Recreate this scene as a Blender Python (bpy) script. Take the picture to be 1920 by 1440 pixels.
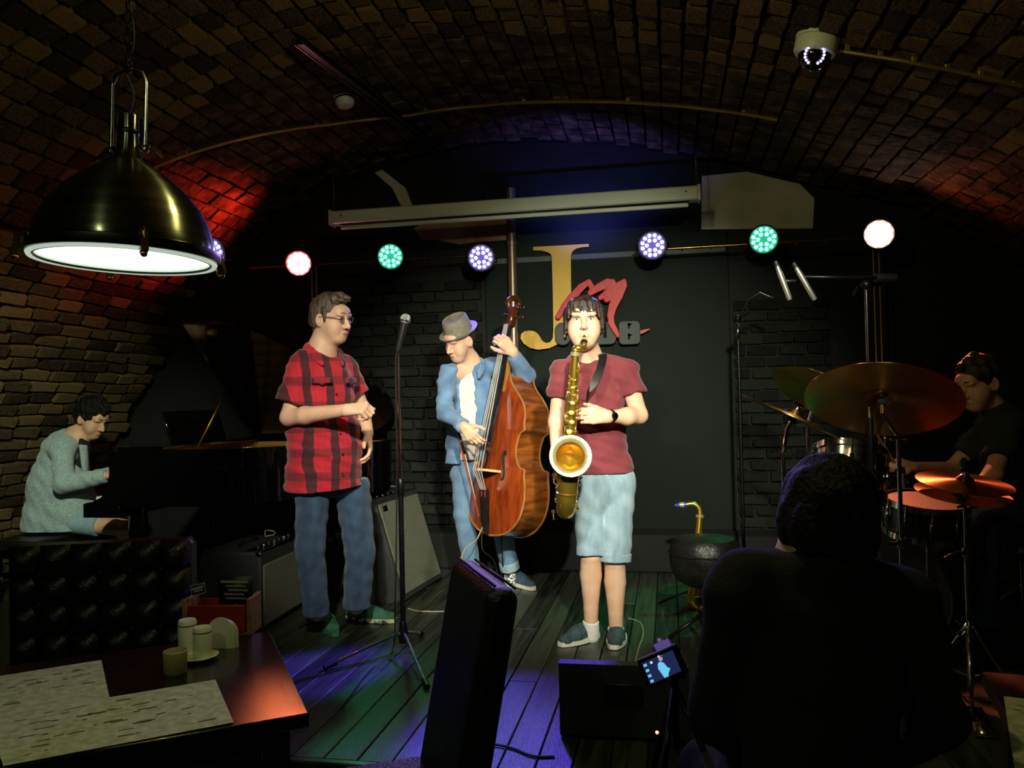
import bpy, bmesh, math, random
import numpy as np
from mathutils import Vector, Matrix, Quaternion
for _o in list(bpy.data.objects): bpy.data.objects.remove(_o)
sc = bpy.context.scene
COL = sc.collection
PI = math.pi
# ------------------------------------------------------------------ camera
F_PX, CX, CY = 1500.0, 960.0, 720.0
YAW, PITCH, ROLL = math.radians(11.0), math.radians(1.1), math.radians(1.25)
CAM = Vector((0, 0, 1.25))
_r0 = Vector((math.cos(YAW), math.sin(YAW), 0))
_f = Vector((-math.sin(YAW) * math.cos(PITCH), math.cos(YAW) * math.cos(PITCH), math.sin(PITCH)))
_u0 = _r0.cross(_f)
CR = _r0 * math.cos(ROLL) - _u0 * math.sin(ROLL)
CU = _u0 * math.cos(ROLL) + _r0 * math.sin(ROLL)
CF = _f
cam_d = bpy.data.cameras.new('camera'); cam = bpy.data.objects.new('camera', cam_d); COL.objects.link(cam)
cam_d.sensor_fit = 'HORIZONTAL'; cam_d.sensor_width = 36.0; cam_d.lens = 36.0 * F_PX / 1920.0
cam_d.clip_start = 0.05; cam_d.clip_end = 60
_m = Matrix((CR, CU, -CF)).transposed().to_4x4(); _m.translation = CAM
cam.matrix_world = _m
sc.camera = cam
# ------------------------------------------------------------------ world, view, big lights
w = bpy.data.worlds.new('world'); sc.world = w; w.use_nodes = True
w.node_tree.nodes['Background'].inputs[0].default_value = (0.02, 0.024, 0.02, 1)
w.node_tree.nodes['Background'].inputs[1].default_value = 0.05
sc.view_settings.view_transform = 'Standard'; sc.view_settings.look = 'None'
sc.view_settings.exposure = 0.0; sc.view_settings.gamma = 1.0; sc.view_settings.use_curve_mapping = False

def ray(px, py): return CF + CR * ((px - CX) / F_PX) + CU * ((CY - py) / F_PX)
def D(px, py, d): return CAM + ray(px, py) * d                      # pixel + distance -> point in the room
def G(px, py, z=0.0):
    r = ray(px, py); return CAM + r * ((z - CAM.z) / r.z)
def WY(px, py, Y):
    r = ray(px, py); return CAM + r * (Y / r.y)
def depth(p): return (Vector(p) - CAM).dot(CF)
def proj(p):
    v = Vector(p) - CAM; z = v.dot(CF)
    return (CX + F_PX * v.dot(CR) / z, CY - F_PX * v.dot(CU) / z, z)

def spot(name, loc, target, energy, color, size_deg, blend=0.4, radius=0.05):
    l = bpy.data.lights.new(name, 'SPOT'); l.energy = energy; l.color = color
    l.spot_size = math.radians(size_deg); l.spot_blend = blend; l.shadow_soft_size = radius
    o = bpy.data.objects.new(name, l); COL.objects.link(o); o.location = loc
    o.rotation_euler = (Vector(target) - Vector(loc)).to_track_quat('-Z', 'Y').to_euler()
    return o
def point(name, loc, energy, color, radius=0.05):
    l = bpy.data.lights.new(name, 'POINT'); l.energy = energy; l.color = color; l.shadow_soft_size = radius
    o = bpy.data.objects.new(name, l); COL.objects.link(o); o.location = loc
    return o
# front spotlights above the audience (behind and above the camera)
spot('stage_spotlight', (0.35, 0.7, 2.38), (-0.28, 4.3, 1.20), 820, (1.0, 0.95, 0.78), 46, 1.0, 0.06)
spot('stage_spotlight', (-0.75, 0.9, 2.42), (-1.25, 4.5, 0.90), 520, (1.0, 0.95, 0.80), 42, 1.0, 0.06)
spot('stage_spotlight', (0.2, 0.8, 2.8), (-0.7, 5.9, 0.8), 90, (0.62, 1.0, 0.58), 44, 0.8, 0.10)
# lamps of the hall: a bulb under the crown of the vault and one over the piano corner
point('house_bulb', (-0.35, 2.25, 2.80), 20, (1.0, 0.90, 0.36), 0.05)
point('house_bulb', (-0.95, -0.7, 2.45), 15, (0.86, 1.0, 0.58), 0.06)
spot('house_spotlight', (-1.9, 1.7, 2.75), (-4.0, 4.9, 0.80), 360, (0.88, 1.0, 0.74), 36, 1.0, 0.08)

# ------------------------------------------------------------------ colour and materials
def lin(c): return c / 12.92 if c <= 0.04045 else ((c + 0.055) / 1.055) ** 2.4
def C8(r, g, b): return (lin(r / 255), lin(g / 255), lin(b / 255), 1)
MATS = {}
def pm(name, c1, c2=None, scale=6, rough=0.5, metal=0.0, bump=0.0, bscale=60, coat=0.0, spec=0.5,
       stretch=(1, 1, 1), emis=None, es=1.0, rnd=0.0, contrast=(0.35, 0.65), sub=0.0, wave=None, aniso=0.0, sheen=0.0, trans=0.0):
    if name in MATS: return MATS[name]
    m = bpy.data.materials.new(name); m.use_nodes = True; MATS[name] = m
    nt = m.node_tree; N = nt.nodes; L = nt.links; b = N['Principled BSDF']
    b.inputs['Base Color'].default_value = c1; b.inputs['Roughness'].default_value = rough
    b.inputs['Metallic'].default_value = metal; b.inputs['Coat Weight'].default_value = coat
    b.inputs['Coat Roughness'].default_value = 0.06
    b.inputs['Specular IOR Level'].default_value = spec
    b.inputs['Anisotropic'].default_value = aniso; b.inputs['Sheen Weight'].default_value = sheen
    b.inputs['Transmission Weight'].default_value = trans
    if sub: b.inputs['Subsurface Weight'].default_value = sub; b.inputs['Subsurface Radius'].default_value = (0.012, 0.005, 0.003)
    if emis: b.inputs['Emission Color'].default_value = emis; b.inputs['Emission Strength'].default_value = es
    tc = N.new('ShaderNodeTexCoord'); mp = N.new('ShaderNodeMapping'); mp.inputs['Scale'].default_value = stretch
    L.new(tc.outputs['Object'], mp.inputs[0])
    if c2 or rnd:
        nz = N.new('ShaderNodeTexNoise'); nz.inputs['Scale'].default_value = scale; nz.inputs['Detail'].default_value = 5
        L.new(mp.outputs[0], nz.inputs['Vector'])
        cr = N.new('ShaderNodeValToRGB'); cr.color_ramp.elements[0].position = contrast[0]; cr.color_ramp.elements[1].position = contrast[1]
        cr.color_ramp.elements[0].color = c1; cr.color_ramp.elements[1].color = c2 or c1
        if rnd:
            oi = N.new('ShaderNodeObjectInfo'); ma = N.new('ShaderNodeMath'); ma.operation = 'MULTIPLY_ADD'
            L.new(oi.outputs['Random'], ma.inputs[0]); ma.inputs[1].default_value = rnd
            mb = N.new('ShaderNodeMath'); mb.operation = 'SUBTRACT'; L.new(nz.outputs[0], mb.inputs[0]); mb.inputs[1].default_value = rnd / 2
            L.new(mb.outputs[0], ma.inputs[2]); L.new(ma.outputs[0], cr.inputs[0])
        else: L.new(nz.outputs[0], cr.inputs[0])
        L.new(cr.outputs[0], b.inputs['Base Color'])
    if bump:
        bn = N.new('ShaderNodeTexNoise'); bn.inputs['Scale'].default_value = bscale; bn.inputs['Detail'].default_value = 6
        L.new(mp.outputs[0], bn.inputs['Vector'])
        bu = N.new('ShaderNodeBump'); bu.inputs['Strength'].default_value = bump; bu.inputs['Distance'].default_value = 0.02
        L.new(bn.outputs[0], bu.inputs['Height']); L.new(bu.outputs[0], b.inputs['Normal'])
    return m

M_BRICK = pm('red_brick', C8(50, 36, 23), C8(150, 122, 76), 9, 0.85, bump=0.9, bscale=28, rnd=0.7, contrast=(0.2, 0.85), spec=0.3)
M_MORTAR = pm('mortar', C8(40, 34, 24), C8(78, 68, 46), 9, 0.95, bump=0.5, spec=0.1)
M_BLACKBRICK = pm('black_painted_brick', C8(16, 19, 15), C8(38, 43, 34), 6, 0.5, bump=0.5, spec=.35, bscale=30, rnd=0.4)
M_BLACKWALL = pm('black_wall', C8(10, 10, 10), C8(20, 21, 19), 3, 0.8, bump=0.2)
M_PANEL = pm('dark_panel', C8(11, 23, 17), C8(17, 30, 23), 1.2, 0.7, bump=0.08, bscale=90, spec=0.25)
M_PLASTER = pm('bare_plaster', C8(190, 186, 166), C8(216, 212, 196), 4, 0.9, bump=0.3, bscale=25)
M_OCHRE = pm('ochre_plaster', C8(150, 104, 66), C8(176, 160, 140), 4, 0.9, bump=0.3, bscale=25)
M_PLANK = pm('stage_plank', C8(26, 30, 23), C8(62, 70, 54), 5, 0.40, bump=0.25, bscale=40, stretch=(9, 0.7, 9), rnd=0.4, coat=0.15)
M_FLOOR = pm('hall_floor', C8(26, 20, 16), C8(48, 38, 30), 4, 0.55, stretch=(8, 1, 8), bump=0.15)
M_BLACK = pm('black_paint', C8(16, 16, 17), C8(26, 26, 27), 30, 0.5)
M_BLKMETAL = pm('black_metal', C8(18, 18, 19), C8(30, 30, 31), 20, 0.35, 0.6)
M_LACQ = pm('black_lacquer', C8(6, 6, 7), C8(9, 9, 10), 3, 0.08, coat=1.0)
M_CHROME = pm('chrome', C8(205, 208, 205), C8(225, 228, 225), 12, 0.12, 1.0)
M_STEEL = pm('brushed_steel', C8(120, 122, 100), C8(150, 152, 128), 3, 0.24, 1.0, stretch=(1, 1, 30), aniso=0.85)
_nt = M_STEEL.node_tree; _tg = _nt.nodes.new('ShaderNodeTangent'); _tg.direction_type = 'RADIAL'; _tg.axis = 'Z'; _nt.links.new(_tg.outputs[0], _nt.nodes['Principled BSDF'].inputs['Tangent']); _nt.nodes['Principled BSDF'].inputs['Anisotropic Rotation'].default_value = 0.25
M_BRASS = pm('brass', C8(206, 164, 52), C8(232, 196, 84), 10, 0.24, 0.9)
M_BRASSDK = pm('dull_brass', C8(134, 104, 48), C8(176, 142, 70), 10, 0.3, 1.0)
M_GOLDLITE = pm('pale_gold_brass', C8(236, 214, 150), C8(248, 232, 180), 10, 0.22, 0.75)
M_CYMBAL = pm('cymbal_bronze', C8(180, 132, 66), C8(208, 164, 92), 4, 0.30, 1.0, bump=0.03, bscale=200, aniso=0.85)
_nt = M_CYMBAL.node_tree; _tg = _nt.nodes.new('ShaderNodeTangent'); _tg.direction_type = 'RADIAL'; _tg.axis = 'Z'; _nt.links.new(_tg.outputs[0], _nt.nodes['Principled BSDF'].inputs['Tangent']); _nt.nodes['Principled BSDF'].inputs['Anisotropic Rotation'].default_value = 0.25
M_COPPER = pm('copper_pipe', C8(132, 112, 92), C8(160, 140, 118), 3, 0.36, 0.7)
M_GOLDPIPE = pm('gold_conduit', C8(170, 140, 60), C8(200, 172, 90), 5, 0.35, 0.8)
M_WHITE = pm('white_plastic', C8(206, 208, 196), C8(226, 228, 216), 3, 0.45)
M_SCREENBOX = pm('white_enamel', C8(210, 214, 200), C8(226, 230, 216), 2, 0.4)
M_LEATHER = pm('black_leather', C8(16, 16, 14), C8(28, 27, 24), 18, 0.32, bump=0.25, bscale=110, spec=0.5)
M_TABLE = pm('dark_table_wood', C8(14, 9, 6), C8(28, 19, 13), 4, 0.26, stretch=(1, 9, 9), bump=0.06, coat=0.3)
M_GRILLE = pm('grille_cloth', C8(92, 94, 78), C8(130, 132, 112), 160, 0.85, bump=0.4, bscale=260)
M_TOLEX = pm('black_tolex', C8(40, 42, 42), C8(56, 58, 58), 120, 0.6, bump=0.4, bscale=220)
M_CABLE = pm('black_rubber', C8(14, 14, 14), C8(22, 22, 22), 20, 0.5)
M_PALECABLE = pm('pale_cable', C8(150, 140, 110), C8(176, 166, 134), 20, 0.5)
M_CREAM = pm('cream_ceramic', C8(222, 220, 176), C8(236, 234, 196), 6, 0.35)
M_WOOD = pm('light_wood', C8(120, 84, 40), C8(160, 118, 62), 5, 0.5, stretch=(1, 1, 8))
M_REDBOX = pm('red_board', C8(120, 20, 18), C8(150, 32, 28), 6, 0.5)

# ------------------------------------------------------------------ mesh helpers
class MB:
    def __init__(s): s.v = []; s.f = []; s.mi = []
    def add(s, vs, fs, mi=0):
        o = len(s.v); s.v += [tuple(p) for p in vs]; s.f += [tuple(i + o for i in f) for f in fs]; s.mi += [mi] * len(fs); return s
    def box(s, c, half, rot=None, mi=0, bev=0.0, bot=None):
        hx, hy, hz = half; c = Vector(c); R = rot if rot is not None else Matrix.Identity(3)
        if bev <= 0:
            vs = [c + R @ Vector((x * hx, y * hy, z * hz)) for x in (-1, 1) for y in (-1, 1) for z in (-1, 1)]
            return s.add(vs, [(0, 1, 3, 2), (4, 6, 7, 5), (0, 4, 5, 1), (2, 3, 7, 6), (0, 2, 6, 4), (1, 5, 7, 3)], mi)
        b = min(bev, hx * .9, hy * .9, hz * .9); vs = []; idx = {}
        for x in (-1, 1):
            for y in (-1, 1):
                for z in (-1, 1):
                    for a in range(3):
                        p = [x * (hx - b), y * (hy - b), z * (hz - b)]
                        p[a] = (x * hx, y * hy, z * hz)[a]
                        idx[(x, y, z, a)] = len(vs); vs.append(c + R @ Vector(p))
        fs = []
        def fix(f):
            n = (vs[f[1]] - vs[f[0]]).cross(vs[f[2]] - vs[f[0]]); ctr = sum((vs[i] for i in f), Vector()) / len(f)
            return tuple(f) if n.dot(ctr - c) > 0 else tuple(reversed(f))
        for a in range(3):
            o = [i for i in range(3) if i != a]
            for sg in (-1, 1):
                q = []
                for (u, v) in ((-1, -1), (1, -1), (1, 1), (-1, 1)):
                    k = [0, 0, 0]; k[a] = sg; k[o[0]] = u; k[o[1]] = v; q.append(idx[(k[0], k[1], k[2], a)])
                fs.append(fix(q))
            for u in (-1, 1):
                for v in (-1, 1):
                    k0 = [0, 0, 0]; k1 = [0, 0, 0]
                    k0[a] = -1; k1[a] = 1; k0[o[0]] = k1[o[0]] = u; k0[o[1]] = k1[o[1]] = v
                    fs.append(fix([idx[(*k0, o[0])], idx[(*k1, o[0])], idx[(*k1, o[1])], idx[(*k0, o[1])]]))
        for x in (-1, 1):
            for y in (-1, 1):
                for z in (-1, 1): fs.append(fix([idx[(x, y, z, 0)], idx[(x, y, z, 1)], idx[(x, y, z, 2)]]))
        return s.add(vs, fs, mi)
    def bar(s, a, b, w, h, up=(0, 0, 1), bev=0.0, mi=0):
        a = Vector(a); b = Vector(b); x = (b - a).normalized(); u = Vector(up)
        y = u.cross(x)
        if y.length < 1e-4: y = Vector((0, 1, 0)).cross(x)
        y.normalize(); z = x.cross(y)
        return s.box((a + b) / 2, ((b - a).length / 2, w / 2, h / 2), Matrix((x, y, z)).transposed(), mi, bev)
    def tube(s, pts, r, n=8, cap=True, closed=False, mi=0, flat=None):
        pts = [Vector(p) for p in pts]; k = len(pts); rs = r if isinstance(r, (list, tuple)) else [r] * k
        ts = []
        for i in range(k):
            a = pts[(i - 1) % k] if (closed or i > 0) else pts[0]; b = pts[(i + 1) % k] if (closed or i < k - 1) else pts[-1]
            ts.append((b - a).normalized())
        if flat is not None: nrm = Vector(flat)
        else: nrm = Vector((0, 0, 1)) if abs(ts[0].z) < 0.9 else Vector((1, 0, 0))
        vs = []
        for i in range(k):
            nrm = (nrm - ts[i] * nrm.dot(ts[i]));
            if nrm.length < 1e-5: nrm = ts[i].orthogonal()
            nrm.normalize(); bi = ts[i].cross(nrm)
            for j in range(n):
                a = 2 * PI * j / n; vs.append(pts[i] + (nrm * math.cos(a) + bi * math.sin(a)) * rs[i])
        fs = []
        for i in range(k if closed else k - 1):
            for j in range(n):
                a = i * n + j; b = i * n + (j + 1) % n; c = ((i + 1) % k) * n + (j + 1) % n; d = ((i + 1) % k) * n + j
                fs.append((a, b, c, d))
        if cap and not closed: fs.append(tuple(reversed(range(n)))); fs.append(tuple((k - 1) * n + j for j in range(n)))
        return s.add(vs, fs, mi)
    def lathe(s, prof, mat=None, n=24, mi=0, cap=True):
        mat = mat or Matrix.Identity(4); vs = []
        for (r, z) in prof:
            for j in range(n):
                a = 2 * PI * j / n; vs.append(mat @ Vector((r * math.cos(a), r * math.sin(a), z)))
        fs = []
        for i in range(len(prof) - 1):
            for j in range(n):
                fs.append((i * n + j, i * n + (j + 1) % n, (i + 1) * n + (j + 1) % n, (i + 1) * n + j))
        if cap:
            if prof[0][0] > 1e-6: fs.append(tuple(reversed(range(n))))
            if prof[-1][0] > 1e-6: fs.append(tuple((len(prof) - 1) * n + j for j in range(n)))
        return s.add(vs, fs, mi)
    def prism(s, pts, off, mi=0):
        pts = [Vector(p) for p in pts]; off = Vector(off); n = len(pts)
        fs = [tuple(range(n)), tuple(reversed(range(n, 2 * n)))] + [((i + 1) % n, i, n + i, n + (i + 1) % n) for i in range(n)]
        return s.add(pts + [p + off for p in pts], fs, mi)
    def ball(s, c, r, n=12, m=8, rot=None, mi=0):
        c = Vector(c); r = r if isinstance(r, (tuple, list)) else (r, r, r); R = rot if rot is not None else Matrix.Identity(3); vs = []
        for i in range(1, m):
            t = PI * i / m
            for j in range(n):
                a = 2 * PI * j / n; vs.append(c + R @ Vector((r[0] * math.sin(t) * math.cos(a), r[1] * math.sin(t) * math.sin(a), r[2] * math.cos(t))))
        vs.append(c + R @ Vector((0, 0, r[2]))); vs.append(c + R @ Vector((0, 0, -r[2]))); T = len(vs) - 2; fs = []
        for i in range(m - 2):
            for j in range(n): fs.append((i * n + j, (i + 1) * n + j, (i + 1) * n + (j + 1) % n, i * n + (j + 1) % n))
        for j in range(n): fs.append((T, j, (j + 1) % n)); fs.append((T + 1, (m - 2) * n + (j + 1) % n, (m - 2) * n + j))
        return s.add(vs, fs, mi)
    def build(s, name, mat, parent=None, smooth=True, label=None, fixn=True):
        me = bpy.data.meshes.new(name); me.from_pydata(s.v, [], s.f); mats = mat if isinstance(mat, (list, tuple)) else [mat]
        for m in mats: me.materials.append(m)
        if len(mats) > 1: me.polygons.foreach_set('material_index', s.mi)
        if fixn:
            bm = bmesh.new(); bm.from_mesh(me); bmesh.ops.recalc_face_normals(bm, faces=bm.faces[:])
            if smooth:
                for e in bm.edges:
                    if len(e.link_faces) == 2 and e.calc_face_angle(0) > 0.7: e.smooth = False
            bm.to_mesh(me); bm.free()
        if smooth: me.polygons.foreach_set('use_smooth', [True] * len(me.polygons))
        me.update()
        return link(name, me, parent, label)
def link(name, me, parent=None, label=None):
    o = bpy.data.objects.new(name, me); COL.objects.link(o)
    if parent is not None:
        o.parent = parent; o.matrix_parent_inverse = parent_world(parent).inverted()
    if label: o['label'] = label
    return o
def parent_world(p):
    m = p.matrix_basis.copy()
    while p.parent is not None:
        m = p.parent.matrix_basis @ p.matrix_parent_inverse @ m
        p = p.parent
    return m
def tag(o, label, cat, group=None):
    o['label'] = label; o['category'] = cat
    if group: o['group'] = group
    return o
def thing(name, label, cat, loc=(0, 0, 0), group=None):
    o = bpy.data.objects.new(name, None); COL.objects.link(o); o.location = loc; o.empty_display_size = 0.1
    return tag(o, label, cat, group)
def struct(o):
    o['kind'] = 'structure'; return o
def T(loc, zdir=(0, 0, 1), xdir=None):
    z = Vector(zdir).normalized(); x = Vector(xdir) if xdir is not None else (Vector((1, 0, 0)) if abs(z.x) < 0.9 else Vector((0, 1, 0)))
    x = (x - z * x.dot(z)).normalized(); y = z.cross(x)
    m = Matrix((x, y, z)).transposed().to_4x4(); m.translation = Vector(loc); return m
def arcpts(f, n): return [f(i / (n - 1)) for i in range(n)]
def crom(pts, n=8):
    P = [Vector(p) for p in pts]; P = [P[0] * 2 - P[1]] + P + [P[-1] * 2 - P[-2]]; out = []
    for i in range(1, len(P) - 2):
        for k in range(n):
            t = k / n; a, b, c, d = P[i - 1], P[i], P[i + 1], P[i + 2]
            out.append(0.5 * ((2 * b) + (c - a) * t + (2 * a - 5 * b + 4 * c - d) * t * t + (3 * b - a - 3 * c + d) * t ** 3))
    out.append(P[-2]); return out

# ------------------------------------------------------------------ the room
YB = 6.05                     # back wall
YF = 2.68                     # stage front edge
HZ = -0.25                    # hall floor level
prof_ctrl = [(-5.0, -0.3), (-4.8, 0.3), (-4.48, 1.06), (-4.18, 1.55), (-3.86, 1.99), (-3.52, 2.37), (-3.1, 2.74), (-2.55, 3.02), (-1.9, 3.19), (-1.2, 3.25),
             (-0.4, 3.17), (0.4, 2.98), (1.085, 2.75), (1.757, 2.5), (2.4, 2.1), (2.9, 1.6), (3.2, 1.0), (3.38, 0.3), (3.45, -0.3)]
prof = [(p.x, p.z) for p in crom([(x, 0, z) for x, z in prof_ctrl], 8)]
pa = np.array(prof); seg = np.hypot(*(pa[1:] - pa[:-1]).T); S_ = np.concatenate([[0], np.cumsum(seg)])
def prof_at(s):
    x = np.interp(s, S_, pa[:, 0]); z = np.interp(s, S_, pa[:, 1])
    e = 0.05; dx = np.interp(s + e, S_, pa[:, 0]) - np.interp(s - e, S_, pa[:, 0]); dz = np.interp(s + e, S_, pa[:, 1]) - np.interp(s - e, S_, pa[:, 1])
    t = Vector((dx, 0, dz)).normalized(); return Vector((x, 0, z)), t, Vector((t.z, 0, -t.x))   # point, tangent, inward normal
def vault_z(x): return float(np.interp(x, pa[:, 0], pa[:, 1]))
S_CROWN = float(np.interp(-1.2, pa[:, 0], S_)); S_WALL_L = float(np.interp(-3.6, pa[:, 0], S_)); S_WALL_R = float(np.interp(2.6, pa[:, 0], S_))
def shell(name, s0, s1, mat):
    b = MB(); n = 40; Y0, Y1 = -3.0, YB + 0.02
    ss = [s0 + (s1 - s0) * i / n for i in range(n + 1)]; rows = []
    for s in ss:
        p, t, nn = prof_at(s); q = p - nn * 0.03; o = p - nn * 0.16
        rows.append((q, o))
    vs = []
    for q, o in rows: vs += [Vector((q.x, Y0, q.z)), Vector((q.x, Y1, q.z)), Vector((o.x, Y0, o.z)), Vector((o.x, Y1, o.z))]
    fs = []
    for i in range(n):
        a = i * 4; c = a + 4
        fs += [(a, a + 1, c + 1, c), (a + 2, c + 2, c + 3, a + 3), (a, c, c + 2, a + 2), (a + 1, a + 3, c + 3, c + 1)]
    fs += [(0, 2, 3, 1), (n * 4, n * 4 + 1, n * 4 + 3, n * 4 + 2)]
    b.add(vs, fs); return struct(b.build(name, mat))
ceiling = shell('ceiling', S_WALL_L, S_WALL_R, M_MORTAR)
wall_left = shell('wall_left', 0, S_WALL_L, M_MORTAR)
wall_right = shell('wall_right', S_WALL_R, float(S_[-1]), M_MORTAR)
random.seed(4)
def brick_mesh(name, k):
    rr = random.Random(k); b = MB(); b.box((0, 0, 0), (0.5, 0.5, 0.5), bev=0.06)
    cor = {}
    def jit(x, y, z):
        k_ = (x > 0, y > 0, z > 0)
        if k_ not in cor: cor[k_] = (rr.uniform(-.05, .03), rr.uniform(-.07, .05), rr.uniform(-.12, .12))
        a = cor[k_]; return (x + a[0] * (1 if x > 0 else -1) + rr.uniform(-.012, .012), y + a[1] * (1 if y > 0 else -1) + rr.uniform(-.02, .02), z + a[2] + rr.uniform(-.04, .04))
    b.v = [jit(*p) for p in b.v]
    o = b.build(name, M_BRICK, smooth=False); me = o.data; bpy.data.objects.remove(o); return me
BR = [brick_mesh('brick', k) for k in range(6)]
def brick_mesh_mat(k, m):
    me = BR[k].copy(); me.materials.clear(); me.materials.append(m); return me
BRK = [brick_mesh_mat(k, M_BLACKBRICK) for k in range(6)]
def place_brick(parent, meshes, R, c, size, rr):
    o = bpy.data.objects.new('brick', meshes[rr.randrange(6)]); COL.objects.link(o); o.parent = parent
    M = R.to_4x4(); M.translation = c
    o.matrix_basis = M @ Matrix.Diagonal((size[0], size[1], size[2], 1)); return o
def vault_bricks(parent, s0, s1, W, Lb, y0, seed, nmax=300, prouder=0.012):
    rr = random.Random(seed); items = []
    ns = int((s1 - s0) / W)
    for i in range(ns):
        s = s0 + (i + 0.5) * W; p, t, nn = prof_at(s); off = rr.uniform(0, Lb); y = y0 - off
        while y < YB:
            L = Lb * rr.uniform(0.88, 1.12); yc = y + L / 2; y += L
            if yc + L / 2 > YB or yc < y0: continue
            pr = rr.uniform(-0.4, 1.0) * prouder
            c = Vector((p.x, yc, p.z)) + nn * (pr - 0.012)
            a1 = rr.uniform(-.10, .10) - 0.03; a2 = rr.uniform(-.05, .05); a3 = rr.uniform(-.03, .03)
            R = Matrix((Vector((0, 1, 0)), t, nn)).transposed()
            if R.determinant() < 0: R = Matrix((Vector((0, 1, 0)), -t, nn)).transposed()
            R = R @ Matrix.Rotation(a1, 3, 'Y') @ Matrix.Rotation(a2, 3, 'X') @ Matrix.Rotation(a3, 3, 'Z')
            px, py, d = proj(c); vis = d > 0.5 and -60 < px < 1980 and -60 < py < 1440
            items.append((vis, 1.0 / d ** 2 * max(0.05, abs((c - CAM).normalized().dot(nn))) if vis else 0, c, R, (L - 0.016, W - 0.016, 0.06)))
    items.sort(key=lambda q: -q[1]); rest = MB()
    for k, (vis, a, c, R, sz) in enumerate(items):
        if k < nmax and vis: place_brick(parent, BR, R, c, sz, rr)
        else: rest.box(c, (sz[0] / 2, sz[1] / 2, sz[2] / 2), R)
    o = rest.build('brickwork', M_BRICK, parent, smooth=False, fixn=False); o['kind'] = 'stuff'
vault_bricks(ceiling, S_WALL_L, S_WALL_R, 0.118, 0.165, 1.6, 11)
vault_bricks(wall_left, 0.35, S_WALL_L, 0.092, 0.235, 2.2, 12, prouder=0.014)
vault_bricks(wall_right, S_WALL_R, float(S_[-1]) - 0.3, 0.10, 0.235, 3.2, 13, nmax=120)

b = MB(); b.box(((-5.2 + 3.7) / 2, YB + 0.11, 1.5), (4.45, 0.1, 1.85)); wall_back = struct(b.build('wall_back', M_BLACKWALL, smooth=False))
b = MB(); b.box((-0.8, -3.1, 1.5), (4.45, 0.1, 1.85)); struct(b.build('wall_front', M_BLACKWALL, smooth=False))
def XB(px, py=700): return WY(px, py, YB).x
x0, x1 = XB(914), XB(1371)
b = MB(); b.box(((x0 + x1) / 2, YB + 0.0, 1.6), ((x1 - x0) / 2, 0.018, 1.38), bev=0.006); b.build('panel', M_PANEL, wall_back, label='smooth dark grey green panel behind the letters')
zs = WY(1100, 482, YB).z
b = MB(); b.box(((x0 + x1) / 2, YB - 0.022, zs), ((x1 - x0) / 2 - 0.02, 0.008, 0.022), bev=0.004); b.build('strip', pm('strip_paint', C8(70, 80, 78), C8(86, 96, 92), 5, 0.6), wall_back)
rr = random.Random(5)
def back_bricks(xa, xb, z0, z1):
    H, Lb = 0.083, 0.215; nz = int((z1 - z0) / H)
    for i in range(nz):
        z = z0 + (i + .5) * H; x = xa - rr.uniform(0, Lb) * 0 - (Lb / 2 if i % 2 else 0)
        while x < xb - 0.02:
            L = Lb * rr.uniform(.9, 1.1); a = max(x, xa); e = min(x + L, xb); x += L
            if e - a < 0.05: continue
            c = Vector(((a + e) / 2, YB - 0.005 + rr.uniform(-.008, .006), z))
            R = Matrix(((1, 0, 0), (0, 0, -1), (0, 1, 0))) @ Matrix.Rotation(rr.uniform(-.03, .03), 3, 'X') @ Matrix.Rotation(rr.uniform(-.03, .03), 3, 'Y')
            place_brick(wall_back, BRK, R, c, (e - a - 0.014, H - 0.014, 0.05), rr)
back_bricks(XB(655), x0 - 0.03, 0.28, 2.2)
back_bricks(x1 + 0.02, XB(1560), 0.28, 2.0)
b = MB(); b.box(((XB(600) + XB(1640)) / 2, YB - 0.145, 0.135), ((XB(1640) - XB(600)) / 2, 0.14, 0.135), bev=0.012); b.build('ledge', M_BLACKWALL, wall_back, label='low dark ledge along the foot of the wall')
pt = lambda L, Y: [WY(x, y, Y) for x, y in L]
b = MB(); b.prism(pt([(1316, 330), (1400, 322), (1500, 345), (1527, 372), (1524, 428), (1315, 430)], YB - 0.02), (0, 0.04, 0)); b.build('plaster_patch', M_PLASTER, wall_back, smooth=False, label='pale bare plaster patch beside the screen case')
b = MB(); b.prism(pt([(776, 428), (800, 415), (950, 405), (951, 450), (905, 453), (860, 458), (820, 450), (790, 449)], YB - 0.02), (0, 0.04, 0)); b.build('plaster_patch', M_OCHRE, wall_back, smooth=False, label='ochre plaster patch below the screen case')
b = MB(); b.prism(pt([(700, 322), (716, 318), (760, 352), (775, 392), (755, 392), (735, 352)], YB - 0.02), (0, 0.04, 0)); b.build('plaster_patch', M_PLASTER, wall_back, smooth=False, label='curved plaster edge above the screen case')

# stage floor and hall floor
b = MB(); b.box((-0.8, (YF + YB) / 2 + 0.02, -0.14), (4.2, (YB - YF) / 2, 0.115)); stage = struct(b.build('floor', M_BLACKWALL, smooth=False))
rp = random.Random(8); PW = 0.125; x = -4.85
while x < 3.2:
    cuts = [YF - 0.02, rp.uniform(3.4, 5.2), YB - 0.0]
    for a, e in zip(cuts[:-1], cuts[1:]):
        b = MB(); b.box((0, 0, 0), (PW / 2 - 0.0025, (e - a) / 2 - 0.0015, 0.0125), bev=0.003)
        o = b.build('plank', M_PLANK, smooth=False, fixn=False); o.parent = stage; o.location = (x + PW / 2, (a + e) / 2, -0.0125 + rp.uniform(-.001, .001) - 0.001)
    x += PW
b = MB(); b.box((-0.8, YF - 0.035, -0.03), (4.2, 0.018, 0.03), bev=0.006); b.build('nosing', pm('stage_edge_trim', C8(70, 70, 76), C8(96, 96, 104), 8, 0.35, 0.3), stage)
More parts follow.
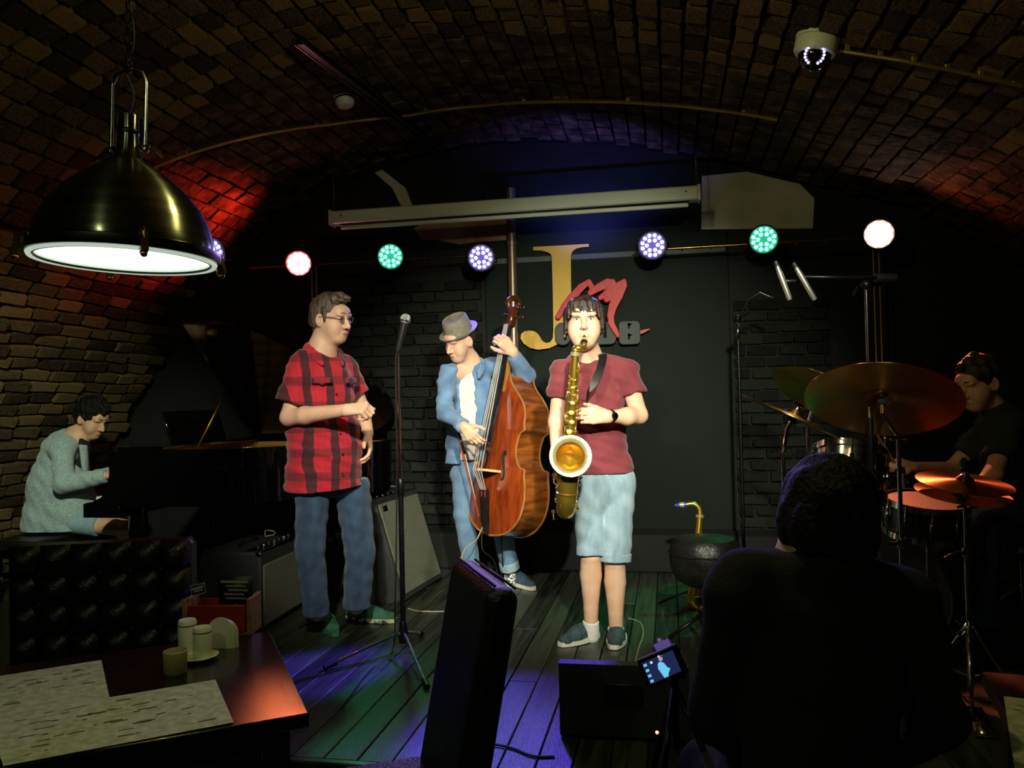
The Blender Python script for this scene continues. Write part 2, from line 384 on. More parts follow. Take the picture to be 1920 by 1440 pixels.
b = MB(); b.box((-0.8, -0.15, HZ - 0.05), (4.3, 2.88, 0.05)); struct(b.build('floor', M_FLOOR, smooth=False))
# ------------------------------------------------------------------ smooth-union solids (for bodies, cloth, lettering)
def A3(p): return np.array(tuple(p), dtype=np.float32)
class SDF:
    def __init__(s): s.p = []; s.cuts = []; s.fold = []
    def cone(s, a, b, ra, rb, k=0.02, sq=None, cuts=(), op='add'):
        a, b = A3(a), A3(b); s.p.append(('c', a, b, ra, rb, k, (A3(sq[0]), sq[1]) if sq else None, [(A3(p), A3(n)) for p, n in cuts], op)); return s
    def chain(s, pts, rs, k=0.02, **kw):
        for i in range(len(pts) - 1): s.cone(pts[i], pts[i + 1], rs[i], rs[i + 1], k, **kw)
        return s
    def ell(s, c, r, R=None, k=0.02, op='add', cuts=()):
        Rm = np.array(R, dtype=np.float32) if R is not None else np.eye(3, dtype=np.float32)
        s.p.append(('e', A3(c), A3(r), Rm, k, [(A3(p), A3(n)) for p, n in cuts], op)); return s
    def rbox(s, c, h, R=None, rad=0.01, k=0.005, op='add'):
        Rm = np.array(R, dtype=np.float32) if R is not None else np.eye(3, dtype=np.float32)
        s.p.append(('b', A3(c), A3(h), Rm, rad, k, op)); return s
    def cut(s, p, n): s.cuts.append((A3(p), A3(n))); return s
    def folds(s, amp, *waves):
        for d, f, ph in waves: s.fold.append((amp, A3(d), f, ph))
        return s
    def bounds(s, q):
        if q[0] == 'c':
            r = max(q[3], q[4]); return np.minimum(q[1], q[2]) - r, np.maximum(q[1], q[2]) + r, q[5]
        if q[0] == 'e': r = float(max(q[2])); return q[1] - r, q[1] + r, q[4]
        r = float(np.linalg.norm(q[2])); return q[1] - r, q[1] + r, q[5]
    def auto(s):
        L = [s.bounds(q) for q in s.p if q[-1] == 'add']
        return np.min([l[0] for l in L], axis=0) - 0.02, np.max([l[1] for l in L], axis=0) + 0.02
    def field(s, lo, hi, h):
        n = np.maximum(np.ceil((hi - lo) / h).astype(int) + 1, 3); ax = [(lo[i] + h * np.arange(n[i])).astype(np.float32) for i in range(3)]
        f = np.full(n, 0.08, dtype=np.float32)
        for q in s.p:
            bl, bh, k = s.bounds(q); m = k + 0.02 + 2 * h
            sl = []
            for i in range(3):
                a = int(np.searchsorted(ax[i], bl[i] - m)); e = int(np.searchsorted(ax[i], bh[i] + m)); sl.append(slice(a, e))
            if any(x.stop <= x.start for x in sl): continue
            X, Y, Z = ax[0][sl[0]][:, None, None], ax[1][sl[1]][None, :, None], ax[2][sl[2]][None, None, :]
            if q[0] == 'c':
                a, b_, ra, rb, k, sq, cuts, op = q[1:]
                d = b_ - a; L2 = float(d @ d) + 1e-9; x, y, z = X - a[0], Y - a[1], Z - a[2]
                t = np.clip((x * d[0] + y * d[1] + z * d[2]) / L2, 0, 1)
                x = x - t * d[0]; y = y - t * d[1]; z = z - t * d[2]; dd = x * x + y * y + z * z
                if sq: c = x * sq[0][0] + y * sq[0][1] + z * sq[0][2]; dd = dd + (sq[1] ** 2 - 1) * c * c
                g = np.sqrt(dd) - (ra + (rb - ra) * t)
            elif q[0] == 'e':
                c, r, R, k, cuts, op = q[1:]; x, y, z = X - c[0], Y - c[1], Z - c[2]
                u = (x * R[0, 0] + y * R[1, 0] + z * R[2, 0]) / r[0]; v = (x * R[0, 1] + y * R[1, 1] + z * R[2, 1]) / r[1]; w_ = (x * R[0, 2] + y * R[1, 2] + z * R[2, 2]) / r[2]
                rr_ = np.sqrt(u * u + v * v + w_ * w_); g2 = np.sqrt((u / r[0]) ** 2 + (v / r[1]) ** 2 + (w_ / r[2]) ** 2) + 1e-6
                g = rr_ * (rr_ - 1) / g2; g = np.where(rr_ < 0.3, -float(min(r)) * 0.7, g)
            else:
                c, hh, R, rad, k, op = q[1:]; cuts = (); x, y, z = X - c[0], Y - c[1], Z - c[2]
                u = np.abs(x * R[0, 0] + y * R[1, 0] + z * R[2, 0]) - hh[0] + rad; v = np.abs(x * R[0, 1] + y * R[1, 1] + z * R[2, 1]) - hh[1] + rad; w_ = np.abs(x * R[0, 2] + y * R[1, 2] + z * R[2, 2]) - hh[2] + rad
                g = np.sqrt(np.maximum(u, 0) ** 2 + np.maximum(v, 0) ** 2 + np.maximum(w_, 0) ** 2) + np.minimum(np.maximum(np.maximum(u, v), w_), 0) - rad
            for p_, n_ in cuts: g = np.maximum(g, (X - p_[0]) * n_[0] + (Y - p_[1]) * n_[1] + (Z - p_[2]) * n_[2])
            o = f[sl[0], sl[1], sl[2]]
            if op == 'add':
                hk = np.clip(0.5 + 0.5 * (o - g) / k, 0, 1); f[sl[0], sl[1], sl[2]] = o + (g - o) * hk - k * hk * (1 - hk)
            else:
                g = -g; hk = np.clip(0.5 - 0.5 * (o - g) / k, 0, 1); f[sl[0], sl[1], sl[2]] = o + (g - o) * hk + k * hk * (1 - hk)
        if s.fold or s.cuts:
            X, Y, Z = ax[0][:, None, None], ax[1][None, :, None], ax[2][None, None, :]
            for i, (amp, d, fr, ph) in enumerate(s.fold):
                wob = np.sin(X * 9 + ph * 3) + np.sin(Y * 11 + ph) + np.sin(Z * 7 + ph * 2)
                f = f + amp * np.sin((X * d[0] + Y * d[1] + Z * d[2]) * fr + ph + 1.1 * wob)
            for p_, n_ in s.cuts: f = np.maximum(f, (X - p_[0]) * n_[0] + (Y - p_[1]) * n_[1] + (Z - p_[2]) * n_[2])
        return f.astype(np.float32)
    def raw(s, h, lo=None, hi=None):
        if lo is None: lo, hi = s.auto()
        lo = np.asarray(lo, dtype=np.float32); hi = np.asarray(hi, dtype=np.float32)
        return surfnets(s.field(lo, hi, h), lo, h)
    def build(s, name, mat, parent=None, h=0.007, label=None, fine=()):
        v, q = s.raw(h)
        if len(fine):
            vs, qs = [], []; keep = np.ones(len(q), bool); cen = v[q].mean(axis=1)
            for lo, hi, hf in fine: keep &= ~np.all((cen > np.asarray(lo) + 1.2 * h) & (cen < np.asarray(hi) - 1.2 * h), axis=1)
            vs.append(v); qs.append(q[keep]); o = len(v)
            for lo, hi, hf in fine:
                v2, q2 = s.raw(hf, lo, hi); vs.append(v2); qs.append(q2 + o); o += len(v2)
            v = np.concatenate(vs); q = np.concatenate(qs)
        me = bpy.data.meshes.new(name); me.from_pydata(v.tolist(), [], q.tolist())
        for m in (mat if isinstance(mat, (list, tuple)) else [mat]): me.materials.append(m)
        me.polygons.foreach_set('use_smooth', [True] * len(me.polygons)); me.update()
        return link(name, me, parent, label)
_E = [((0, 0, 0), (1, 0, 0)), ((0, 1, 0), (1, 1, 0)), ((0, 0, 1), (1, 0, 1)), ((0, 1, 1), (1, 1, 1)), ((0, 0, 0), (0, 1, 0)), ((1, 0, 0), (1, 1, 0)),
      ((0, 0, 1), (0, 1, 1)), ((1, 0, 1), (1, 1, 1)), ((0, 0, 0), (0, 0, 1)), ((1, 0, 0), (1, 0, 1)), ((0, 1, 0), (0, 1, 1)), ((1, 1, 0), (1, 1, 1))]
def surfnets(f, lo, h):
    ins = f < 0; nx, ny, nz = f.shape
    cnt = np.zeros((nx - 1, ny - 1, nz - 1), np.int8)
    for i in (0, 1):
        for j in (0, 1):
            for k in (0, 1): cnt += ins[i:nx - 1 + i, j:ny - 1 + j, k:nz - 1 + k]
    I = np.argwhere((cnt > 0) & (cnt < 8)); idx = np.full(cnt.shape, -1, np.int32); idx[I[:, 0], I[:, 1], I[:, 2]] = np.arange(len(I))
    acc = np.zeros((len(I), 3), np.float32); num = np.zeros(len(I), np.float32)
    for a, b_ in _E:
        fa = f[I[:, 0] + a[0], I[:, 1] + a[1], I[:, 2] + a[2]]; fb = f[I[:, 0] + b_[0], I[:, 1] + b_[1], I[:, 2] + b_[2]]
        m = (fa < 0) != (fb < 0); t = np.where(m, fa / np.where(m, fa - fb, 1), 0)[:, None]
        acc += np.where(m[:, None], np.array(a, np.float32) + t * (np.array(b_, np.float32) - np.array(a, np.float32)), 0); num += m
    v = (I + acc / np.maximum(num, 1)[:, None]) * h + lo
    Q = []
    for axis in range(3):
        a0 = [slice(None)] * 3; a1 = [slice(None)] * 3; a0[axis] = slice(0, -1); a1[axis] = slice(1, None)
        A, B = ins[tuple(a0)], ins[tuple(a1)]; E = np.argwhere(A != B)
        o1, o2 = [i for i in range(3) if i != axis]
        E = E[(E[:, o1] > 0) & (E[:, o2] > 0) & (E[:, o1] < f.shape[o1] - 1) & (E[:, o2] < f.shape[o2] - 1)]
        if len(E) == 0: continue
        fl = A[E[:, 0], E[:, 1], E[:, 2]]
        c = []
        for (u, w_) in ((-1, -1), (0, -1), (0, 0), (-1, 0)):
            e = E.copy(); e[:, o1] += u; e[:, o2] += w_; c.append(idx[e[:, 0], e[:, 1], e[:, 2]])
        q = np.stack(c, 1)
        flip = fl if axis != 1 else ~fl
        q = np.where(flip[:, None], q, q[:, ::-1]); Q.append(q)
    q = np.concatenate(Q) if Q else np.zeros((0, 4), np.int32)
    return v, q[(q >= 0).all(axis=1)]

# ------------------------------------------------------------------ people
def skin(name, a, b): return pm(name, a, b, 14, 0.5, sub=0.12, bump=0.04, bscale=180)
SKIN_A = skin('skin_fair', C8(226, 178, 146), C8(236, 194, 164)); SKIN_B = skin('skin_tan', C8(214, 160, 126), C8(226, 178, 146))
M_HAIRBR = pm('brown_hair', C8(34, 24, 18), C8(66, 48, 36), 60, 0.45, stretch=(1, 1, 0.15), bump=0.5, bscale=90)
M_HAIRGR = pm('greying_brown_hair', C8(70, 54, 40), C8(120, 104, 86), 60, 0.5, stretch=(1, 1, 0.15), bump=0.5, bscale=90)
M_HAIRBK = pm('black_hair', C8(9, 7, 6), C8(20, 16, 14), 60, 0.6, bump=0.7, bscale=80, spec=.25)
M_EYEW = pm('eye_white', C8(220, 215, 208), rough=0.2); M_IRIS = pm('iris', C8(60, 62, 48), rough=0.15); M_LIP = pm('lips', C8(186, 106, 96), C8(200, 120, 108), 30, 0.45)
M_BROW = pm('eyebrow', C8(50, 36, 26), C8(80, 60, 44), 60, 0.7)
def frame(fwd, up=(0, 0, 1)):
    f = Vector(fwd).normalized(); u = Vector(up); u = (u - f * u.dot(f)).normalized(); x = f.cross(u); return Matrix((x, f, u)).transposed()
def camv(r, u, t): return (CR * r + CU * u - CF * t).normalized()       # direction in picture terms: right, up, towards the viewer
def head_sdf(S, o, R, s=1.0, mouth=True, jaw=1.0, nose=1.0):
    H = lambda x, y, z: Vector(o) + R @ Vector((x, y, z)) * s
    e = lambda c, r, k, op='add', RR=R: S.ell(H(*c), [q * s for q in r], RR, k * s, op)
    e((0, -.014, .032), (.077, .097, .087), .02); e((0, .026, -.03), (.062 * jaw, .066, .082), .03)
    e((0, .052, -.088), (.040 * jaw, .036, .028), .035); e((0, .075, .045), (.05, .022, .03), .03)
    for sx in (-1, 1):
        e((sx * .042, .048, -.035), (.025, .034, .034), .03)
        e((sx * .031, .105, .012), (.019, .017, .012), .012, 'sub')
        e((sx * .032, .086, .031), (.022, .011, .007), .012)
        Re = R @ Matrix.Rotation(sx * .35, 3, 'Z')
        e((sx * .078, -.008, -.002), (.011, .021, .034), .008, 'add', Re)
        e((sx * .0865, -.002, .004), (.005, .011, .018), .006, 'sub', Re)
    S.cone(H(0, .088, .022), H(0, .113 * (1 if nose == 1 else nose), -.026), .008 * s, .0125 * s, .014 * s)
    for sx in (-1, 1):
        e((sx * .011, .101, -.03), (.0085, .010, .0085), .006); e((sx * .0075, .108, -.0395), (.0036, .0045, .005), .004, 'sub')
    if mouth:
        e((0, .0865, -.060), (.024, .011, .0065), .008); e((0, .085, -.071), (.021, .011, .0065), .008)
        S.ell(H(0, .099, -.0655), [.026 * s, .009 * s, .0016 * s], R, .004 * s, 'sub')
    return H
def face_parts(P, H, R, s, iris=M_IRIS, look=(0, 1, 0), brow=M_BROW, lips=True, closed=False):
    for sx in (-1, 1):
        if not closed:
            b = MB(); b.ball(H(sx * .031, .0785, .0125), .0125 * s, 14, 10, R); ey = b.build('eye', M_EYEW, P)
            lk = (R @ Vector(look)).normalized(); b = MB(); b.ball(H(sx * .031, .0785, .0125) + lk * .0085 * s, .0062 * s, 10, 8, R); b.build('iris', iris, ey)
            b = MB(); b.tube([H(sx * .016, .0895, .0145), H(sx * .024, .0925, .0195), H(sx * .034, .092, .0205), H(sx * .044, .0855, .0155)], [.0016 * s, .0026 * s, .0026 * s, .0016 * s], 6); b.build('eyelid', brow, P)
        b = MB(); b.tube([H(sx * .013, .0995, .0385), H(sx * .026, .0985, .0415), H(sx * .040, .0905, .0400), H(sx * .052, .079, .0330)], [.0022 * s, .0032 * s, .0028 * s, .0014 * s], 6); b.build('eyebrow', brow, P)
    if lips:
        S = SDF(); S.ell(H(0, .0885, -.0612), [.021 * s, .0105 * s, .0052 * s], R, .004); S.ell(H(0, .0872, -.0702), [.018 * s, .0105 * s, .0055 * s], R, .004)
        S.build('lips', M_LIP, P, h=.0022 * s)
def hand_sdf(S, wr, d, n, t, curl=(30, 40, 30), s=1.0, thumb=(0.55, 0.6, -0.35), tcurl=20, spread=0.0, curls=None, r=1.0):
    d = Vector(d).normalized(); n = Vector(n); n = (n - d * n.dot(d)).normalized(); t0 = d.cross(n); t = t0 if t0.dot(Vector(t)) > 0 else -t0
    wr = Vector(wr); tips = []
    for i in range(4):
        kn = wr + d * (.088, .092, .088, .078)[i] * s + t * (.031, .010, -.011, -.030)[i] * s
        S.cone(wr + t * (.014, .004, -.006, -.014)[i] * s, kn, .017 * s, .0118 * s * r, .014 * s)
        c = curls[i] if curls else curl; ang = 0; p = kn; ln = (.95, 1.06, 1.0, .8)[i]; dd = (d + t * spread * (1.5 - i)).normalized(); rad = .0098 * s * r
        for sg, (l, a) in enumerate(zip((.044, .028, .023), c)):
            ang += math.radians(a); v = dd * math.cos(ang) - n * math.sin(ang); q = p + v * l * ln * s
            S.cone(p, q, rad, rad * .9, .004 * s); p = q; rad *= .91
        tips.append((p, v))
    tb = wr + d * .022 * s + t * .024 * s - n * .004 * s; td = (d * thumb[0] + t * thumb[1] + n * thumb[2]).normalized()
    p1 = tb + td * .042 * s; p2 = p1 + (td + d * math.tan(math.radians(tcurl)) * .8).normalized() * .032 * s; p3 = p2 + (td * .6 + d * .9).normalized() * .024 * s
    S.chain([tb, p1, p2, p3], [.0165 * s, .0125 * s, .0108 * s, .0092 * s], .008 * s)
    tips.append((p3, (p3 - p2).normalized())); return tips
def bbox(pts, m): a = np.array([tuple(p) for p in pts]); return a.min(0) - m, a.max(0) + m
def shoe(P, heel, toe, mat, sole_mat, s=1.0, lace=True, hgt=.085, mocc=False):
    heel, toe = Vector(heel), Vector(toe); heel.z = toe.z = 0.0; d = (toe - heel); L = d.length; d.normalize(); y = Vector((0, 0, 1)).cross(d); up = Vector((0, 0, 1))
    at = lambda u, v, z: heel + d * (u * L) + y * v * s + up * z * s
    S = SDF()
    S.cone(at(.14, 0, .035), at(.62, .004, .034), .036 * s, .043 * s, .02, sq=(up, .95)); S.cone(at(.62, .004, .032), at(.86, .006, .028), .043 * s, .036 * s, .02, sq=(up, 1.25))
    S.cone(at(.13, 0, .05), at(.17, 0, hgt), .034 * s, .036 * s, .02); S.cone(at(.2, 0, .062), at(.5, 0, .052), .034 * s, .036 * s, .02)
    S.cut(at(0, 0, .016), -up); S.folds(.0012, ((d.x, d.y, 0), 90, 0.3))
    if not mocc: S.ell(at(.16, 0, hgt + .02), (.028 * s, .028 * s, .022 * s), None, .008, 'sub')
    o = S.build('shoe', mat, P, h=.005)
    out = []
    for i in range(28):
        a = 2 * PI * i / 28; u = .5 - .5 * math.cos(a); wd = (.036 + .012 * math.sin(PI * min(1, u * 1.05)) + (.004 if u > .45 else 0)) * (abs(math.sin(a)) ** .55)
        out.append(at(u * 1.02 - .01, wd * (1 if math.sin(a) > 0 else -1) + .003, 0.002))
    b = MB(); b.prism(out, (0, 0, .022 * s)); b.build('sole', sole_mat, o)
    if lace:
        b = MB()
        for k in range(4):
            u = .40 + .07 * k; z = .092 - .008 * k; b.tube([at(u, -.026, z - .012), at(u, 0, z), at(u + .02, .026, z - .012)], .0032 * s, 6)
        b.build('lace', M_CABLE if mat != M_SHOE2 else pm('white_lace', C8(215, 215, 210), rough=.7), o)
    return o
M_SHOE1 = pm('navy_canvas', C8(40, 58, 66), C8(62, 84, 92), 40, 0.75, bump=0.2, bscale=160); M_SHOE2 = pm('blue_canvas', C8(46, 64, 84), C8(70, 90, 110), 40, 0.75, bump=0.2, bscale=160)
M_SHOE3 = pm('green_suede', C8(42, 92, 72), C8(66, 122, 96), 18, 0.8, bump=0.2, bscale=120); M_SOLE = pm('white_rubber', C8(222, 220, 205), C8(232, 230, 216), 20, 0.6)
def denim(name, a, b): return pm(name, a, b, 22, 0.8, bump=0.35, bscale=230, sheen=0.2, stretch=(1, 1, .35), contrast=(.2, .8))
M_JEANLT = denim('light_denim', C8(112, 142, 162), C8(172, 196, 208)); M_JEANDK = denim('dark_denim', C8(30, 50, 76), C8(64, 92, 122)); M_JEANMD = denim('mid_denim', C8(84, 118, 152), C8(122, 156, 186))
M_TEE = pm('maroon_jersey', C8(112, 40, 50), C8(130, 52, 60), 8, 0.85, bump=0.15, bscale=200, sheen=0.2)
M_CHAMBRAY = pm('chambray', C8(92, 130, 172), C8(120, 156, 194), 9, 0.8, bump=0.25, bscale=210, sheen=0.2)
M_WTEE = pm('white_jersey', C8(226, 216, 212), C8(238, 230, 226), 8, 0.85, bump=0.1, bscale=120)
M_JACKET = pm('grey_wool', C8(140, 162, 162), C8(178, 196, 196), 90, 0.9, bump=0.35, bscale=150, sheen=0.3)
M_DARKCLOTH = pm('black_cloth', C8(20, 20, 20), C8(30, 30, 30), 20, 0.9, bump=0.2, bscale=120)
M_SOCK = pm('white_sock', C8(225, 225, 220), C8(235, 235, 232), 40, 0.9, bump=0.2, bscale=200)
M_HAT = pm('grey_felt', C8(126, 118, 104), C8(148, 140, 124), 30, 0.9, bump=0.25, bscale=140)

def plaid_mat(name, fwd):
    m = bpy.data.materials.new(name); m.use_nodes = True; nt = m.node_tree; N = nt.nodes; L = nt.links; b = N['Principled BSDF']; b.inputs['Roughness'].default_value = 0.85; b.inputs['Sheen Weight'].default_value = 0.2
    tc = N.new('ShaderNodeTexCoord'); mp = N.new('ShaderNodeMapping'); mp.inputs['Rotation'].default_value = (0, 0, -math.atan2(fwd.y, fwd.x) + PI / 2)
    L.new(tc.outputs['Object'], mp.inputs[0]); wn = N.new('ShaderNodeTexNoise'); wn.inputs['Scale'].default_value = 5; L.new(mp.outputs[0], wn.inputs[0])
    ad = N.new('ShaderNodeVectorMath'); ad.operation = 'MULTIPLY_ADD'; L.new(wn.outputs[1], ad.inputs[0]); ad.inputs[1].default_value = (.03, .03, .03); L.new(mp.outputs[0], ad.inputs[2])
    sp = N.new('ShaderNodeSeparateXYZ'); L.new(ad.outputs[0], sp.inputs[0])
    def band(src, period, phase, lo, hi):
        a = N.new('ShaderNodeMath'); a.operation = 'MULTIPLY_ADD'; L.new(src, a.inputs[0]); a.inputs[1].default_value = 2 * PI / period; a.inputs[2].default_value = phase
        s_ = N.new('ShaderNodeMath'); s_.operation = 'SINE'; L.new(a.outputs[0], s_.inputs[0])
        r = N.new('ShaderNodeMapRange'); r.interpolation_type = 'SMOOTHSTEP'; L.new(s_.outputs[0], r.inputs[0]); r.inputs[1].default_value = lo; r.inputs[2].default_value = hi; return r.outputs[0]
    v1 = band(sp.outputs[0], .112, 0.6, .25, .5); v2 = band(sp.outputs[0], .028, 0.2, .5, .8); h1 = band(sp.outputs[2], .125, 1.1, .35, .6)
    def mx(fac, a, c2):
        x = N.new('ShaderNodeMix'); x.data_type = 'RGBA'; L.new(fac, x.inputs[0])
        if isinstance(a, tuple): x.inputs[6].default_value = a
        else: L.new(a, x.inputs[6])
        x.inputs[7].default_value = c2; return x.outputs[2]
    def sc_(o, k):
        q = N.new('ShaderNodeMath'); q.operation = 'MULTIPLY'; L.new(o, q.inputs[0]); q.inputs[1].default_value = k; return q.outputs[0]
    c = mx(sc_(h1, .55), C8(198, 32, 50), C8(60, 22, 30)); c = mx(sc_(v2, .12), c, C8(70, 26, 34)); c = mx(sc_(v1, .88), c, C8(38, 26, 34))
    L.new(c, b.inputs['Base Color'])
    bn = N.new('ShaderNodeTexNoise'); bn.inputs['Scale'].default_value = 200; L.new(tc.outputs['Object'], bn.inputs[0]); bu = N.new('ShaderNodeBump'); bu.inputs['Strength'].default_value = .2; bu.inputs['Distance'].default_value = .01
    L.new(bn.outputs[0], bu.inputs['Height']); L.new(bu.outputs[0], b.inputs['Normal']); MATS[name] = m; return m

# ---- saxophone player
def sax_player():
    P = thing('person', 'person in maroon T-shirt and rolled denim shorts playing a saxophone', 'person', G(1110, 1195))
    o = D(1095, 608, 4.04); toC = (CAM - o); toC.z = 0; R = frame(toC.normalized() + Vector((0, 0, .06)), (0, 0, 1)); s = 1.12
    nb = D(1102, 668, 4.10); shR = D(1054, 698, 4.10); shL = D(1174, 696, 4.10)
    elR = D(1043, 792, 4.12); wrR = D(1044, 862, 3.98); elL = D(1198, 779, 4.03); wrL = D(1140, 781, 3.90)
    hpR = D(1106, 905, 4.12); hpL = D(1158, 905, 4.12); knR = D(1108, 1040, 4.08); knL = D(1153, 1052, 4.08); anR = D(1108, 1172, 4.12); anL = D(1155, 1184, 4.10)
    fw = R @ Vector((0, 1, 0)); S = SDF(); H = head_sdf(S, o, R, s, mouth=False, jaw=1.04)
    S.ell(H(0, .088, -.062), [.02 * s, .014 * s, .012 * s], R, .012)
    S.cone(nb, H(0, -.015, -.05), .062, .060, .03); S.cone(shR, shL, .05, .05, .05); S.cone(nb, D(1112, 740, 4.12), .06, .12, .05, sq=(fw, 1.6))
    S.cone(D(1112, 740, 4.12), D(1126, 880, 4.12), .13, .125, .05, sq=(fw, 1.6)); S.cone(hpR, hpL, .085, .085, .05)
    S.chain([shR, elR, wrR], [.046, .039, .027], .02); S.chain([shL, elL], [.047, .043], .02); S.chain([elL, D(1175, 781, 3.97), wrL], [.043, .043, .028], .02)
    S.chain([hpR, knR], [.07, .056], .03); S.chain([hpL, knL], [.07, .056], .03)
    for kn, an in ((knR, anR), (knL, anL)):
        cf = kn.lerp(an, .30) - fw * .016; S.chain([kn, cf, kn.lerp(an, .75), an - Vector((0, 0, .02))], [.052, .056, .038, .035], .006)
    t1 = hand_sdf(S, wrL, camv(-1, .06, .30), camv(0.1, .15, 1), (0, 0, 1), curls=[(28, 42, 30), (24, 46, 30), (22, 46, 32), (20, 48, 30)], s=1.02, thumb=(.75, .45, -.55))
    t2 = hand_sdf(S, wrR, camv(.35, -.75, .45), camv(-.8, -.2, .5), camv(.3, .4, .8), curl=(35, 45, 30), s=1.0)
    b1 = bbox([p for p, _ in t1] + [wrL], .05); b2 = bbox([p for p, _ in t2] + [wrR], .05); bh = bbox([o], .185)
    S.build('body', SKIN_A, P, .008, fine=[(b1[0], b1[1], .004), (b2[0], b2[1], .0045), (bh[0], bh[1], .0026)])
    face_parts(P, H, R, s, lips=False, look=(0.02, 1, -.12))
    S = SDF(); S.ell(H(0, .091, -.0600), [.017 * s, .009 * s, .0045 * s], R, .004); S.ell(H(0, .089, -.0735), [.015 * s, .009 * s, .0045 * s], R, .004); S.build('lips', M_LIP, P, h=.0025)
    # hair: thick fringe over the brow, down to the ears
    S = SDF(); S.ell(H(0, -.012, .046), [.088 * s, .108 * s, .088 * s], R, .02); S.ell(H(0, -.04, -.01), [.084 * s, .074 * s, .075 * s], R, .03)
    S.ell(H(0, .095, -.055), [.074 * s, .085 * s, .100 * s], R, .008, 'sub'); S.cut(H(0, 0, -.068), R @ Vector((0, 0, -1)))
    for i in range(11):
        x = -.068 + .0136 * i; y = .093 - 5.5 * x * x; z0 = .046 - 3.2 * x * x - (.006 if i % 2 else 0) - (0.012 if i in (0, 10) else 0)
        S.cone(H(x * .9, y - .012, .085), H(x, y + .004, z0), .013 * s, .0055 * s, .008)
    for sx in (-1, 1):
        S.cone(H(sx * .074, .03, .06), H(sx * .081, .022, -.022), .016 * s, .008 * s, .012); S.cone(H(sx * .076, -.01, .06), H(sx * .084, -.02, -.035), .016 * s, .010 * s, .012)
    S.folds(.0011, ((1, .3, .2), 210, 0), ((.3, 1, .1), 190, 1)); S.build('hair', M_HAIRBR, P, .0042)
    # T-shirt
    S = SDF(); ca = lambda a, b_, t: (a.lerp(b_, t), (b_ - a).normalized())
    S.cone(D(1110, 735, 4.12), D(1113, 800, 4.12), .158, .152, .05, sq=(fw, 1.5)); S.cone(D(1113, 800, 4.12), D(1129, 890, 4.12), .150, .162, .04, sq=(fw, 1.42))
    S.cone(nb + Vector((0, 0, -.03)), shR, .062, .058, .05); S.cone(nb + Vector((0, 0, -.03)), shL, .062, .058, .05)
    p_, n_ = ca(shR, elR, .52); S.cone(shR, elR, .060, .076, .03, cuts=[(p_, n_)])
    p_, n_ = ca(shL, elL, .56); S.cone(shL, elL, .060, .080, .03, cuts=[(p_, n_)])
    S.ell(nb + fw * .03 + Vector((0, 0, .035)), (.088, .088, .072), frame(fw), .012, 'sub'); S.cut(D(1129, 886, 4.12), Vector((0, 0, -1)))
    S.folds(.0028, ((.25, .2, 1), 62, 0), ((-.5, .2, .8), 48, 1.7)); S.folds(.0016, ((.8, .3, .5), 95, .6)); S.folds(.0021, ((.35, .1, 1), 120, .2)); S.build('t_shirt', M_TEE, P, .006)
    # rolled denim shorts
    S = SDF(); up = Vector((0, 0, 1)); S.cone(hpR, hpL, .092, .096, .03, sq=(fw, 1.05)); S.cone(D(1129, 892, 4.12), D(1131, 915, 4.12), .138, .138, .04, sq=(fw, 1.35))
    for hp, kn, r1 in ((hpR, knR, .068), (hpL, knL, .076)):
        p_, n_ = ca(hp, kn, 1.0); S.cone(hp, kn + (kn - hp) * .1, .092, r1, .008, cuts=[(p_, n_)])
    S.folds(.002, ((.5, .2, .8), 70, 1), ((-.6, .1, .7), 55, 0)); S.cut(D(1129, 884, 4.12), up); sh = S.build('shorts', M_JEANLT, P, .006)
    for hp, kn, r1 in ((hpR, knR, .074), (hpL, knL, .0815)):
        d = (kn - hp).normalized(); S = SDF(); a = kn - d * .042; S.cone(a - d * .03, kn + d * .03, r1, r1, .004, cuts=[(a, -d), (kn + d * .002, d)]); S.cone(a - d * .1, kn + d * .1, r1 - .014, r1 - .014, .004, op='sub'); S.folds(.0015, ((.7, .4, .3), 60, 0)); S.build('cuff', M_JEANLT, sh, .0055)
    for an, kn in ((anR, knR), (anL, knL)):
        d = (kn - an).normalized(); S = SDF(); a = an + d * .022; S.cone(an - d * .06, a, .043, .042, .01, cuts=[(a, d)]); S.build('sock', M_SOCK, P, .005)
    shoe(P, G(1121, 1193), G(1049, 1213), M_SHOE1, M_SOLE); shoe(P, G(1162, 1190), G(1149, 1219), M_SHOE1, M_SOLE)
    # wrist watch
    d = (wrL - elL).normalized(); b = MB(); mw = T(wrL - d * .012 - d * .014, d); b.lathe([(.0335, 0), (.0345, .004), (.0345, .016), (.0335, .02)], mw, 20, cap=False); wt = b.build('watch_strap', M_BLACK, P)
    nn = camv(0.1, .1, 1); nn = (nn - d * nn.dot(d)).normalized(); b = MB(); b.lathe([(.0, .039), (.016, .039), (.018, .036), (.018, .03)], T(wrL - d * .015, nn), 20); b.build('watch_case', M_BLKMETAL, wt)
    b = MB(); b.lathe([(.0, .0405), (.012, .0405), (.0125, .0392)], T(wrL - d * .015, nn), 20); b.build('watch_dial', M_CHROME, wt)
    return dict(H=H, R=R, s=s, fw=fw, nb=nb)
SAXP = sax_player()

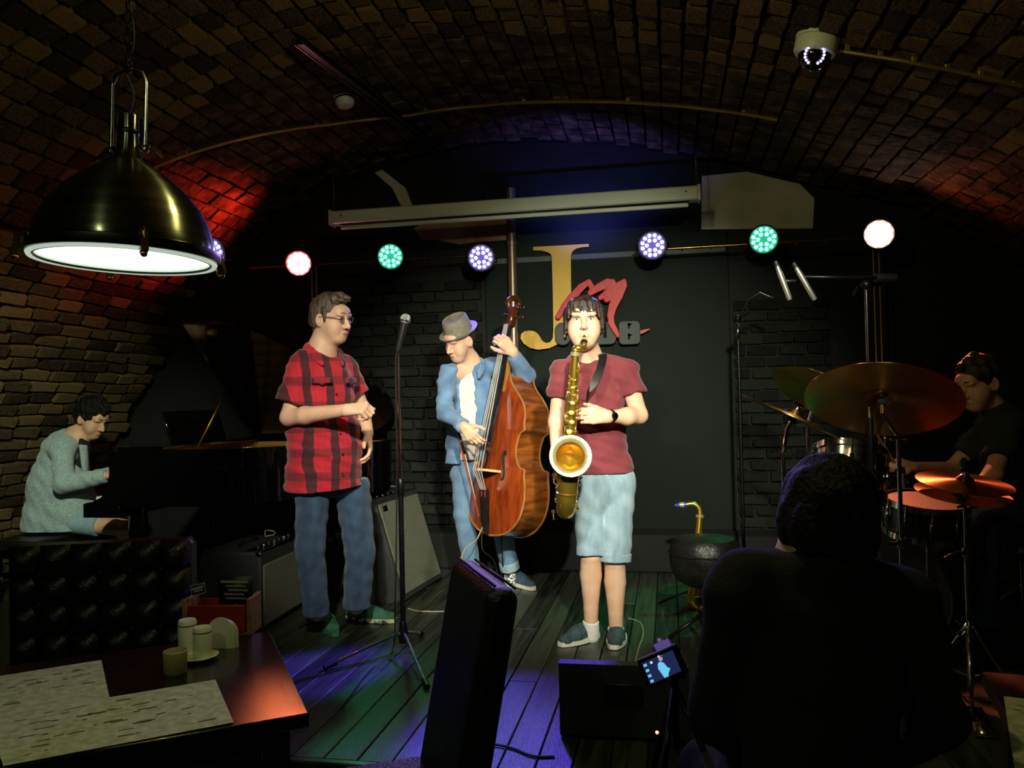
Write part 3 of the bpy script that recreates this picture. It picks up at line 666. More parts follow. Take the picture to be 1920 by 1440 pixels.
# ---- man in the plaid shirt
def plaid_man():
    P = thing('person', 'person in red plaid shirt and jeans standing by the microphone', 'person', G(640, 1172))
    o = D(620, 600, 4.30); R = frame(camv(.86, -.10, .42), camv(-.02, 1, .05)); s = 1.06
    fw = camv(.62, 0, .72); fw.z = 0; fw.normalize(); rt = fw.cross(Vector((0, 0, 1)))
    nb = D(604, 658, 4.32); shN = D(566, 686, 4.22); shF = D(648, 690, 4.46); elN = D(541, 783, 4.16); wrN = D(650, 769, 3.98); elF = D(680, 770, 4.52); wrF = D(690, 812, 4.40)
    hpN = D(587, 915, 4.25); hpF = D(660, 915, 4.38); knN = D(581, 1030, 4.22); knF = D(675, 1035, 4.38); anN = D(594, 1150, 4.27); anF = D(668, 1138, 4.40)
    S = SDF(); H = head_sdf(S, o, R, s, jaw=1.06)
    S.cone(nb, H(0, -.02, -.05), .072, .066, .03); S.cone(shN, shF, .05, .05, .05); S.cone(nb, D(600, 760, 4.32), .07, .12, .05, sq=(fw, 1.3)); S.cone(D(600, 760, 4.32), hpN.lerp(hpF, .5) + Vector((0, 0, .05)), .12, .09, .05, sq=(fw, 1.4))
    S.cone(hpN, knN, .08, .06, .03); S.cone(hpF, knF, .08, .06, .03); S.cone(knN, anN, .06, .042, .02); S.cone(knF, anF, .06, .042, .02)
    S.chain([shN, elN], [.050, .042], .02); S.chain([elN, elN.lerp(wrN, .3), wrN], [.043, .045, .030], .02); S.chain([shF, elF, wrF], [.05, .043, .03], .02)
    t1 = hand_sdf(S, wrN, camv(.93, .12, .2), camv(.05, .75, .6), camv(.3, .9, .45), curls=[(62, 75, 50), (64, 78, 50), (66, 80, 50), (68, 80, 50)], s=1.08, thumb=(.8, .25, -.55), tcurl=10)
    t2 = hand_sdf(S, wrF, camv(.2, -.9, .3), camv(.8, .1, -.2), camv(.0, .3, .9), curl=(25, 30, 20), s=1.05)
    b1 = bbox([p for p, _ in t1] + [wrN], .05); b2 = bbox([p for p, _ in t2] + [wrF], .05); bh = bbox([o], .18)
    S.build('body', SKIN_A, P, .008, fine=[(b1[0], b1[1], .004), (b2[0], b2[1], .005), (bh[0], bh[1], .0028)])
    face_parts(P, H, R, s, look=(0, 1, -.15), brow=M_HAIRGR)
    S = SDF(); S.ell(H(0, -.022, .045), [.083 * s, .100 * s, .090 * s], R, .02); S.ell(H(0, -.055, -.012), [.074 * s, .060 * s, .072 * s], R, .03)
    S.ell(H(0, .10, -.03), [.082 * s, .098 * s, .110 * s], R, .010, 'sub'); S.ell(H(0, .03, -.075), [.1 * s, .085 * s, .075 * s], R, .010, 'sub'); S.cut(H(0, 0, -.06), R @ Vector((0, -.3, -1)))
    S.chain([H(0, -.02, .122), H(.0, .05, .124), H(-.01, .105, .118)], [.020 * s, .020 * s, .007 * s], .02); S.chain([H(.03, -.02, .112), H(.035, .05, .108), H(.03, .10, .104)], [.022 * s, .020 * s, .006 * s], .02); S.chain([H(-.03, -.02, .112), H(-.035, .05, .110), H(-.025, .095, .106)], [.022 * s, .020 * s, .006 * s], .02)
    for sx in (-1, 1): S.cone(H(sx * .074, .018, .05), H(sx * .0775, .022, -.008), .012 * s, .005 * s, .01)
    S.folds(.0011, ((1, .4, .2), 200, 0), ((.3, 1, .3), 180, 1)); S.build('hair', M_HAIRGR, P, .0045)
    # glasses
    g = MB()
    for sx in (-1, 1):
        g.tube([H(sx * .033 + .022 * math.cos(a), .104 - .008 * abs(math.cos(a)), .008 + .016 * math.sin(a)) for a in [2 * PI * k / 16 for k in range(16)]], .0016, 6, closed=True)
        g.tube([H(sx * .055, .098, .015), H(sx * .077, .06, .017), H(sx * .084, .0, .016), H(sx * .084, -.02, .002)], [.0030, .0030, .0024, .002], 6)
    g.tube([H(-.011, .106, .012), H(0, .110, .014), H(.011, .106, .012)], .0016, 6); gl = g.build('glasses', pm('steel_glasses', C8(200, 200, 196), rough=.2, metal=.8), P)
    for sx in (-1, 1):
        b = MB(); b.add([H(sx * .033 + .0215 * math.cos(a), .1035 - .008 * abs(math.cos(a)), .008 + .0155 * math.sin(a)) for a in [2 * PI * k / 16 for k in range(16)]], [tuple(range(16))]); b.build('lens', pm('glass_lens', C8(235, 240, 240), rough=.03, trans=1.0), gl)
    # shirt
    M = plaid_mat('red_plaid', fw); S = SDF(); mid = lambda px, py, dd=4.32: D(px, py, dd)
    S.cone(mid(604, 730), mid(604, 800), .174, .180, .05, sq=(fw, 1.20)); S.cone(mid(604, 800), mid(608, 925), .182, .210, .05, sq=(fw, 1.05)); S.ell(mid(616, 838) + fw * .05, (.15, .13, .16), frame(fw), .06)
    S.cone(nb + Vector((0, 0, -.035)), shN, .072, .064, .05); S.cone(nb + Vector((0, 0, -.035)), shF, .072, .062, .05)
    ca = lambda a, b_, t: (a.lerp(b_, t), (b_ - a).normalized())
    p_, n_ = ca(shN, elN, .72); S.cone(shN, elN, .070, .092, .03, cuts=[(p_, n_)]); p_, n_ = ca(shF, elF, .62); S.cone(shF, elF, .066, .08, .03, cuts=[(p_, n_)])
    S.ell(nb + fw * .035 + Vector((0, 0, .04)), (.075, .095, .085), frame(fw), .012, 'sub'); S.cone(nb + fw * .12 + Vector((0, 0, .02)), nb + fw * .145 + Vector((0, 0, -.11)), .05, .012, .01, op='sub')
    hem = mid(604, 914); S.cut(hem - rt * .0, (Vector((0, 0, -1)) - rt * .06))
    S.folds(.0034, ((.3, .2, 1), 50, 0), ((-.6, .2, .7), 42, 1.7)); S.folds(.0024, ((.9, .2, .3), 70, .6), ((.3, .1, 1), 110, .3)); shirt = S.build('shirt', M, P, .0062)
    # collar wings, pocket flaps, button band
    for sx in (-1, 1):
        S = SDF(); c = nb + fw * .0 + Vector((0, 0, .012)); q = lambda a, z, r: c + (fw * math.cos(a) + rt * sx * math.sin(a)) * r + Vector((0, 0, z))
        
        cpt = [(3.1, .020, .080), (2.4, .018, .084), (1.7, .006, .090), (1.1, -.022, .099), (.7, -.055, .112), (.5, -.088, .126)]; crd = [.022, .023, .025, .027, .024, .012]
        for i in range(5): am = (cpt[i][0] + cpt[i + 1][0]) / 2; S.cone(q(*cpt[i]), q(*cpt[i + 1]), crd[i], crd[i + 1], .008, sq=((fw * math.cos(am) + rt * sx * math.sin(am) + Vector((0, 0, .5))).normalized(), 3.0))
        S.build('collar', M, shirt, .0045)
        pc = nb + fw * .158 + rt * sx * .085 + Vector((0, 0, -.165)); Rp = frame((fw + rt * sx * .55), (0, 0, 1)); S = SDF(); S.rbox(pc - fw * .004, (.052, .007, .015), Rp, .006, .004); S.cone(pc - fw * .004, pc - fw * .004 + Vector((0, 0, -.016)), .016, .008, .01, sq=(Rp @ Vector((0, 1, 0)), 2.2)); S.build('pocket_flap', M, shirt, .0045)
    for k in range(5): b = MB(); b.lathe([(.0055, .0), (.0055, .003), (0, .0036)], T(mid(604, 740 + 36 * k) + fw * (.158 + .022 * min(k, 3)) , fw), 10); b.build('button', M_DARKCLOTH, shirt)
    # jeans
    S = SDF(); S.cone(hpN + Vector((0, 0, .03)), hpF + Vector((0, 0, .03)), .090, .088, .04); S.chain([hpN, knN, anN + Vector((0, 0, -.025))], [.090, .078, .068], .012); S.chain([hpF, knF, anF + Vector((0, 0, -.02))], [.098, .082, .074], .012)
    S.cut(hem + Vector((0, 0, .04)), (0, 0, 1)); S.cut(Vector((0, 0, .122)), (0, 0, -1))
    S.folds(.0018, ((.3, .1, 1), 74, .5), ((-.5, .3, .8), 57, 0)); S.folds(.0012, ((.6, .2, -.6), 110, 1)); S.build('jeans', M_JEANDK, P, .0068)
    shoe(P, G(588, 1150), G(628, 1195), M_SHOE3, M_SHOE3, 1.05, lace=False, mocc=True); shoe(P, G(650, 1160), G(742, 1168), M_SHOE3, pm('cream_stitch_sole', C8(40, 60, 48), C8(200, 196, 160), 40, .6, contrast=(.45, .55)), 1.02, lace=False, mocc=True)
plaid_man()

# ---- double bass player
def bassist():
    P = thing('person', 'person in grey hat and open blue shirt playing the double bass', 'person', G(920, 1098))
    o = D(862, 640, 5.16); R = frame(camv(-.62, -.42, .66), camv(-.20, .88, .34)); s = 1.04
    fw = camv(-.30, 0, .95); fw.z = 0; fw.normalize()
    nb = D(882, 680, 5.24); shR = D(840, 702, 5.18); shL = D(930, 688, 5.34); elR = D(834, 774, 5.00); wrR = D(869, 799, 4.80); elL = D(985, 706, 5.18); wrL = D(962, 660, 5.03)
    hpR = D(872, 890, 5.26); hpL = D(912, 890, 5.32); knR = D(870, 965, 5.24); anR = D(884, 1062, 5.28); knL = D(938, 975, 5.28); anL = D(956, 1066, 5.36)
    S = SDF(); H = head_sdf(S, o, R, s, jaw=.97)
    S.cone(nb, H(0, -.02, -.05), .058, .055, .03); S.cone(shR, shL, .05, .05, .05); S.cone(nb, D(884, 760, 5.28), .06, .10, .05, sq=(fw, 1.7)); S.cone(D(884, 760, 5.28), hpR.lerp(hpL, .5), .11, .10, .05, sq=(fw, 1.7))
    S.chain([shR, elR, wrR], [.046, .039, .026], .02); S.chain([shL, elL, wrL], [.046, .039, .028], .02)
    for h_, k_, a_ in ((hpR, knR, anR), (hpL, knL, anL)): S.chain([h_, k_, a_], [.08, .055, .036], .03)
    t1 = hand_sdf(S, wrR, camv(.62, -.72, .3), camv(-.35, .1, .9), camv(.8, .55, .2), curls=[(25, 30, 20), (30, 36, 24), (34, 40, 26), (40, 44, 28)], s=1.0)
    t2 = hand_sdf(S, wrL, camv(-.62, .68, .35), camv(.05, .3, .95), camv(-.6, -.6, .3), curls=[(48, 60, 40), (46, 58, 40), (44, 58, 40), (44, 56, 40)], s=1.1, thumb=(.7, .5, -.7))
    b1 = bbox([p for p, _ in t1] + [wrR], .05); b2 = bbox([p for p, _ in t2] + [wrL], .05); bh = bbox([o], .175)
    S.build('body', SKIN_A, P, .009, fine=[(b1[0], b1[1], .0045), (b2[0], b2[1], .0045), (bh[0], bh[1], .003)])
    face_parts(P, H, R, s, look=(0, .9, -.5), closed=True)
    S = SDF(); S.ell(H(0, -.03, .02), [.081 * s, .094 * s, .08 * s], R, .02); S.ell(H(0, .10, -.02), [.085 * s, .10 * s, .12 * s], R, .01, 'sub'); S.cut(H(0, 0, -.05), R @ Vector((0, 0, -1))); S.ell(H(0, .02, -.04), [.1 * s, .05 * s, .055 * s], R, .01, 'sub'); S.build('hair', M_HAIRBR, P, .006)
    # hat: pork pie with short brim
    Rh = R @ Matrix.Rotation(-.12, 3, 'X'); mh = Rh.to_4x4(); mh.translation = H(0, -.012, .062)
    m2 = mh @ Matrix.Diagonal((.92, 1.06, 1, 1)); b = MB(); b.lathe([(.094, .0), (.094, .004), (.090, .05), (.083, .094), (.078, .099), (.070, .094), (.05, .088), (.0, .086)], m2, 32); hat = b.build('hat', M_HAT, P)
    b = MB(); b.lathe([(.088, -.004), (.110, -.008), (.128, -.002), (.131, .006), (.126, .006), (.108, .0), (.088, .006)], m2, 36, cap=False); b.build('hat_brim', M_HAT, hat)
    b = MB(); b.lathe([(.0935, .004), (.0955, .005), (.0945, .026), (.0915, .027)], m2, 32, cap=False); b.build('hat_band', M_HAT, hat)
    # white undershirt
    S = SDF(); S.cone(D(884, 740, 5.27), D(882, 865, 5.27), .134, .128, .05, sq=(fw, 1.38)); S.cone(nb + Vector((0, 0, -.05)), D(884, 740, 5.265), .08, .125, .05, sq=(fw, 1.45)); S.ell(nb + fw * .05 + Vector((0, 0, .0)), (.07, .08, .07), frame(fw), .012, 'sub'); S.cut(D(884, 862, 5.2), (0, 0, -1)); S.folds(.0010, ((.4, .1, 1), 60, 0), ((.8, .1, .4), 45, 1)); S.build('undershirt', M_WTEE, P, .0075)
    # open shirt
    rt = fw.cross(Vector((0, 0, 1))); S = SDF()
    S.cone(D(884, 735, 5.27), D(880, 880, 5.27), .160, .166, .05, sq=(fw, 1.38)); S.cone(nb + Vector((0, 0, -.035)), shR, .064, .060, .05); S.cone(nb + Vector((0, 0, -.035)), shL, .064, .058, .05)
    S.chain([shR, elR, wrR], [.062, .056, .042], .02, cuts=[(wrR - (wrR - elR).normalized() * .012, (wrR - elR).normalized())]); S.chain([shL, elL, wrL], [.062, .060, .046], .02, cuts=[(wrL - (wrL - elL).normalized() * .02, (wrL - elL).normalized())])
    vf = lambda x, z: D(884, 735, 5.27) + rt * x + fw * .14 + Vector((0, 0, z))
    S.cone(vf(.0, .20) , vf(-.02, -.55), .050, .072, .006, op='sub', sq=(fw, .42)); S.ell(nb + fw * .03 + Vector((0, 0, .03)), (.07, .08, .07), frame(fw), .012, 'sub')
    S.cut(D(880, 868, 5.27), (Vector((0, 0, -1)))); S.folds(.0034, ((.3, .2, 1), 52, 0), ((-.5, .4, .7), 46, 1.3)); S.folds(.0024, ((.9, .2, .4), 80, .6), ((.2, .3, 1), 105, .3)); sh = S.build('shirt', M_CHAMBRAY, P, .007)
    for sx in (-1, 1):
        S = SDF(); c = nb + Vector((0, 0, -.0)); q = lambda a, z, r: c + (fw * math.cos(a) + rt * sx * math.sin(a)) * r + Vector((0, 0, z))
        
        cpt = [(3.1, .02, .074), (2.4, .018, .078), (1.7, .005, .086), (1.2, -.03, .102), (.9, -.065, .122), (.75, -.10, .138)]; crd = [.020, .022, .024, .026, .022, .012]
        for i in range(5): am = (cpt[i][0] + cpt[i + 1][0]) / 2; S.cone(q(*cpt[i]), q(*cpt[i + 1]), crd[i], crd[i + 1], .008, sq=((fw * math.cos(am) + rt * sx * math.sin(am) + Vector((0, 0, .5))).normalized(), 3.0))
        S.build('collar', M_CHAMBRAY, sh, .005)
    S = SDF(); S.cone(hpR, hpL, .10, .10, .05); S.chain([hpR, knR, anR], [.088, .068, .056], .01); S.chain([hpL, knL, anL], [.088, .068, .06], .01, cuts=[(anL, (anL - knL).normalized())]); S.folds(.0014, ((.3, .1, 1), 70, .5), ((-.5, .3, .8), 60, 0)); S.cut(Vector((0, 0, .06)), (0, 0, -1)); j = S.build('jeans', M_JEANMD, P, .0075)
    d = (anL - knL).normalized(); S = SDF(); a = anL - d * .055; S.cone(a - d * .03, anL + d * .03, .066, .067, .004, cuts=[(a, -d), (anL + d * .004, d)]); S.cone(a - d * .1, anL + d * .1, .05, .05, .004, op='sub'); S.build('cuff', M_JEANLT, j, .006)
    S = SDF(); S.cone(anL, anL + Vector((0, 0, -.10)), .038, .042, .01); S.build('sock', pm('patterned_sock', C8(40, 50, 66), C8(220, 220, 215), 70, .9, contrast=(.48, .52)), P, .006)
    shoe(P, G(948, 1086), G(1000, 1108), M_SHOE2, M_SOLE, 1.03); shoe(P, G(890, 1090), G(868, 1112), M_SHOE2, M_SOLE, 1.0)
bassist()

# ---- pianist
def pianist():
    dd = 5.62; base = G(110, 1080); base.z = 0
    P = thing('person', 'person in grey-green jacket seated playing the grand piano', 'person', base)
    o = D(172, 786, dd); R = frame(camv(.84, -.40, .30), camv(.38, .90, .15)); s = 1.08
    fw = Vector((1, 0, 0)); rt = Vector((0, -1, 0)); nb = D(140, 826, dd); hp = D(92, 968, dd)
    shN = D(117, 842, dd - .17); shF = D(132, 846, dd + .18); elN = D(119, 908, dd - .24); wrN = D(199, 892, dd - .22); elF = D(150, 905, dd + .22); wrF = D(208, 886, dd + .15)
    S = SDF(); H = head_sdf(S, o, R, s, jaw=.95)
    S.cone(nb, H(0, -.02, -.05), .056, .055, .03); S.cone(shN, shF, .05, .05, .05); S.cone(nb, hp, .10, .14, .05)
    S.chain([shN, elN, wrN], [.046, .04, .026], .02); S.chain([shF, elF, wrF], [.046, .04, .026], .02)
    knN = D(238, 992, dd - .18); knF = D(238, 990, dd + .12); an = Vector((0, 0, 0))
    for k_, dy in ((knN, -.18), (knF, .12)):
        f_ = Vector((k_.x - .02, k_.y, .09)); S.chain([hp + Vector((0.06, dy * .45, 0)), k_, f_], [.066, .056, .038], .02)
    t1 = hand_sdf(S, wrN, camv(1, -.02, 0), (0, 0, 1), (0, 1, 0), curl=(18, 34, 28)); t2 = hand_sdf(S, wrF, camv(1, 0, 0), (0, 0, 1), (0, -1, 0), curl=(18, 34, 28))
    b1 = bbox([p for p, _ in t1] + [wrN], .05); bh = bbox([o], .18)
    S.build('body', SKIN_B, P, .009, fine=[(b1[0], b1[1], .0055), (bh[0], bh[1], .0042)])
    face_parts(P, H, R, s, look=(0, .8, -.6), closed=True, brow=M_HAIRBK)
    S = SDF(); S.ell(H(0, -.02, .05), [.092 * s, .108 * s, .098 * s], R, .02); S.ell(H(0, -.06, .0), [.08 * s, .06 * s, .07 * s], R, .03); S.ell(H(0, .11, -.04), [.085 * s, .095 * s, .1 * s], R, .025, 'sub'); S.ell(H(0, .03, -.060), [.1 * s, .075 * s, .07 * s], R, .02, 'sub')
    S.cone(H(0, .02, .12), H(0, .085, .10), .05 * s, .025 * s, .03); S.cut(H(0, 0, -.05), R @ Vector((0, 0, -1))); S.folds(.003, ((1, .4, .2), 150, 0), ((.3, 1, .3), 140, 1), ((.2, .3, 1), 130, 2)); S.build('hair', M_HAIRBK, P, .0045)
    S = SDF(); S.chain([D(122, 850, dd), D(104, 910, dd), D(102, 975, dd), D(108, 1000, dd)], [.165, .178, .205, .215], .05, sq=(fw, 1.12)); S.chain([D(128, 905, dd - .03), D(134, 960, dd - .03), D(137, 1000, dd - .03)], [.15, .17, .19], .06); S.cone(nb + Vector((-.03, 0, -.01)), shN, .075, .07, .05); S.cone(nb + Vector((-.03, 0, -.01)), shF, .075, .07, .05); S.cone(shN, shF, .07, .07, .05)
    S.chain([shN, elN, wrN], [.070, .064, .050], .02, cuts=[(wrN, (wrN - elN).normalized())]); S.chain([shF, elF, wrF], [.066, .058, .046], .02, cuts=[(wrF, (wrF - elF).normalized())])
    S.cone(nb + fw * .05 + Vector((0, 0, .05)), nb + fw * .16 + Vector((0, 0, -.25)), .075, .05, .012, op='sub'); S.cut(D(110, 990, dd), (Vector((0, 0, -1)))); S.folds(.0018, ((.3, .2, 1), 60, 0), ((.6, .4, .7), 52, 1.3), ((.8, .1, .5), 95, .4)); ja = S.build('jacket', M_JACKET, P, .0075); S = SDF(); c = nb + Vector((-.02, 0, .01))
    for i in range(7): a, a2 = PI * .28 + PI * 1.44 * i / 7, PI * .28 + PI * 1.44 * (i + 1) / 7; S.cone(c + fw * math.cos(a) * .09 + rt * math.sin(a) * .085 + Vector((0, 0, -.05 * max(0, math.cos(a)))), c + fw * math.cos(a2) * .09 + rt * math.sin(a2) * .085 + Vector((0, 0, -.05 * max(0, math.cos(a2)))), .024, .024, .008, sq=((fw * math.cos(a) + rt * math.sin(a)).normalized(), 2.4))
    S.build('collar', M_JACKET, ja, .006)
    S = SDF(); S.cone(nb + fw * .03, D(130, 960, dd), .08, .12, .03); S.build('shirt', M_DARKCLOTH, P, .011)
    b = MB(); b.bar(nb + fw * .11 + rt * .05 + Vector((0, 0, -.03)), nb + fw * .16 + rt * .08 + Vector((0, 0, -.26)), .012, .07, up=rt); b.build('lapel', M_JACKET, ja)
    S = SDF(); 
    for k_, dy in ((knN, -.18), (knF, .12)):
        a = hp + Vector((0.06, dy * .45, .0)); p_ = a.lerp(k_, .66); S.cone(a, k_, .085, .074, .02, cuts=[(p_, (k_ - a).normalized())])
    S.build('shorts', M_JEANLT, P, .009)
    for k_, dy in ((knN, -.18), (knF, .12)): shoe(P, (k_.x - .09, k_.y, 0), (k_.x + .18, k_.y, 0), M_SHOE1, M_SOLE)
pianist()

# ---- drummer
def drummer():
    dd = 4.15; P = thing('person', 'person in dark T-shirt seated behind the drum kit', 'person', Vector((D(1890, 900, dd).x, D(1890, 900, dd).y, 0)))
    o = D(1836, 720, dd); R = frame(camv(-.84, -.30, .25), camv(-.25, .95, .1)); s = 1.10; fw = camv(-.9, 0, .2); fw.z = 0; fw.normalize()
    nb = D(1868, 772, dd + .02); hp = D(1915, 960, dd); shN = D(1892, 800, dd - .16); shF = D(1862, 795, dd + .20); elN = D(1862, 890, dd - .30); wrN = D(1800, 940, dd - .34); elF = D(1785, 880, dd + .22); wrF = D(1712, 876, dd + .12)
    S = SDF(); H = head_sdf(S, o, R, s, jaw=1.02)
    S.cone(nb, H(0, -.02, -.05), .060, .056, .02); S.cone(shN, shF, .045, .045, .03); S.cone(nb + Vector((0, 0, -.1)), hp, .08, .12, .05); S.chain([shN, elN, wrN], [.05, .042, .028], .02); S.chain([shF, elF, wrF], [.05, .042, .028], .02)
    for dy, kx in ((-.16, 1842), (.18, 1830)):
        k_ = D(kx, 985, dd + dy); S.chain([hp + (k_ - hp) * .1, k_, Vector((k_.x, k_.y, .1))], [.09, .065, .04], .02)
    t1 = hand_sdf(S, wrF, camv(-.9, .35, .1), camv(.2, .8, .4), camv(0, .5, .8), curl=(60, 70, 45)); t2 = hand_sdf(S, wrN, camv(-.95, .0, .1), camv(0, .9, .3), camv(0, .4, .8), curl=(60, 70, 45))
    b1 = bbox([p for p, _ in t1] + [wrF], .05); b2 = bbox([p for p, _ in t2] + [wrN], .05); bh = bbox([o], .18)
    S.build('body', SKIN_B, P, .009, fine=[(b1[0], b1[1], .005), (b2[0], b2[1], .005), (bh[0], bh[1], .004)])
    face_parts(P, H, R, s, look=(0, .8, -.6), closed=True)
    S = SDF(); S.ell(H(0, -.018, .052), [.088 * s, .106 * s, .086 * s], R, .02); S.ell(H(0, -.055, -.005), [.078 * s, .06 * s, .07 * s], R, .03); S.ell(H(0, .10, -.035), [.084 * s, .094 * s, .1 * s], R, .01, 'sub'); S.ell(H(0, .03, -.07), [.1 * s, .08 * s, .07 * s], R, .01, 'sub'); S.chain([H(0, .0, .125), H(0, .085, .112)], [.03 * s, .018 * s], .02); S.cut(H(0, 0, -.05), R @ Vector((0, 0, -1))); S.folds(.003, ((1, .4, .2), 110, 0), ((.3, 1, .3), 130, 1)); S.build('hair', M_HAIRBR, P, .0055)
    S = SDF(); S.chain([D(1882, 815, dd), hp], [.155, .16], .05, sq=(fw, 1.25)); S.cone(nb + Vector((0, 0, -.03)), shN, .066, .064, .05); S.cone(nb + Vector((0, 0, -.03)), shF, .066, .064, .05)
    for a, e in ((shN, elN), (shF, elF)): S.cone(a, e, .066, .082, .03, cuts=[(a.lerp(e, .7), (e - a).normalized())])
    S.folds(.003, ((.3, .2, 1), 50, 0), ((.6, .4, .7), 42, 1.3)); S.build('t_shirt', pm('dark_green_jersey', C8(34, 40, 32), C8(46, 52, 42), 10, .9), P, .009)
    S = SDF()
    for dy, kx in ((-.16, 1842), (.18, 1830)):
        k_ = D(kx, 985, dd + dy); S.chain([hp + (k_ - hp) * .1, k_, Vector((k_.x, k_.y, .1))], [.105, .08, .065], .02)
    S.cut(Vector((0, 0, .07)), (0, 0, -1)); S.build('jeans', M_JEANDK, P, .0095)
    for dy, kx in ((-.16, 1842), (.18, 1830)):
        k_ = D(kx, 985, dd + dy); q = Vector((k_.x, k_.y, 0)); shoe(P, q - fw * .08, q + fw * .2, M_BLACK, M_BLACK)
    for wr, dirv in ((wrF, camv(-.6, .75, .3)), (wrN, camv(-.9, .12, .4))):
        st = thing('drumstick', 'wooden drumstick gripped in the raised far hand of the drummer' if wr is wrF else 'wooden drumstick in the near hand above the hi-hat', 'drumstick', wr); c = wr + camv(-1, .0, .05) * .085
        b = MB(); b.tube([c - dirv * .12, c + dirv * .2, c + dirv * .24, c + dirv * .26, c + dirv * .27], [.007, .007, .004, .0055, .002], 8); b.build('shaft', M_WOOD, st)
    th = thing('drum_throne', 'black padded drum throne beneath the seated drummer', 'stool', Vector((hp.x, hp.y, 0)))
    b = MB(); b.lathe([(0, .0), (.15, .0), (.165, .02), (.165, .06), (.15, .08), (0, .085)], T((hp.x, hp.y, hp.z - .235)), 24); b.build('seat', M_LEATHER, th); b = MB(); b.tube([(hp.x, hp.y, hp.z - .235), (hp.x, hp.y, .12)], .018, 10); b.build('post', M_CHROME, th)
    for k in range(3):
        a = k * 2.09 + .5; b = MB(); b.tube([(hp.x, hp.y, .25), (hp.x + .22 * math.cos(a), hp.y + .22 * math.sin(a), .012)], .01, 8); b.build('leg', M_CHROME, th)
drummer()

# ---- listener in the foreground, seen from behind
def listener():
    dd = 1.78; c = D(1530, 1300, dd); P = thing('person', 'person in dark clothes seated in the foreground seen from behind', 'person', (c.x, c.y, HZ))
    o = D(1548, 972, dd); fw = Vector((-.22, 1, 0)).normalized(); R = frame(fw + Vector((0, 0, -.05)), camv(.04, 1, 0)); s = 1.06; rt = fw.cross(Vector((0, 0, 1)))
    nb = D(1540, 1070, dd + .02); shL = D(1392, 1100, dd + .02); shR = D(1690, 1130, dd + .02); elL = D(1345, 1340, dd + .12); elR = D(1752, 1350, dd + .1); wrL = D(1400, 1400, dd + .36); wrR = D(1650, 1430, dd + .36); hp = D(1535, 1560, dd)
    S = SDF(); H = head_sdf(S, o, R, s)
    S.cone(nb, H(0, -.015, -.05), .064, .062, .03); S.cone(shL, shR, .055, .055, .05); S.cone(nb, hp, .10, .14, .05); S.chain([shL, elL, wrL], [.05, .042, .03], .02); S.chain([shR, elR, wrR], [.05, .042, .03], .02)
    t1 = hand_sdf(S, wrL, fw, (0, 0, 1), rt, curl=(35, 45, 30)); t2 = hand_sdf(S, wrR, fw, (0, 0, 1), -rt, curl=(35, 45, 30))
    for sx in (-1, 1):
        k_ = Vector((hp.x, hp.y, .22)) + fw * .42 + rt * sx * .13; S.chain([Vector((hp.x, hp.y, .24)) + rt * sx * .09, k_, Vector((k_.x, k_.y, HZ + .09))], [.09, .065, .045], .03)
    bh = bbox([o], .18); S.build('body', SKIN_B, P, .010, fine=[(bh[0], bh[1], .0045)])
    S = SDF(); S.ell(H(0, -.02, .045), [.09 * s, .11 * s, .094 * s], R, .02); S.ell(H(0, -.05, -.02), [.085 * s, .075 * s, .08 * s], R, .03); [S.ell(H(sx * .068, .005, -.005), [.03 * s, .055 * s, .06 * s], R, .02) for sx in (-1, 1)]; S.ell(H(0, .12, -.04), [.09 * s, .085 * s, .1 * s], R, .01, 'sub'); S.cut(H(0, 0, -.085), R @ Vector((0, 0, -1))); S.folds(.002, ((1, .4, .2), 130, 0), ((.3, 1, .3), 120, 1)); S.build('hair', M_HAIRBK, P, .005)
    S = SDF(); S.chain([nb + Vector((0, 0, -.12)), hp], [.17, .175], .06, sq=(fw, 1.35)); S.cone(nb + Vector((0, 0, -.03)), shL, .075, .07, .06); S.cone(nb + Vector((0, 0, -.03)), shR, .075, .07, .06)
    S.chain([shL, elL, wrL], [.078, .066, .05], .03); S.chain([shR, elR, wrR], [.078, .066, .05], .03); S.cone(nb + Vector((0, 0, -.02)), H(0, -.03, -.085), .088, .080, .03); S.folds(.003, ((.3, .2, 1), 45, 0), ((.6, .4, .7), 40, 1.3)); S.build('sweater', M_DARKCLOTH, P, .009)
    S = SDF()
    for sx in (-1, 1):
        k_ = Vector((hp.x, hp.y, .22)) + fw * .42 + rt * sx * .13; S.chain([Vector((hp.x, hp.y, .24)) + rt * sx * .09, k_, Vector((k_.x, k_.y, HZ + .07))], [.105, .08, .062], .03)
    S.build('trousers', M_DARKCLOTH, P, .011)
    for sx in (-1, 1):
        k_ = Vector((hp.x, hp.y, 0)) + fw * .42 + rt * sx * .13; S = SDF(); S.cone((k_.x, k_.y, HZ + .05), (k_ + fw * .17).xy.to_3d() + Vector((0, 0, HZ + .035)), .045, .04, .02); S.cut((0, 0, HZ + .002), (0, 0, -1)); S.build('shoe', M_BLACK, P, .008)
    # the chair under him
    q = Vector((hp.x, hp.y, 0)); Cc = thing('chair', 'dark wooden chair under the listener in the foreground', 'chair', (q.x, q.y, HZ)); Rc = frame(fw)
    b = MB(); b.box(q + fw * .05 + Vector((0, 0, .115)), (.21, .21, .03), Rc, bev=.012); b.build('seat', M_LEATHER, Cc)
    for sx in (-1, 1):
        for sy in (-1, 1):
            p = q + rt * sx * .18 + fw * (.05 + sy * .18); b = MB(); b.bar((p.x, p.y, HZ), (p.x, p.y, .09 if sy > 0 else .10), .035, .035, up=fw, bev=.005); b.build('leg', M_TABLE, Cc)
listener()
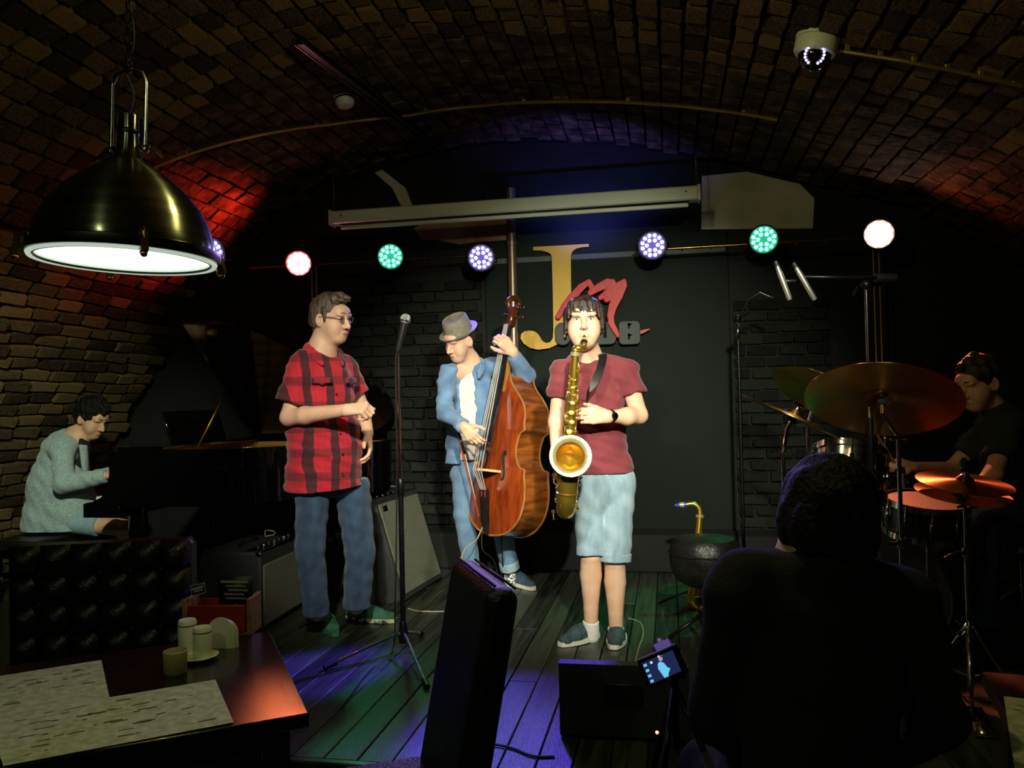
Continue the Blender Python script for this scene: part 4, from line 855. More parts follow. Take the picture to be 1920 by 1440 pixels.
# ------------------------------------------------------------------ instruments and stage gear
def sax(P, M, s=1.0, fat=1.0, mouth=None, cap=False, seed=1):
    q = lambda x, y, z: M @ Vector((x, y, z)); rr = random.Random(seed)
    b = MB(); n = 9; b.tube([q(0, 0, .05 + .67 * i / n) for i in range(n + 1)], [(.034 - .018 * i / n) * s * fat for i in range(n + 1)], 20); b.build('body_tube', M_BRASS, P)
    b = MB(); pts = crom([q(0, 0, .07), q(0, .006, .025), q(0, .04, -.012), q(0, .085, -.006), q(0, .112, .035), q(0, .116, .08)], 5); b.tube(pts, [(.035 + .008 * i / (len(pts) - 1)) * s * fat for i in range(len(pts))], 20); bow = b.build('bow', M_BRASS, P)
    for z_, y_ in ((.075, 0), (.08, .116)): b = MB(); b.lathe([(.040 * s * fat, -.006), (.046 * s * fat, -.003), (.046 * s * fat, .003), (.040 * s * fat, .006)], T(q(0, y_, z_), M.to_3x3() @ Vector((0, 0, 1))), 20, cap=False); b.build('ferrule', M_BRASS, bow)
    nz = M.to_3x3() @ Vector((0, .93, .36)).normalized(); nz.normalize(); ce = q(0, .185, .268)
    b = MB(); pts = crom([q(0, .116, .08), q(0, .118, .13), q(0, .122, .18), q(0, .137, .22), ce - nz * .035 * s], 5); b.tube(pts, [(.043 + .010 * (i / (len(pts) - 1)) ** 2) * s * fat for i in range(len(pts))], 22, cap=False); bl = b.build('bell_tube', M_BRASS, P)
    b = MB(); b.lathe([(r * s, z * s) for r, z in [(.050, -.045), (.056, -.028), (.068, -.012), (.086, -.001), (.0945, .002), (.0965, .0045), (.0945, .007), (.086, .006), (.070, .000), (.062, -.006), (.055, -.025), (.047, -.05), (.040, -.08), (.0, -.10)]], T(ce, nz), 40, cap=False); b.build('bell_flare', M_BRASS, bl)
    b = MB(); b.lathe([(r * s, z * s) for r, z in [(.0655, .0012), (.074, .0065), (.088, .0105), (.0955, .0100), (.0975, .006), (.0965, .004)]], T(ce, nz), 40, cap=False); b.build('bell_rim', M_GOLDLITE, bl)
    b = MB(); m0, od = mouth if mouth else (q(0, -.205, .787), (q(0, -.115, .803) - q(0, -.205, .787)).normalized()); mq = lambda t: m0 + od * t * s
    pts = crom([q(0, 0, .71), q(0, 0, .745), q(0, -.012, .785) if not mouth else q(0, 0, .76).lerp(mq(.13), .5) + od * .012, mq(.120), mq(.08)], 6) if mouth else crom([q(0, 0, .71), q(0, 0, .745), q(0, -.012, .785), q(0, -.045, .812), q(0, -.085, .812), q(0, -.125, .80)], 5); b.tube(pts, [(.0165 - .0055 * i / (len(pts) - 1)) * s * fat for i in range(len(pts))], 14); nk = b.build('neck', M_BRASS if not cap else M_BRASS, P)
    b = MB(); b.lathe([(.018 * s * fat, -.01), (.022 * s * fat, -.008), (.022 * s * fat, .008), (.018 * s * fat, .01)], T(q(0, 0, .72), M.to_3x3() @ Vector((0, 0, 1))), 18, cap=False); b.build('neck_ring', M_GOLDLITE, nk)
    b = MB(); b.tube([mq(.09), mq(.055), mq(.02), mq(-.004)], [.0125 * s * fat, .0135 * s * fat, .010 * s * fat, .005 * s * fat], 12); mp = b.build('mouthpiece', M_BLACK if not cap else pm('blue_plastic', C8(70, 70, 190), rough=.4), nk)
    b = MB(); b.lathe([(.0150 * s * fat, -.012), (.0155 * s * fat, .012)], T(mq(.055), od), 14, cap=False); b.build('ligature', M_GOLDLITE, mp)
    # key rods, posts, cups and pearls
    for k, (x, y, z0, z1) in enumerate([(-.034, .014, .12, .64), (.030, .018, .16, .62), (-.036, -.008, .10, .40), (.036, -.006, .30, .68), (.050, .07, .02, .24), (-.048, .075, .02, .2)]):
        b = MB(); sc2 = lambda z: (.034 - .018 * (z - .05) / .67) / .034 if y < .03 else 1; m = 5
        b.tube([q(x * sc2(z0 + (z1 - z0) * i / m), y * sc2(z0 + (z1 - z0) * i / m), z0 + (z1 - z0) * i / m) for i in range(m + 1)], .0034 * s, 6); rd = b.build('key_rod', M_BRASS, P)
        for i in range(4):
            z = z0 + (z1 - z0) * (i + .3) / 4; b = MB(); b.ball(q(x * sc2(z), y * sc2(z), z), .0062 * s, 8, 6); b.build('post', M_GOLDLITE, rd)
    cups = [(.0, .036, .60, .011), (.004, .036, .565, .012), (-.004, .036, .53, .012), (.0, .037, .49, .014), (.003, .038, .445, .015), (-.003, .038, .40, .015), (.006, .038, .355, .016), (-.004, .039, .31, .017), (.0, .04, .265, .018), (-.030, .03, .215, .020), (.032, .022, .17, .022), (-.038, .07, .12, .024), (.045, .10, .15, .022), (.02, .020, .655, .009), (-.022, .018, .64, .009), (.034, .012, .58, .009), (-.036, .01, .45, .011), (.036, .016, .40, .010)]
    for k, (x, y, z, r) in enumerate(cups):
        t = (.034 - .018 * max(0, (z - .05)) / .67) / .034 if z > .25 or abs(x) > .03 and y < .04 else 1
        pos = q(x * t, y * t * .9, z); dv = (M.to_3x3() @ Vector((x * .8, max(y, .02), 0.02))).normalized(); b = MB(); b.lathe([(r * .8 * s, -.006), (r * s, -.004), (r * s, .002), (r * .86 * s, .004), (r * .5 * s, .0035), (0, .004)], T(pos, dv), 14); kc = b.build('key_cup', M_BRASS, P)
        b = MB(); b.tube([pos + dv * .003, pos + dv * .004 + (M.to_3x3() @ Vector((.022 * (1 if x <= 0 else -1), -.008, .006))), ], .0028 * s, 6); b.build('key_arm', M_GOLDLITE, kc)
        if 3 <= k <= 8: b = MB(); b.lathe([(.0075 * s, .0), (.0075 * s, .003), (0, .0036)], T(pos + dv * .006, dv), 10); b.build('pearl_touch', M_CREAM, kc)
    for k in range(22):
        low = k < 12; z = rr.uniform(-.01, .22) if low else rr.uniform(.3, .69); y = rr.uniform(.03, .13) if low else rr.uniform(.008, .03); sx_ = rr.choice((-1, 1)); x_ = sx_ * (.050 if low else .036 - .014 * z / .7); r_ = rr.uniform(.006, .011); pos = q(x_ + (rr.uniform(-.02, .02) if low else 0), y + (.035 if low else 0), z); dv = (M.to_3x3() @ Vector((sx_ * .6, .8, rr.uniform(-.2, .2)))).normalized()
        b = MB(); b.lathe([(r_ * .8 * s, -.004), (r_ * s, -.002), (r_ * s, .003), (0, .005)], T(pos, dv), 12); kb = b.build('key_cup', M_BRASS, P); b = MB(); b.tube([pos, pos + (M.to_3x3() @ Vector((rr.uniform(-.012, .012), -.006, rr.choice((-1, 1)) * rr.uniform(.03, .05))))], .0026 * s, 6); b.build('key_arm', M_GOLDLITE, kb)
    b = MB(); b.tube([q(.045, .135, .17), q(.066, .155, .185), q(.066, .14, .13), q(.046, .12, .11)], .0026 * s, 6); b.build('key_guard', M_GOLDLITE, P)
    b = MB(); b.tube([q(-.014, .034, .30), q(-.0, .075, .28), q(0, .118, .27)], .004 * s, 6); b.build('bell_brace', M_GOLDLITE, P)
top = D(1079, 664, 3.80); bot = D(1060, 944, 3.88); ax = (top - bot); L_ = ax.length; ax.normalize(); fr = camv(-.03, 0, 1); fr = (fr - ax * fr.dot(ax)).normalized(); k_ = L_ / .72
MS = Matrix((fr.cross(ax) * -1 * k_, fr * k_, ax * k_)).transposed(); MS = Matrix((ax.cross(fr) * -k_, fr * k_, ax * k_)).transposed().to_4x4(); MS.translation = bot
S1 = thing('saxophone', 'brass saxophone held and played by the person in maroon', 'saxophone', bot); sax(S1, MS, k_, 1.12, mouth=(SAXP['H'](0, .100, -.067), camv(-.10, -.50, .86)))
H, R, s_ = SAXP['H'], SAXP['R'], SAXP['s']; fwp = SAXP['fw']
b = MB(); pts = [H(-.075, -.03, -.135), H(-.082, .02, -.150), H(-.07, .075, -.20), H(-.045, .11, -.26), H(-.018, .125, -.315)]
cp = crom(pts, 6); vs = []
for i, p in enumerate(cp):
    tg = (cp[min(i + 1, len(cp) - 1)] - cp[max(i - 1, 0)]).normalized(); up_ = (fwp + Vector((0, 0, .9 - .8 * i / len(cp)))).normalized(); sd = tg.cross(up_).normalized(); up_ = sd.cross(tg); hw_ = .019 if i < len(cp) - 4 else .019 - .004 * (i - len(cp) + 5)
    vs += [p + sd * hw_ + up_ * .003, p - sd * hw_ + up_ * .003, p - sd * hw_ - up_ * .003, p + sd * hw_ - up_ * .003]
b.add(vs, [(4 * i + j, 4 * i + (j + 1) % 4, 4 * i + 4 + (j + 1) % 4, 4 * i + 4 + j) for i in range(len(cp) - 1) for j in range(4)] + [(0, 1, 2, 3), tuple(4 * len(cp) - 4 + j for j in range(4))])
st = b.build('neck_strap', M_BLACK, S1)
b = MB(); b.tube([pts[-1], H(-.008, .135, -.36), MS @ Vector((0, -.03, .52))], .0035, 6); b.build('strap_cord', M_BLACK, st)

tp = D(1312, 968, 4.75); bt = D(1299, 1135, 4.70); a2 = (tp - bt); k2 = a2.length / .72; a2.normalize(); f2 = camv(1, 0, .15); f2 = (f2 - a2 * f2.dot(a2)).normalized()
M2 = Matrix((a2.cross(f2) * -k2, f2 * k2, a2 * k2)).transposed().to_4x4(); M2.translation = bt
S2 = thing('saxophone', 'brass saxophone resting on a floor stand behind the round stool', 'saxophone', bt); sax(S2, M2, k2, 1.55, cap=True, seed=3)
S3 = thing('saxophone_stand', 'black folding floor stand under the spare saxophone', 'stand', Vector((bt.x, bt.y, 0)))
b = MB(); b.tube([(bt.x, bt.y + .05, .02), bt + a2 * .25 + Vector((0, .05, 0))], .008, 8); b.build('post', M_BLKMETAL, S3)
for k in range(3):
    a = k * 2.09 + 1.0; b = MB(); b.tube([(bt.x, bt.y + .05, .1), (bt.x + .2 * math.cos(a), bt.y + .05 + .2 * math.sin(a), .008)], .007, 8); b.build('leg', M_BLKMETAL, S3)
b = MB(); b.tube([bt + a2 * .2 + Vector((.06, .0, 0)), bt + a2 * .22 + Vector((.0, .055, 0)), bt + a2 * .2 + Vector((-.06, .0, 0))], .007, 8); b.build('cradle', M_BLKMETAL, S3)

# ---- double bass
def double_bass():
    bot = D(920, 1004, 4.96); top = D(966, 552, 5.16); a = (top - bot).normalized(); n = camv(-.80, .03, .60); n = (n - a * n.dot(a)).normalized(); x = a.cross(n); sL = (top - bot).length / 1.68
    Q = lambda u, y, v: bot + x * u * sL + n * y * sL + a * v * sL
    P = thing('double_bass', 'varnished double bass held upright by the person in the hat', 'double bass', Q(0, -.1, 0))
    MW = pm('bass_varnish', C8(112, 36, 14), C8(168, 74, 28), 5, .22, stretch=(6, 6, .8), bump=.03, coat=.5, contrast=(.3, .7)); MR = pm('bass_rib_varnish', C8(104, 50, 18), C8(162, 92, 36), 6, .22, stretch=(1, 1, 5), coat=.5)
    ME = pm('edge_binding', C8(150, 100, 50), C8(176, 126, 70), 10, .3); MB_ = pm('ebony', C8(20, 18, 18), C8(34, 32, 32), 20, .25)
    ctl = [(0, .0), (.012, .10), (.05, .205), (.13, .29), (.24, .328), (.34, .322), (.41, .303), (.448, .303), (.458, .290), (.470, .245), (.52, .205), (.58, .190), (.64, .196), (.695, .218), (.718, .258), (.732, .262), (.755, .250), (.81, .252), (.88, .232), (.95, .170), (1.01, .100), (1.06, .056), (1.10, .040)]
    cv = crom([(w_, 0, v) for v, w_ in ctl], 3); cv = [(max(p.x, .0), p.z) for p in cv]
    def plate(y0, arch, name, m):
        b = MB(); C = 14
        for (w_, v) in cv:
            for j in range(C + 1):
                t = -1 + 2 * j / C; edge = (1 - abs(t) ** 2.2) * min(1, v / .15, (1.12 - v) / .15); b.v.append(tuple(Q(t * w_, y0 + arch * edge, v)))
        for i in range(len(cv) - 1):
            for j in range(C): b.f.append((i * (C + 1) + j, i * (C + 1) + j + 1, (i + 1) * (C + 1) + j + 1, (i + 1) * (C + 1) + j)); b.mi.append(0)
        return b.build(name, m, P)
    DEP = .205; plate(0, .032, 'top_plate', MW); plate(-DEP, -.018, 'back_plate', MR)
    for sx in (-1, 1):
        b = MB()
        for (w_, v) in cv:
            dp = DEP * (1 - max(0, v - .78) * .35); ww = w_ * .975; b.v += [tuple(Q(sx * ww, -.004, v)), tuple(Q(sx * ww, -dp, v))]
        for i in range(len(cv) - 1): b.f.append((2 * i, 2 * i + 1, 2 * i + 3, 2 * i + 2)); b.mi.append(0)
        b.build('rib', MR, P)
        for y in (0, -DEP): b = MB(); b.tube([Q(sx * w_, y, v) for w_, v in cv], .0065, 6); b.build('edge', ME, P)
        # f-holes
        b = MB(); fp = [(.085, .40), (.102, .38), (.118, .40), (.115, .44), (.098, .49), (.088, .53), (.098, .565), (.112, .56), (.11, .545)]
        pts = crom([Q(sx * u, .034 - .020 * (u / .25), v) for u, v in fp], 4); b.tube(pts, [.005 + .006 * math.sin(PI * i / (len(pts) - 1)) for i in range(len(pts))], 6); b.build('f_hole', M_BLACK, P)
    b = MB(); secs = [(.98, .028, -.03, .04), (1.05, .026, -.035, .03), (1.12, .024, -.03, .03), (1.25, .0225, -.01, .032), (1.45, .020, .005, .034)]
    vs = []
    for v, w_, y0, y1 in secs:
        for j in range(8): t = PI * j / 7; vs.append(Q(w_ * math.cos(t), y1 - (y1 - y0) * math.sin(t), v))
    b.add(vs, [(i * 8 + j, i * 8 + j + 1, (i + 1) * 8 + j + 1, (i + 1) * 8 + j) for i in range(len(secs) - 1) for j in range(7)] + [(i * 8 + 7, i * 8, (i + 1) * 8, (i + 1) * 8 + 7) for i in range(len(secs) - 1)]); b.build('neck', pm('neck_wood', C8(150, 96, 40), C8(186, 130, 62), 6, .3, stretch=(4, 4, 1)), P)
    b = MB(); vs = []
    for v, w_, y in ((.62, .045, .135), (.9, .039, .092), (1.15, .032, .064), (1.46, .022, .042)):
        for j in range(7): t = -1 + j / 3; vs.append(Q(w_ * t, y - .010 * t * t, v))
        vs += [Q(w_, y - .026, v), Q(-w_, y - .026, v)]
    b.add(vs, [(i * 9 + j, i * 9 + (j + 1) % 9, (i + 1) * 9 + (j + 1) % 9, (i + 1) * 9 + j) for i in range(3) for j in range(9)] + [tuple(range(9)), tuple(27 + j for j in range(9))]); b.build('fingerboard', MB_, P)
    # scroll and pegbox
    MP = pm('dark_scroll_wood', C8(60, 28, 14), C8(96, 48, 24), 8, .3, coat=.4); b = MB(); b.bar(Q(0, .015, 1.44), Q(0, .0, 1.58), .05 * sL, .055 * sL, up=n, bev=.008); sp = [Q(0, -.005 + .055 * math.cos(t) * (1 - t / 9), 1.61 + .05 * math.sin(t) * (1 - t / 9)) for t in [-1.4 + .45 * k for k in range(16)]]; b.tube(sp, [.026 * sL * (1 - k / 26) for k in range(16)], 10); sc_ = b.build('scroll', MP, P)
    for k in range(4):
        sx = 1 if k % 2 else -1; c = Q(sx * .03, .0, 1.47 + .035 * k); b = MB(); b.tube([c, c + x * sx * .05], .006, 8); pg = b.build('tuning_peg', M_BRASSDK, sc_); b = MB(); b.ball(c + x * sx * .065, (.018, .007, .014), 10, 6, Matrix((x, n, a)).transposed()); b.build('peg_button', M_BRASSDK, pg)
    b = MB(); br = [(-.085, .02), (-.06, .03), (-.03, .045), (0, .04), (.03, .045), (.06, .03), (.085, .02), (.08, .06), (.062, .145), (0, .168), (-.062, .145), (-.08, .06)]
    b.prism([Q(u, y, .425) for u, y in br], a * .014); b.build('bridge', pm('maple', C8(206, 170, 116), C8(224, 192, 140), 8, .5), P)
    b = MB(); b.prism([Q(u, y, v) for u, y, v in [(-.045, .085, .31), (.045, .085, .31), (.03, .055, .09), (.02, .03, .01), (-.02, .03, .01), (-.03, .055, .09)]], n * .014); b.build('tailpiece', MB_, P)
    for k in range(4):
        u = -.045 + .03 * k; b = MB(); b.tube([Q(u * .6, .10, .30), Q(u, .172 - 2.2 * u * u, .43), Q(u * .45, .052, 1.455)], .0034, 6); b.build('string', pm('steel_string', C8(220, 220, 210), rough=.35, metal=.6), P)
    for k in range(2): b = MB(); b.tube([Q(-.02 + .04 * k, .10, .29), Q(-.03 + .05 * k, .075, .2), Q(-.02 + .03 * k, .06, .10)], .0034, 6); b.build('red_cord', pm('red_cord', C8(190, 50, 40), rough=.6), P)
    fl = G(945, 1092); b = MB(); b.tube([Q(0, -.09, .0), Q(0, -.09, .0).lerp(fl, .97), fl + Vector((0, 0, .004))], [.006, .006, .003], 8); b.build('endpin', M_BLKMETAL, P)
    # the bow hanging in its quiver beside the tailpiece, pickup lead
    B2 = thing('bass_bow', 'reddish wooden bass bow hanging beside the bass strings', 'bow', Q(-.02, .2, .2)); p1 = Q(-.035, .085, .12); p0 = D(858, 812, depth(p1) - .02)
    b = MB(); b.tube([p0, p0.lerp(p1, .5) + camv(-1, 0, 0) * .004, p1], .006, 8); b.build('stick', pm('red_wood', C8(130, 48, 28), C8(160, 70, 40), 10, .4), B2); b = MB(); b.bar(p0 + camv(1, .1, 0) * .004, p0.lerp(p1, .25) + camv(1, .1, 0) * .012, .012, .018); b.build('frog', MB_, B2)
    b = MB(); b.tube([p0.lerp(p1, .22) + camv(1, 0, 0) * .012, p1], .0022, 6); b.build('bow_hair', M_CREAM, B2)
    pl = crom([Q(.02, .09, .05), D(893, 1012, 4.85), D(872, 1030, 4.8), D(862, 1060, 4.75), D(855, 1115, 4.72), G(850, 1145) + Vector((0, 0, .006)), G(790, 1148) + Vector((0, 0, .006)), G(765, 1143) + Vector((0, 0, .006))], 6); b = MB(); b.tube(pl, .0042, 6); tag(b.build('pickup_cable', M_PALECABLE), 'pale pickup cable hanging from the bass tailpiece to the floor', 'cable')
    pl = crom([Q(-.01, .07, .03), D(905, 1030, 4.9), D(925, 1050, 4.92), D(935, 1085, 4.95), G(938, 1120) + Vector((0, 0, .006))], 6); b = MB(); b.tube(pl, .0035, 6); tag(b.build('pickup_cable', M_CABLE), 'thin dark cable looping below the bass body', 'cable')
double_bass()

# ---- microphone stand in the middle
def mic_stand():
    b0 = G(757, 1222); P = thing('microphone_stand', 'straight black microphone stand with chrome tube beside the plaid shirt', 'microphone stand', b0); up = D(752, 645, 4.0); X = Vector((b0.x, b0.y, 0)); t = Vector((b0.x, b0.y, up.z))
    b = MB(); b.tube([X + Vector((0, 0, .06)), Vector((X.x, X.y, .82))], .0135, 12); b.build('lower_tube', M_BLKMETAL, P)
    b = MB(); b.tube([Vector((X.x, X.y, .8)), t], .0085, 10); b.build('upper_tube', M_CHROME, P)
    b = MB(); b.lathe([(.015, 0), (.021, .01), (.021, .075), (.016, .085)], T((X.x, X.y, .78)), 14); b.tube([(X.x, X.y, .82), (X.x - .045, X.y - .02, .825)], .008, 8); b.build('clutch', M_BLKMETAL, P)
    b = MB(); b.lathe([(.014, 0), (.022, .0), (.024, .05), (.018, .10), (.014, .11)], T((X.x, X.y, .045)), 14); b.build('leg_hub', M_BLKMETAL, P)
    for tx, ty in ((612, 1256), (800, 1292), (790, 1192)):
        e = G(tx, ty); e.z = .014; b = MB(); b.tube([Vector((X.x, X.y, .10)), e], .0085, 10); lg = b.build('leg', M_CHROME, P); d = (e - Vector((X.x, X.y, .10))).normalized(); b = MB(); b.tube([e - d * .05, e + d * .012], .0135, 10); b.build('rubber_foot', M_CABLE, lg)
    mt = D(760, 598, 3.99); d = (D(750, 640, 3.99) - mt).normalized(); b = MB(); b.tube([t + Vector((0, 0, -.02)), t + Vector((0, 0, .01))], .013, 10); b.tube([t + Vector((0, 0, .01)), D(750, 636, 4.0)], .009, 8); b.build('clip_swivel', M_BLKMETAL, P)
    Mi = thing('microphone', 'handheld microphone with silver ball grille clipped on the stand', 'microphone', t)
    b = MB(); b.tube([mt + d * .02, mt + d * .045, mt + d * .16, mt + d * .165], [.022, .0175, .0125, .010], 16); b.build('handle', M_BLACK, Mi); b = MB(); b.ball(mt, .0265, 18, 12); g = b.build('grille', pm('mic_mesh', C8(150, 152, 150), C8(205, 206, 200), 320, .4, .7, bump=.6, bscale=420), Mi); b = MB(); b.lathe([(.0245, 0), (.027, .002), (.027, .007), (.0245, .009)], T(mt + d * .004, d), 18, cap=False); b.build('grille_band', M_CHROME, g)
    pl = crom([mt + d * .165, D(742, 690, 3.97), D(744, 900, 3.97), D(741, 1120, 3.97), G(735, 1225) + Vector((0, 0, .006)), G(690, 1262) + Vector((0, 0, .006)), G(640, 1330) + Vector((0, 0, .006))], 8); b = MB(); b.tube(pl, .0038, 6); tag(b.build('microphone_cable', M_CABLE), 'black microphone cable running down the straight stand', 'cable')
mic_stand()

# ---- amplifiers and monitor
def box_pts(A, B, C, h):   # A near corner, B, C ground corners
    return A, B, C
def amp_combo():
    A = G(490, 1188); hz = .44; B = D(405, 1035, 4.42); B.z = 0; d1 = (B - A); d1.z = 0; w1 = .36; d1.normalize(); d2 = Vector((0, 0, 1)).cross(d1) * -1; w2 = .56
    if d2.dot(CF) < 0: d2 = -d2
    P = thing('guitar_amplifier', 'small black combo amplifier with grey grille beside the tufted sofa', 'amplifier', A + d1 * w1 / 2 + d2 * w2 / 2); R = Matrix((d1, d2, Vector((0, 0, 1)))).transposed(); c = A + d1 * w1 / 2 + d2 * w2 / 2
    b = MB(); b.box(c + Vector((0, 0, .225)), (w1 / 2, w2 / 2, .215), R, bev=.012); b.build('cabinet', M_TOLEX, P)
    b = MB(); b.box(c - d1 * (w1 / 2 + .002) + Vector((0, 0, .20)), (.006, w2 / 2 - .03, .165), R, bev=.004); b.build('grille', M_GRILLE, P)
    b = MB(); b.box(c - d1 * (w1 / 2 - .05) + Vector((0, 0, .438)), (.05, w2 / 2 - .03, .008), R, bev=.003); cp = b.build('control_panel', M_BLKMETAL, P)
    for k in range(7):
        b = MB(); b.lathe([(.011, 0), (.011, .014), (.008, .018), (0, .018)], T(c - d1 * (w1 / 2 - .05) + d2 * (-.2 + .066 * k) + Vector((0, 0, .446))), 12); b.build('knob', M_CHROME if k % 2 else M_BLACK, cp)
    hp = [c + d2 * (-.12 + .24 * i / 8) + Vector((0, 0, .445 + .035 * math.sin(PI * i / 8))) + d1 * .03 for i in range(9)]; b = MB(); b.tube(hp, .008, 8); b.build('handle', M_CABLE, P)
    for u in (-1, 1):
        for v in (-1, 1): b = MB(); b.box(c + d1 * u * (w1 / 2 - .012) + d2 * v * (w2 / 2 - .012) + Vector((0, 0, .43)), (.016, .016, .014), R, bev=.005); b.build('corner_cap', M_CHROME if (u, v) == (-1, -1) else M_BLKMETAL, P)
        for v in (-1, 1): b = MB(); b.lathe([(.016, 0), (.016, .012)], T(c + d1 * u * (w1 / 2 - .04) + d2 * v * (w2 / 2 - .04)), 10); b.build('foot', M_CABLE, P)
    pl = crom([c + d2 * .16 + Vector((0, 0, .45)), c + d2 * .22 + Vector((-.03, 0, .475)), c + d2 * .26 + Vector((0, 0, .47)), c + d2 * .2 + Vector((.04, 0, .46)), c + d2 * .12 + Vector((.0, .03, .455))], 6); b = MB(); b.tube(pl, .004, 6); tag(b.build('coiled_cable', M_PALECABLE), 'pale coiled cable lying on top of the combo amplifier', 'cable')
amp_combo()
def tilted_amp():
    A = G(757, 1132); B = G(833, 1086); e = (B - A); w_ = min(e.length, .68); e.normalize(); nf = e.cross(Vector((0, 0, 1)))
    if nf.dot(CF) > 0: nf = -nf
    P = thing('guitar_amplifier', 'tall grey-grilled amplifier leaning back behind the microphone stand', 'amplifier', A + e * w_ / 2); tl = math.radians(17); u = (Vector((0, 0, 1)) * math.cos(tl) - nf * math.sin(tl)); nn = (nf * math.cos(tl) + Vector((0, 0, 1)) * math.sin(tl)); R = Matrix((e, nn, u)).transposed(); hh = .66; dp = .26
    c = A + e * w_ / 2 + u * hh / 2 - nn * dp / 2 + Vector((0, 0, .01))
    b = MB(); b.box(c, (w_ / 2, dp / 2, hh / 2), R, bev=.015); b.build('cabinet', M_TOLEX, P); b = MB(); b.box(c + nn * (dp / 2 + .001) - u * .0, (w_ / 2 - .035, .006, hh / 2 - .04), R, bev=.004); b.build('grille', M_GRILLE, P)
    b = MB(); b.box(c + u * (hh / 2 + .001) + nn * .05, (w_ / 2 - .04, .05, .006), R, bev=.003); cp = b.build('control_panel', M_BLKMETAL, P)
    for k in range(6): b = MB(); b.lathe([(.011, 0), (.011, .014), (0, .016)], T(c + u * (hh / 2 + .006) + nn * .05 + e * (-.22 + .085 * k), u), 10); b.build('knob', M_CHROME, cp)
    for k in (-1, 1):
        q = c + e * k * (w_ / 2 + .012); b = MB(); b.bar(q - nn * .1 + u * .05, Vector((q.x - nf.x * (.25), q.y - nf.y * .25, .012)), .02, .008, up=e); b.build('tilt_leg', M_CHROME, P)
    b = MB(); b.box(c + nn * (dp / 2 + .008) + u * (hh / 2 - .075) - e * (w_ / 2 - .1), (.03, .003, .018), R); b.build('badge', M_BLKMETAL, P)
tilted_amp()
def monitor():
    A = G(1050, 1372); c = D(1172, 1300, 3.06); c.z = 0; P = thing('stage_monitor', 'black wedge floor monitor at the feet of the saxophone player', 'speaker', c); e = Vector((1, 0.02, 0)).normalized(); f = Vector((-.02, 1, 0)); w2 = .235
    pr = [(-.15, 0.012), (.15, .012), (.165, .06), (-.10, .272), (-.15, .272)]
    b = MB(); b.prism([c - e * w2 + f * y + Vector((0, 0, z)) for y, z in pr], e * 2 * w2); b.build('cabinet', M_TOLEX, P, smooth=False)
    n = Vector((0, .212, .265)).normalized(); b = MB(); Rg = Matrix((e, n, e.cross(n))).transposed(); b.box(c + f * .033 + Vector((0, 0, .167)), (w2 - .02, .006, .15), Rg, bev=.004); b.build('grille', M_BLKMETAL, P)
    for k in (-1, 1):
        b = MB(); b.box(c + e * k * (w2 - .03) + Vector((0, 0, .006)), (.03, .12, .006)); b.build('foot', M_CABLE, P)
    b = MB(); b.box(c - f * .152 + Vector((0, 0, .17)), (.07, .004, .035), bev=.003); b.build('handle_recess', M_BLACK, P)
monitor()

# ---- round stool in front of the spare saxophone
c = D(1322, 1052, 4.15); P = thing('stool', 'round thick black padded stool in front of the spare saxophone', 'stool', (c.x, c.y, 0))
b = MB(); b.lathe([(0, -.125), (.10, -.122), (.155, -.09), (.178, -.03), (.182, .04), (.175, .09), (.15, .118), (.08, .128), (0, .13)], T(c), 30); b.build('seat', M_LEATHER, P)
b = MB(); b.lathe([(.183, -.004), (.188, 0), (.183, .004)], T(c + Vector((0, 0, .045))), 30, cap=False); b.build('piping', M_LEATHER, P)
b = MB(); b.tube([(c.x, c.y, c.z - .12), (c.x, c.y, .1)], .02, 12); b.build('post', M_BLKMETAL, P)
for k in range(4):
    a = k * PI / 2 + .4; b = MB(); b.tube([(c.x, c.y, .13), (c.x + .21 * math.cos(a), c.y + .21 * math.sin(a), .012)], .011, 8); b.build('leg', M_BLKMETAL, P)

# ---- drum kit
def cymbal(label, c, n, r, stand=None, cup=.12, d2=None):
    P = thing('cymbal', label, 'cymbal', c, 'cymbals of the drum kit'); n = Vector(n).normalized()
    b = MB(); k = 7; pr = [(.006, .022)] + [(r * t, .022 * max(0, 1 - (t / .2) ** 2) + .016 * (1 - t)) for t in (.08, .13, .17, .2)] + [(r * t, .016 * (1 - t)) for t in (.3, .5, .7, .85, 1.0)]
    pr = pr + [(r, -.0016)] + [(q, z - .002) for q, z in reversed(pr[:-1])]; b.lathe(pr, None, 56, cap=False); dsc = b.build('disc', M_CYMBAL, P); dsc.matrix_basis = T(c, n)
    b = MB(); b.lathe([(0, .03), (.011, .03), (.013, .022), (.018, .02), (.018, .012)], T(Vector(c) + n * .012, n), 12); b.tube([Vector(c) + n * .03, Vector(c) + n * .055], .004, 8); b.bar(Vector(c) + n * .052 - n.orthogonal() * .018, Vector(c) + n * .052 + n.orthogonal() * .018, .008, .010); b.build('wing_nut', M_CHROME, P)
    b = MB(); b.lathe([(.016, -.016), (.018, -.004), (.014, .002)], T(c, n), 12); b.build('felt_washer', M_DARKCLOTH, P)
    return P
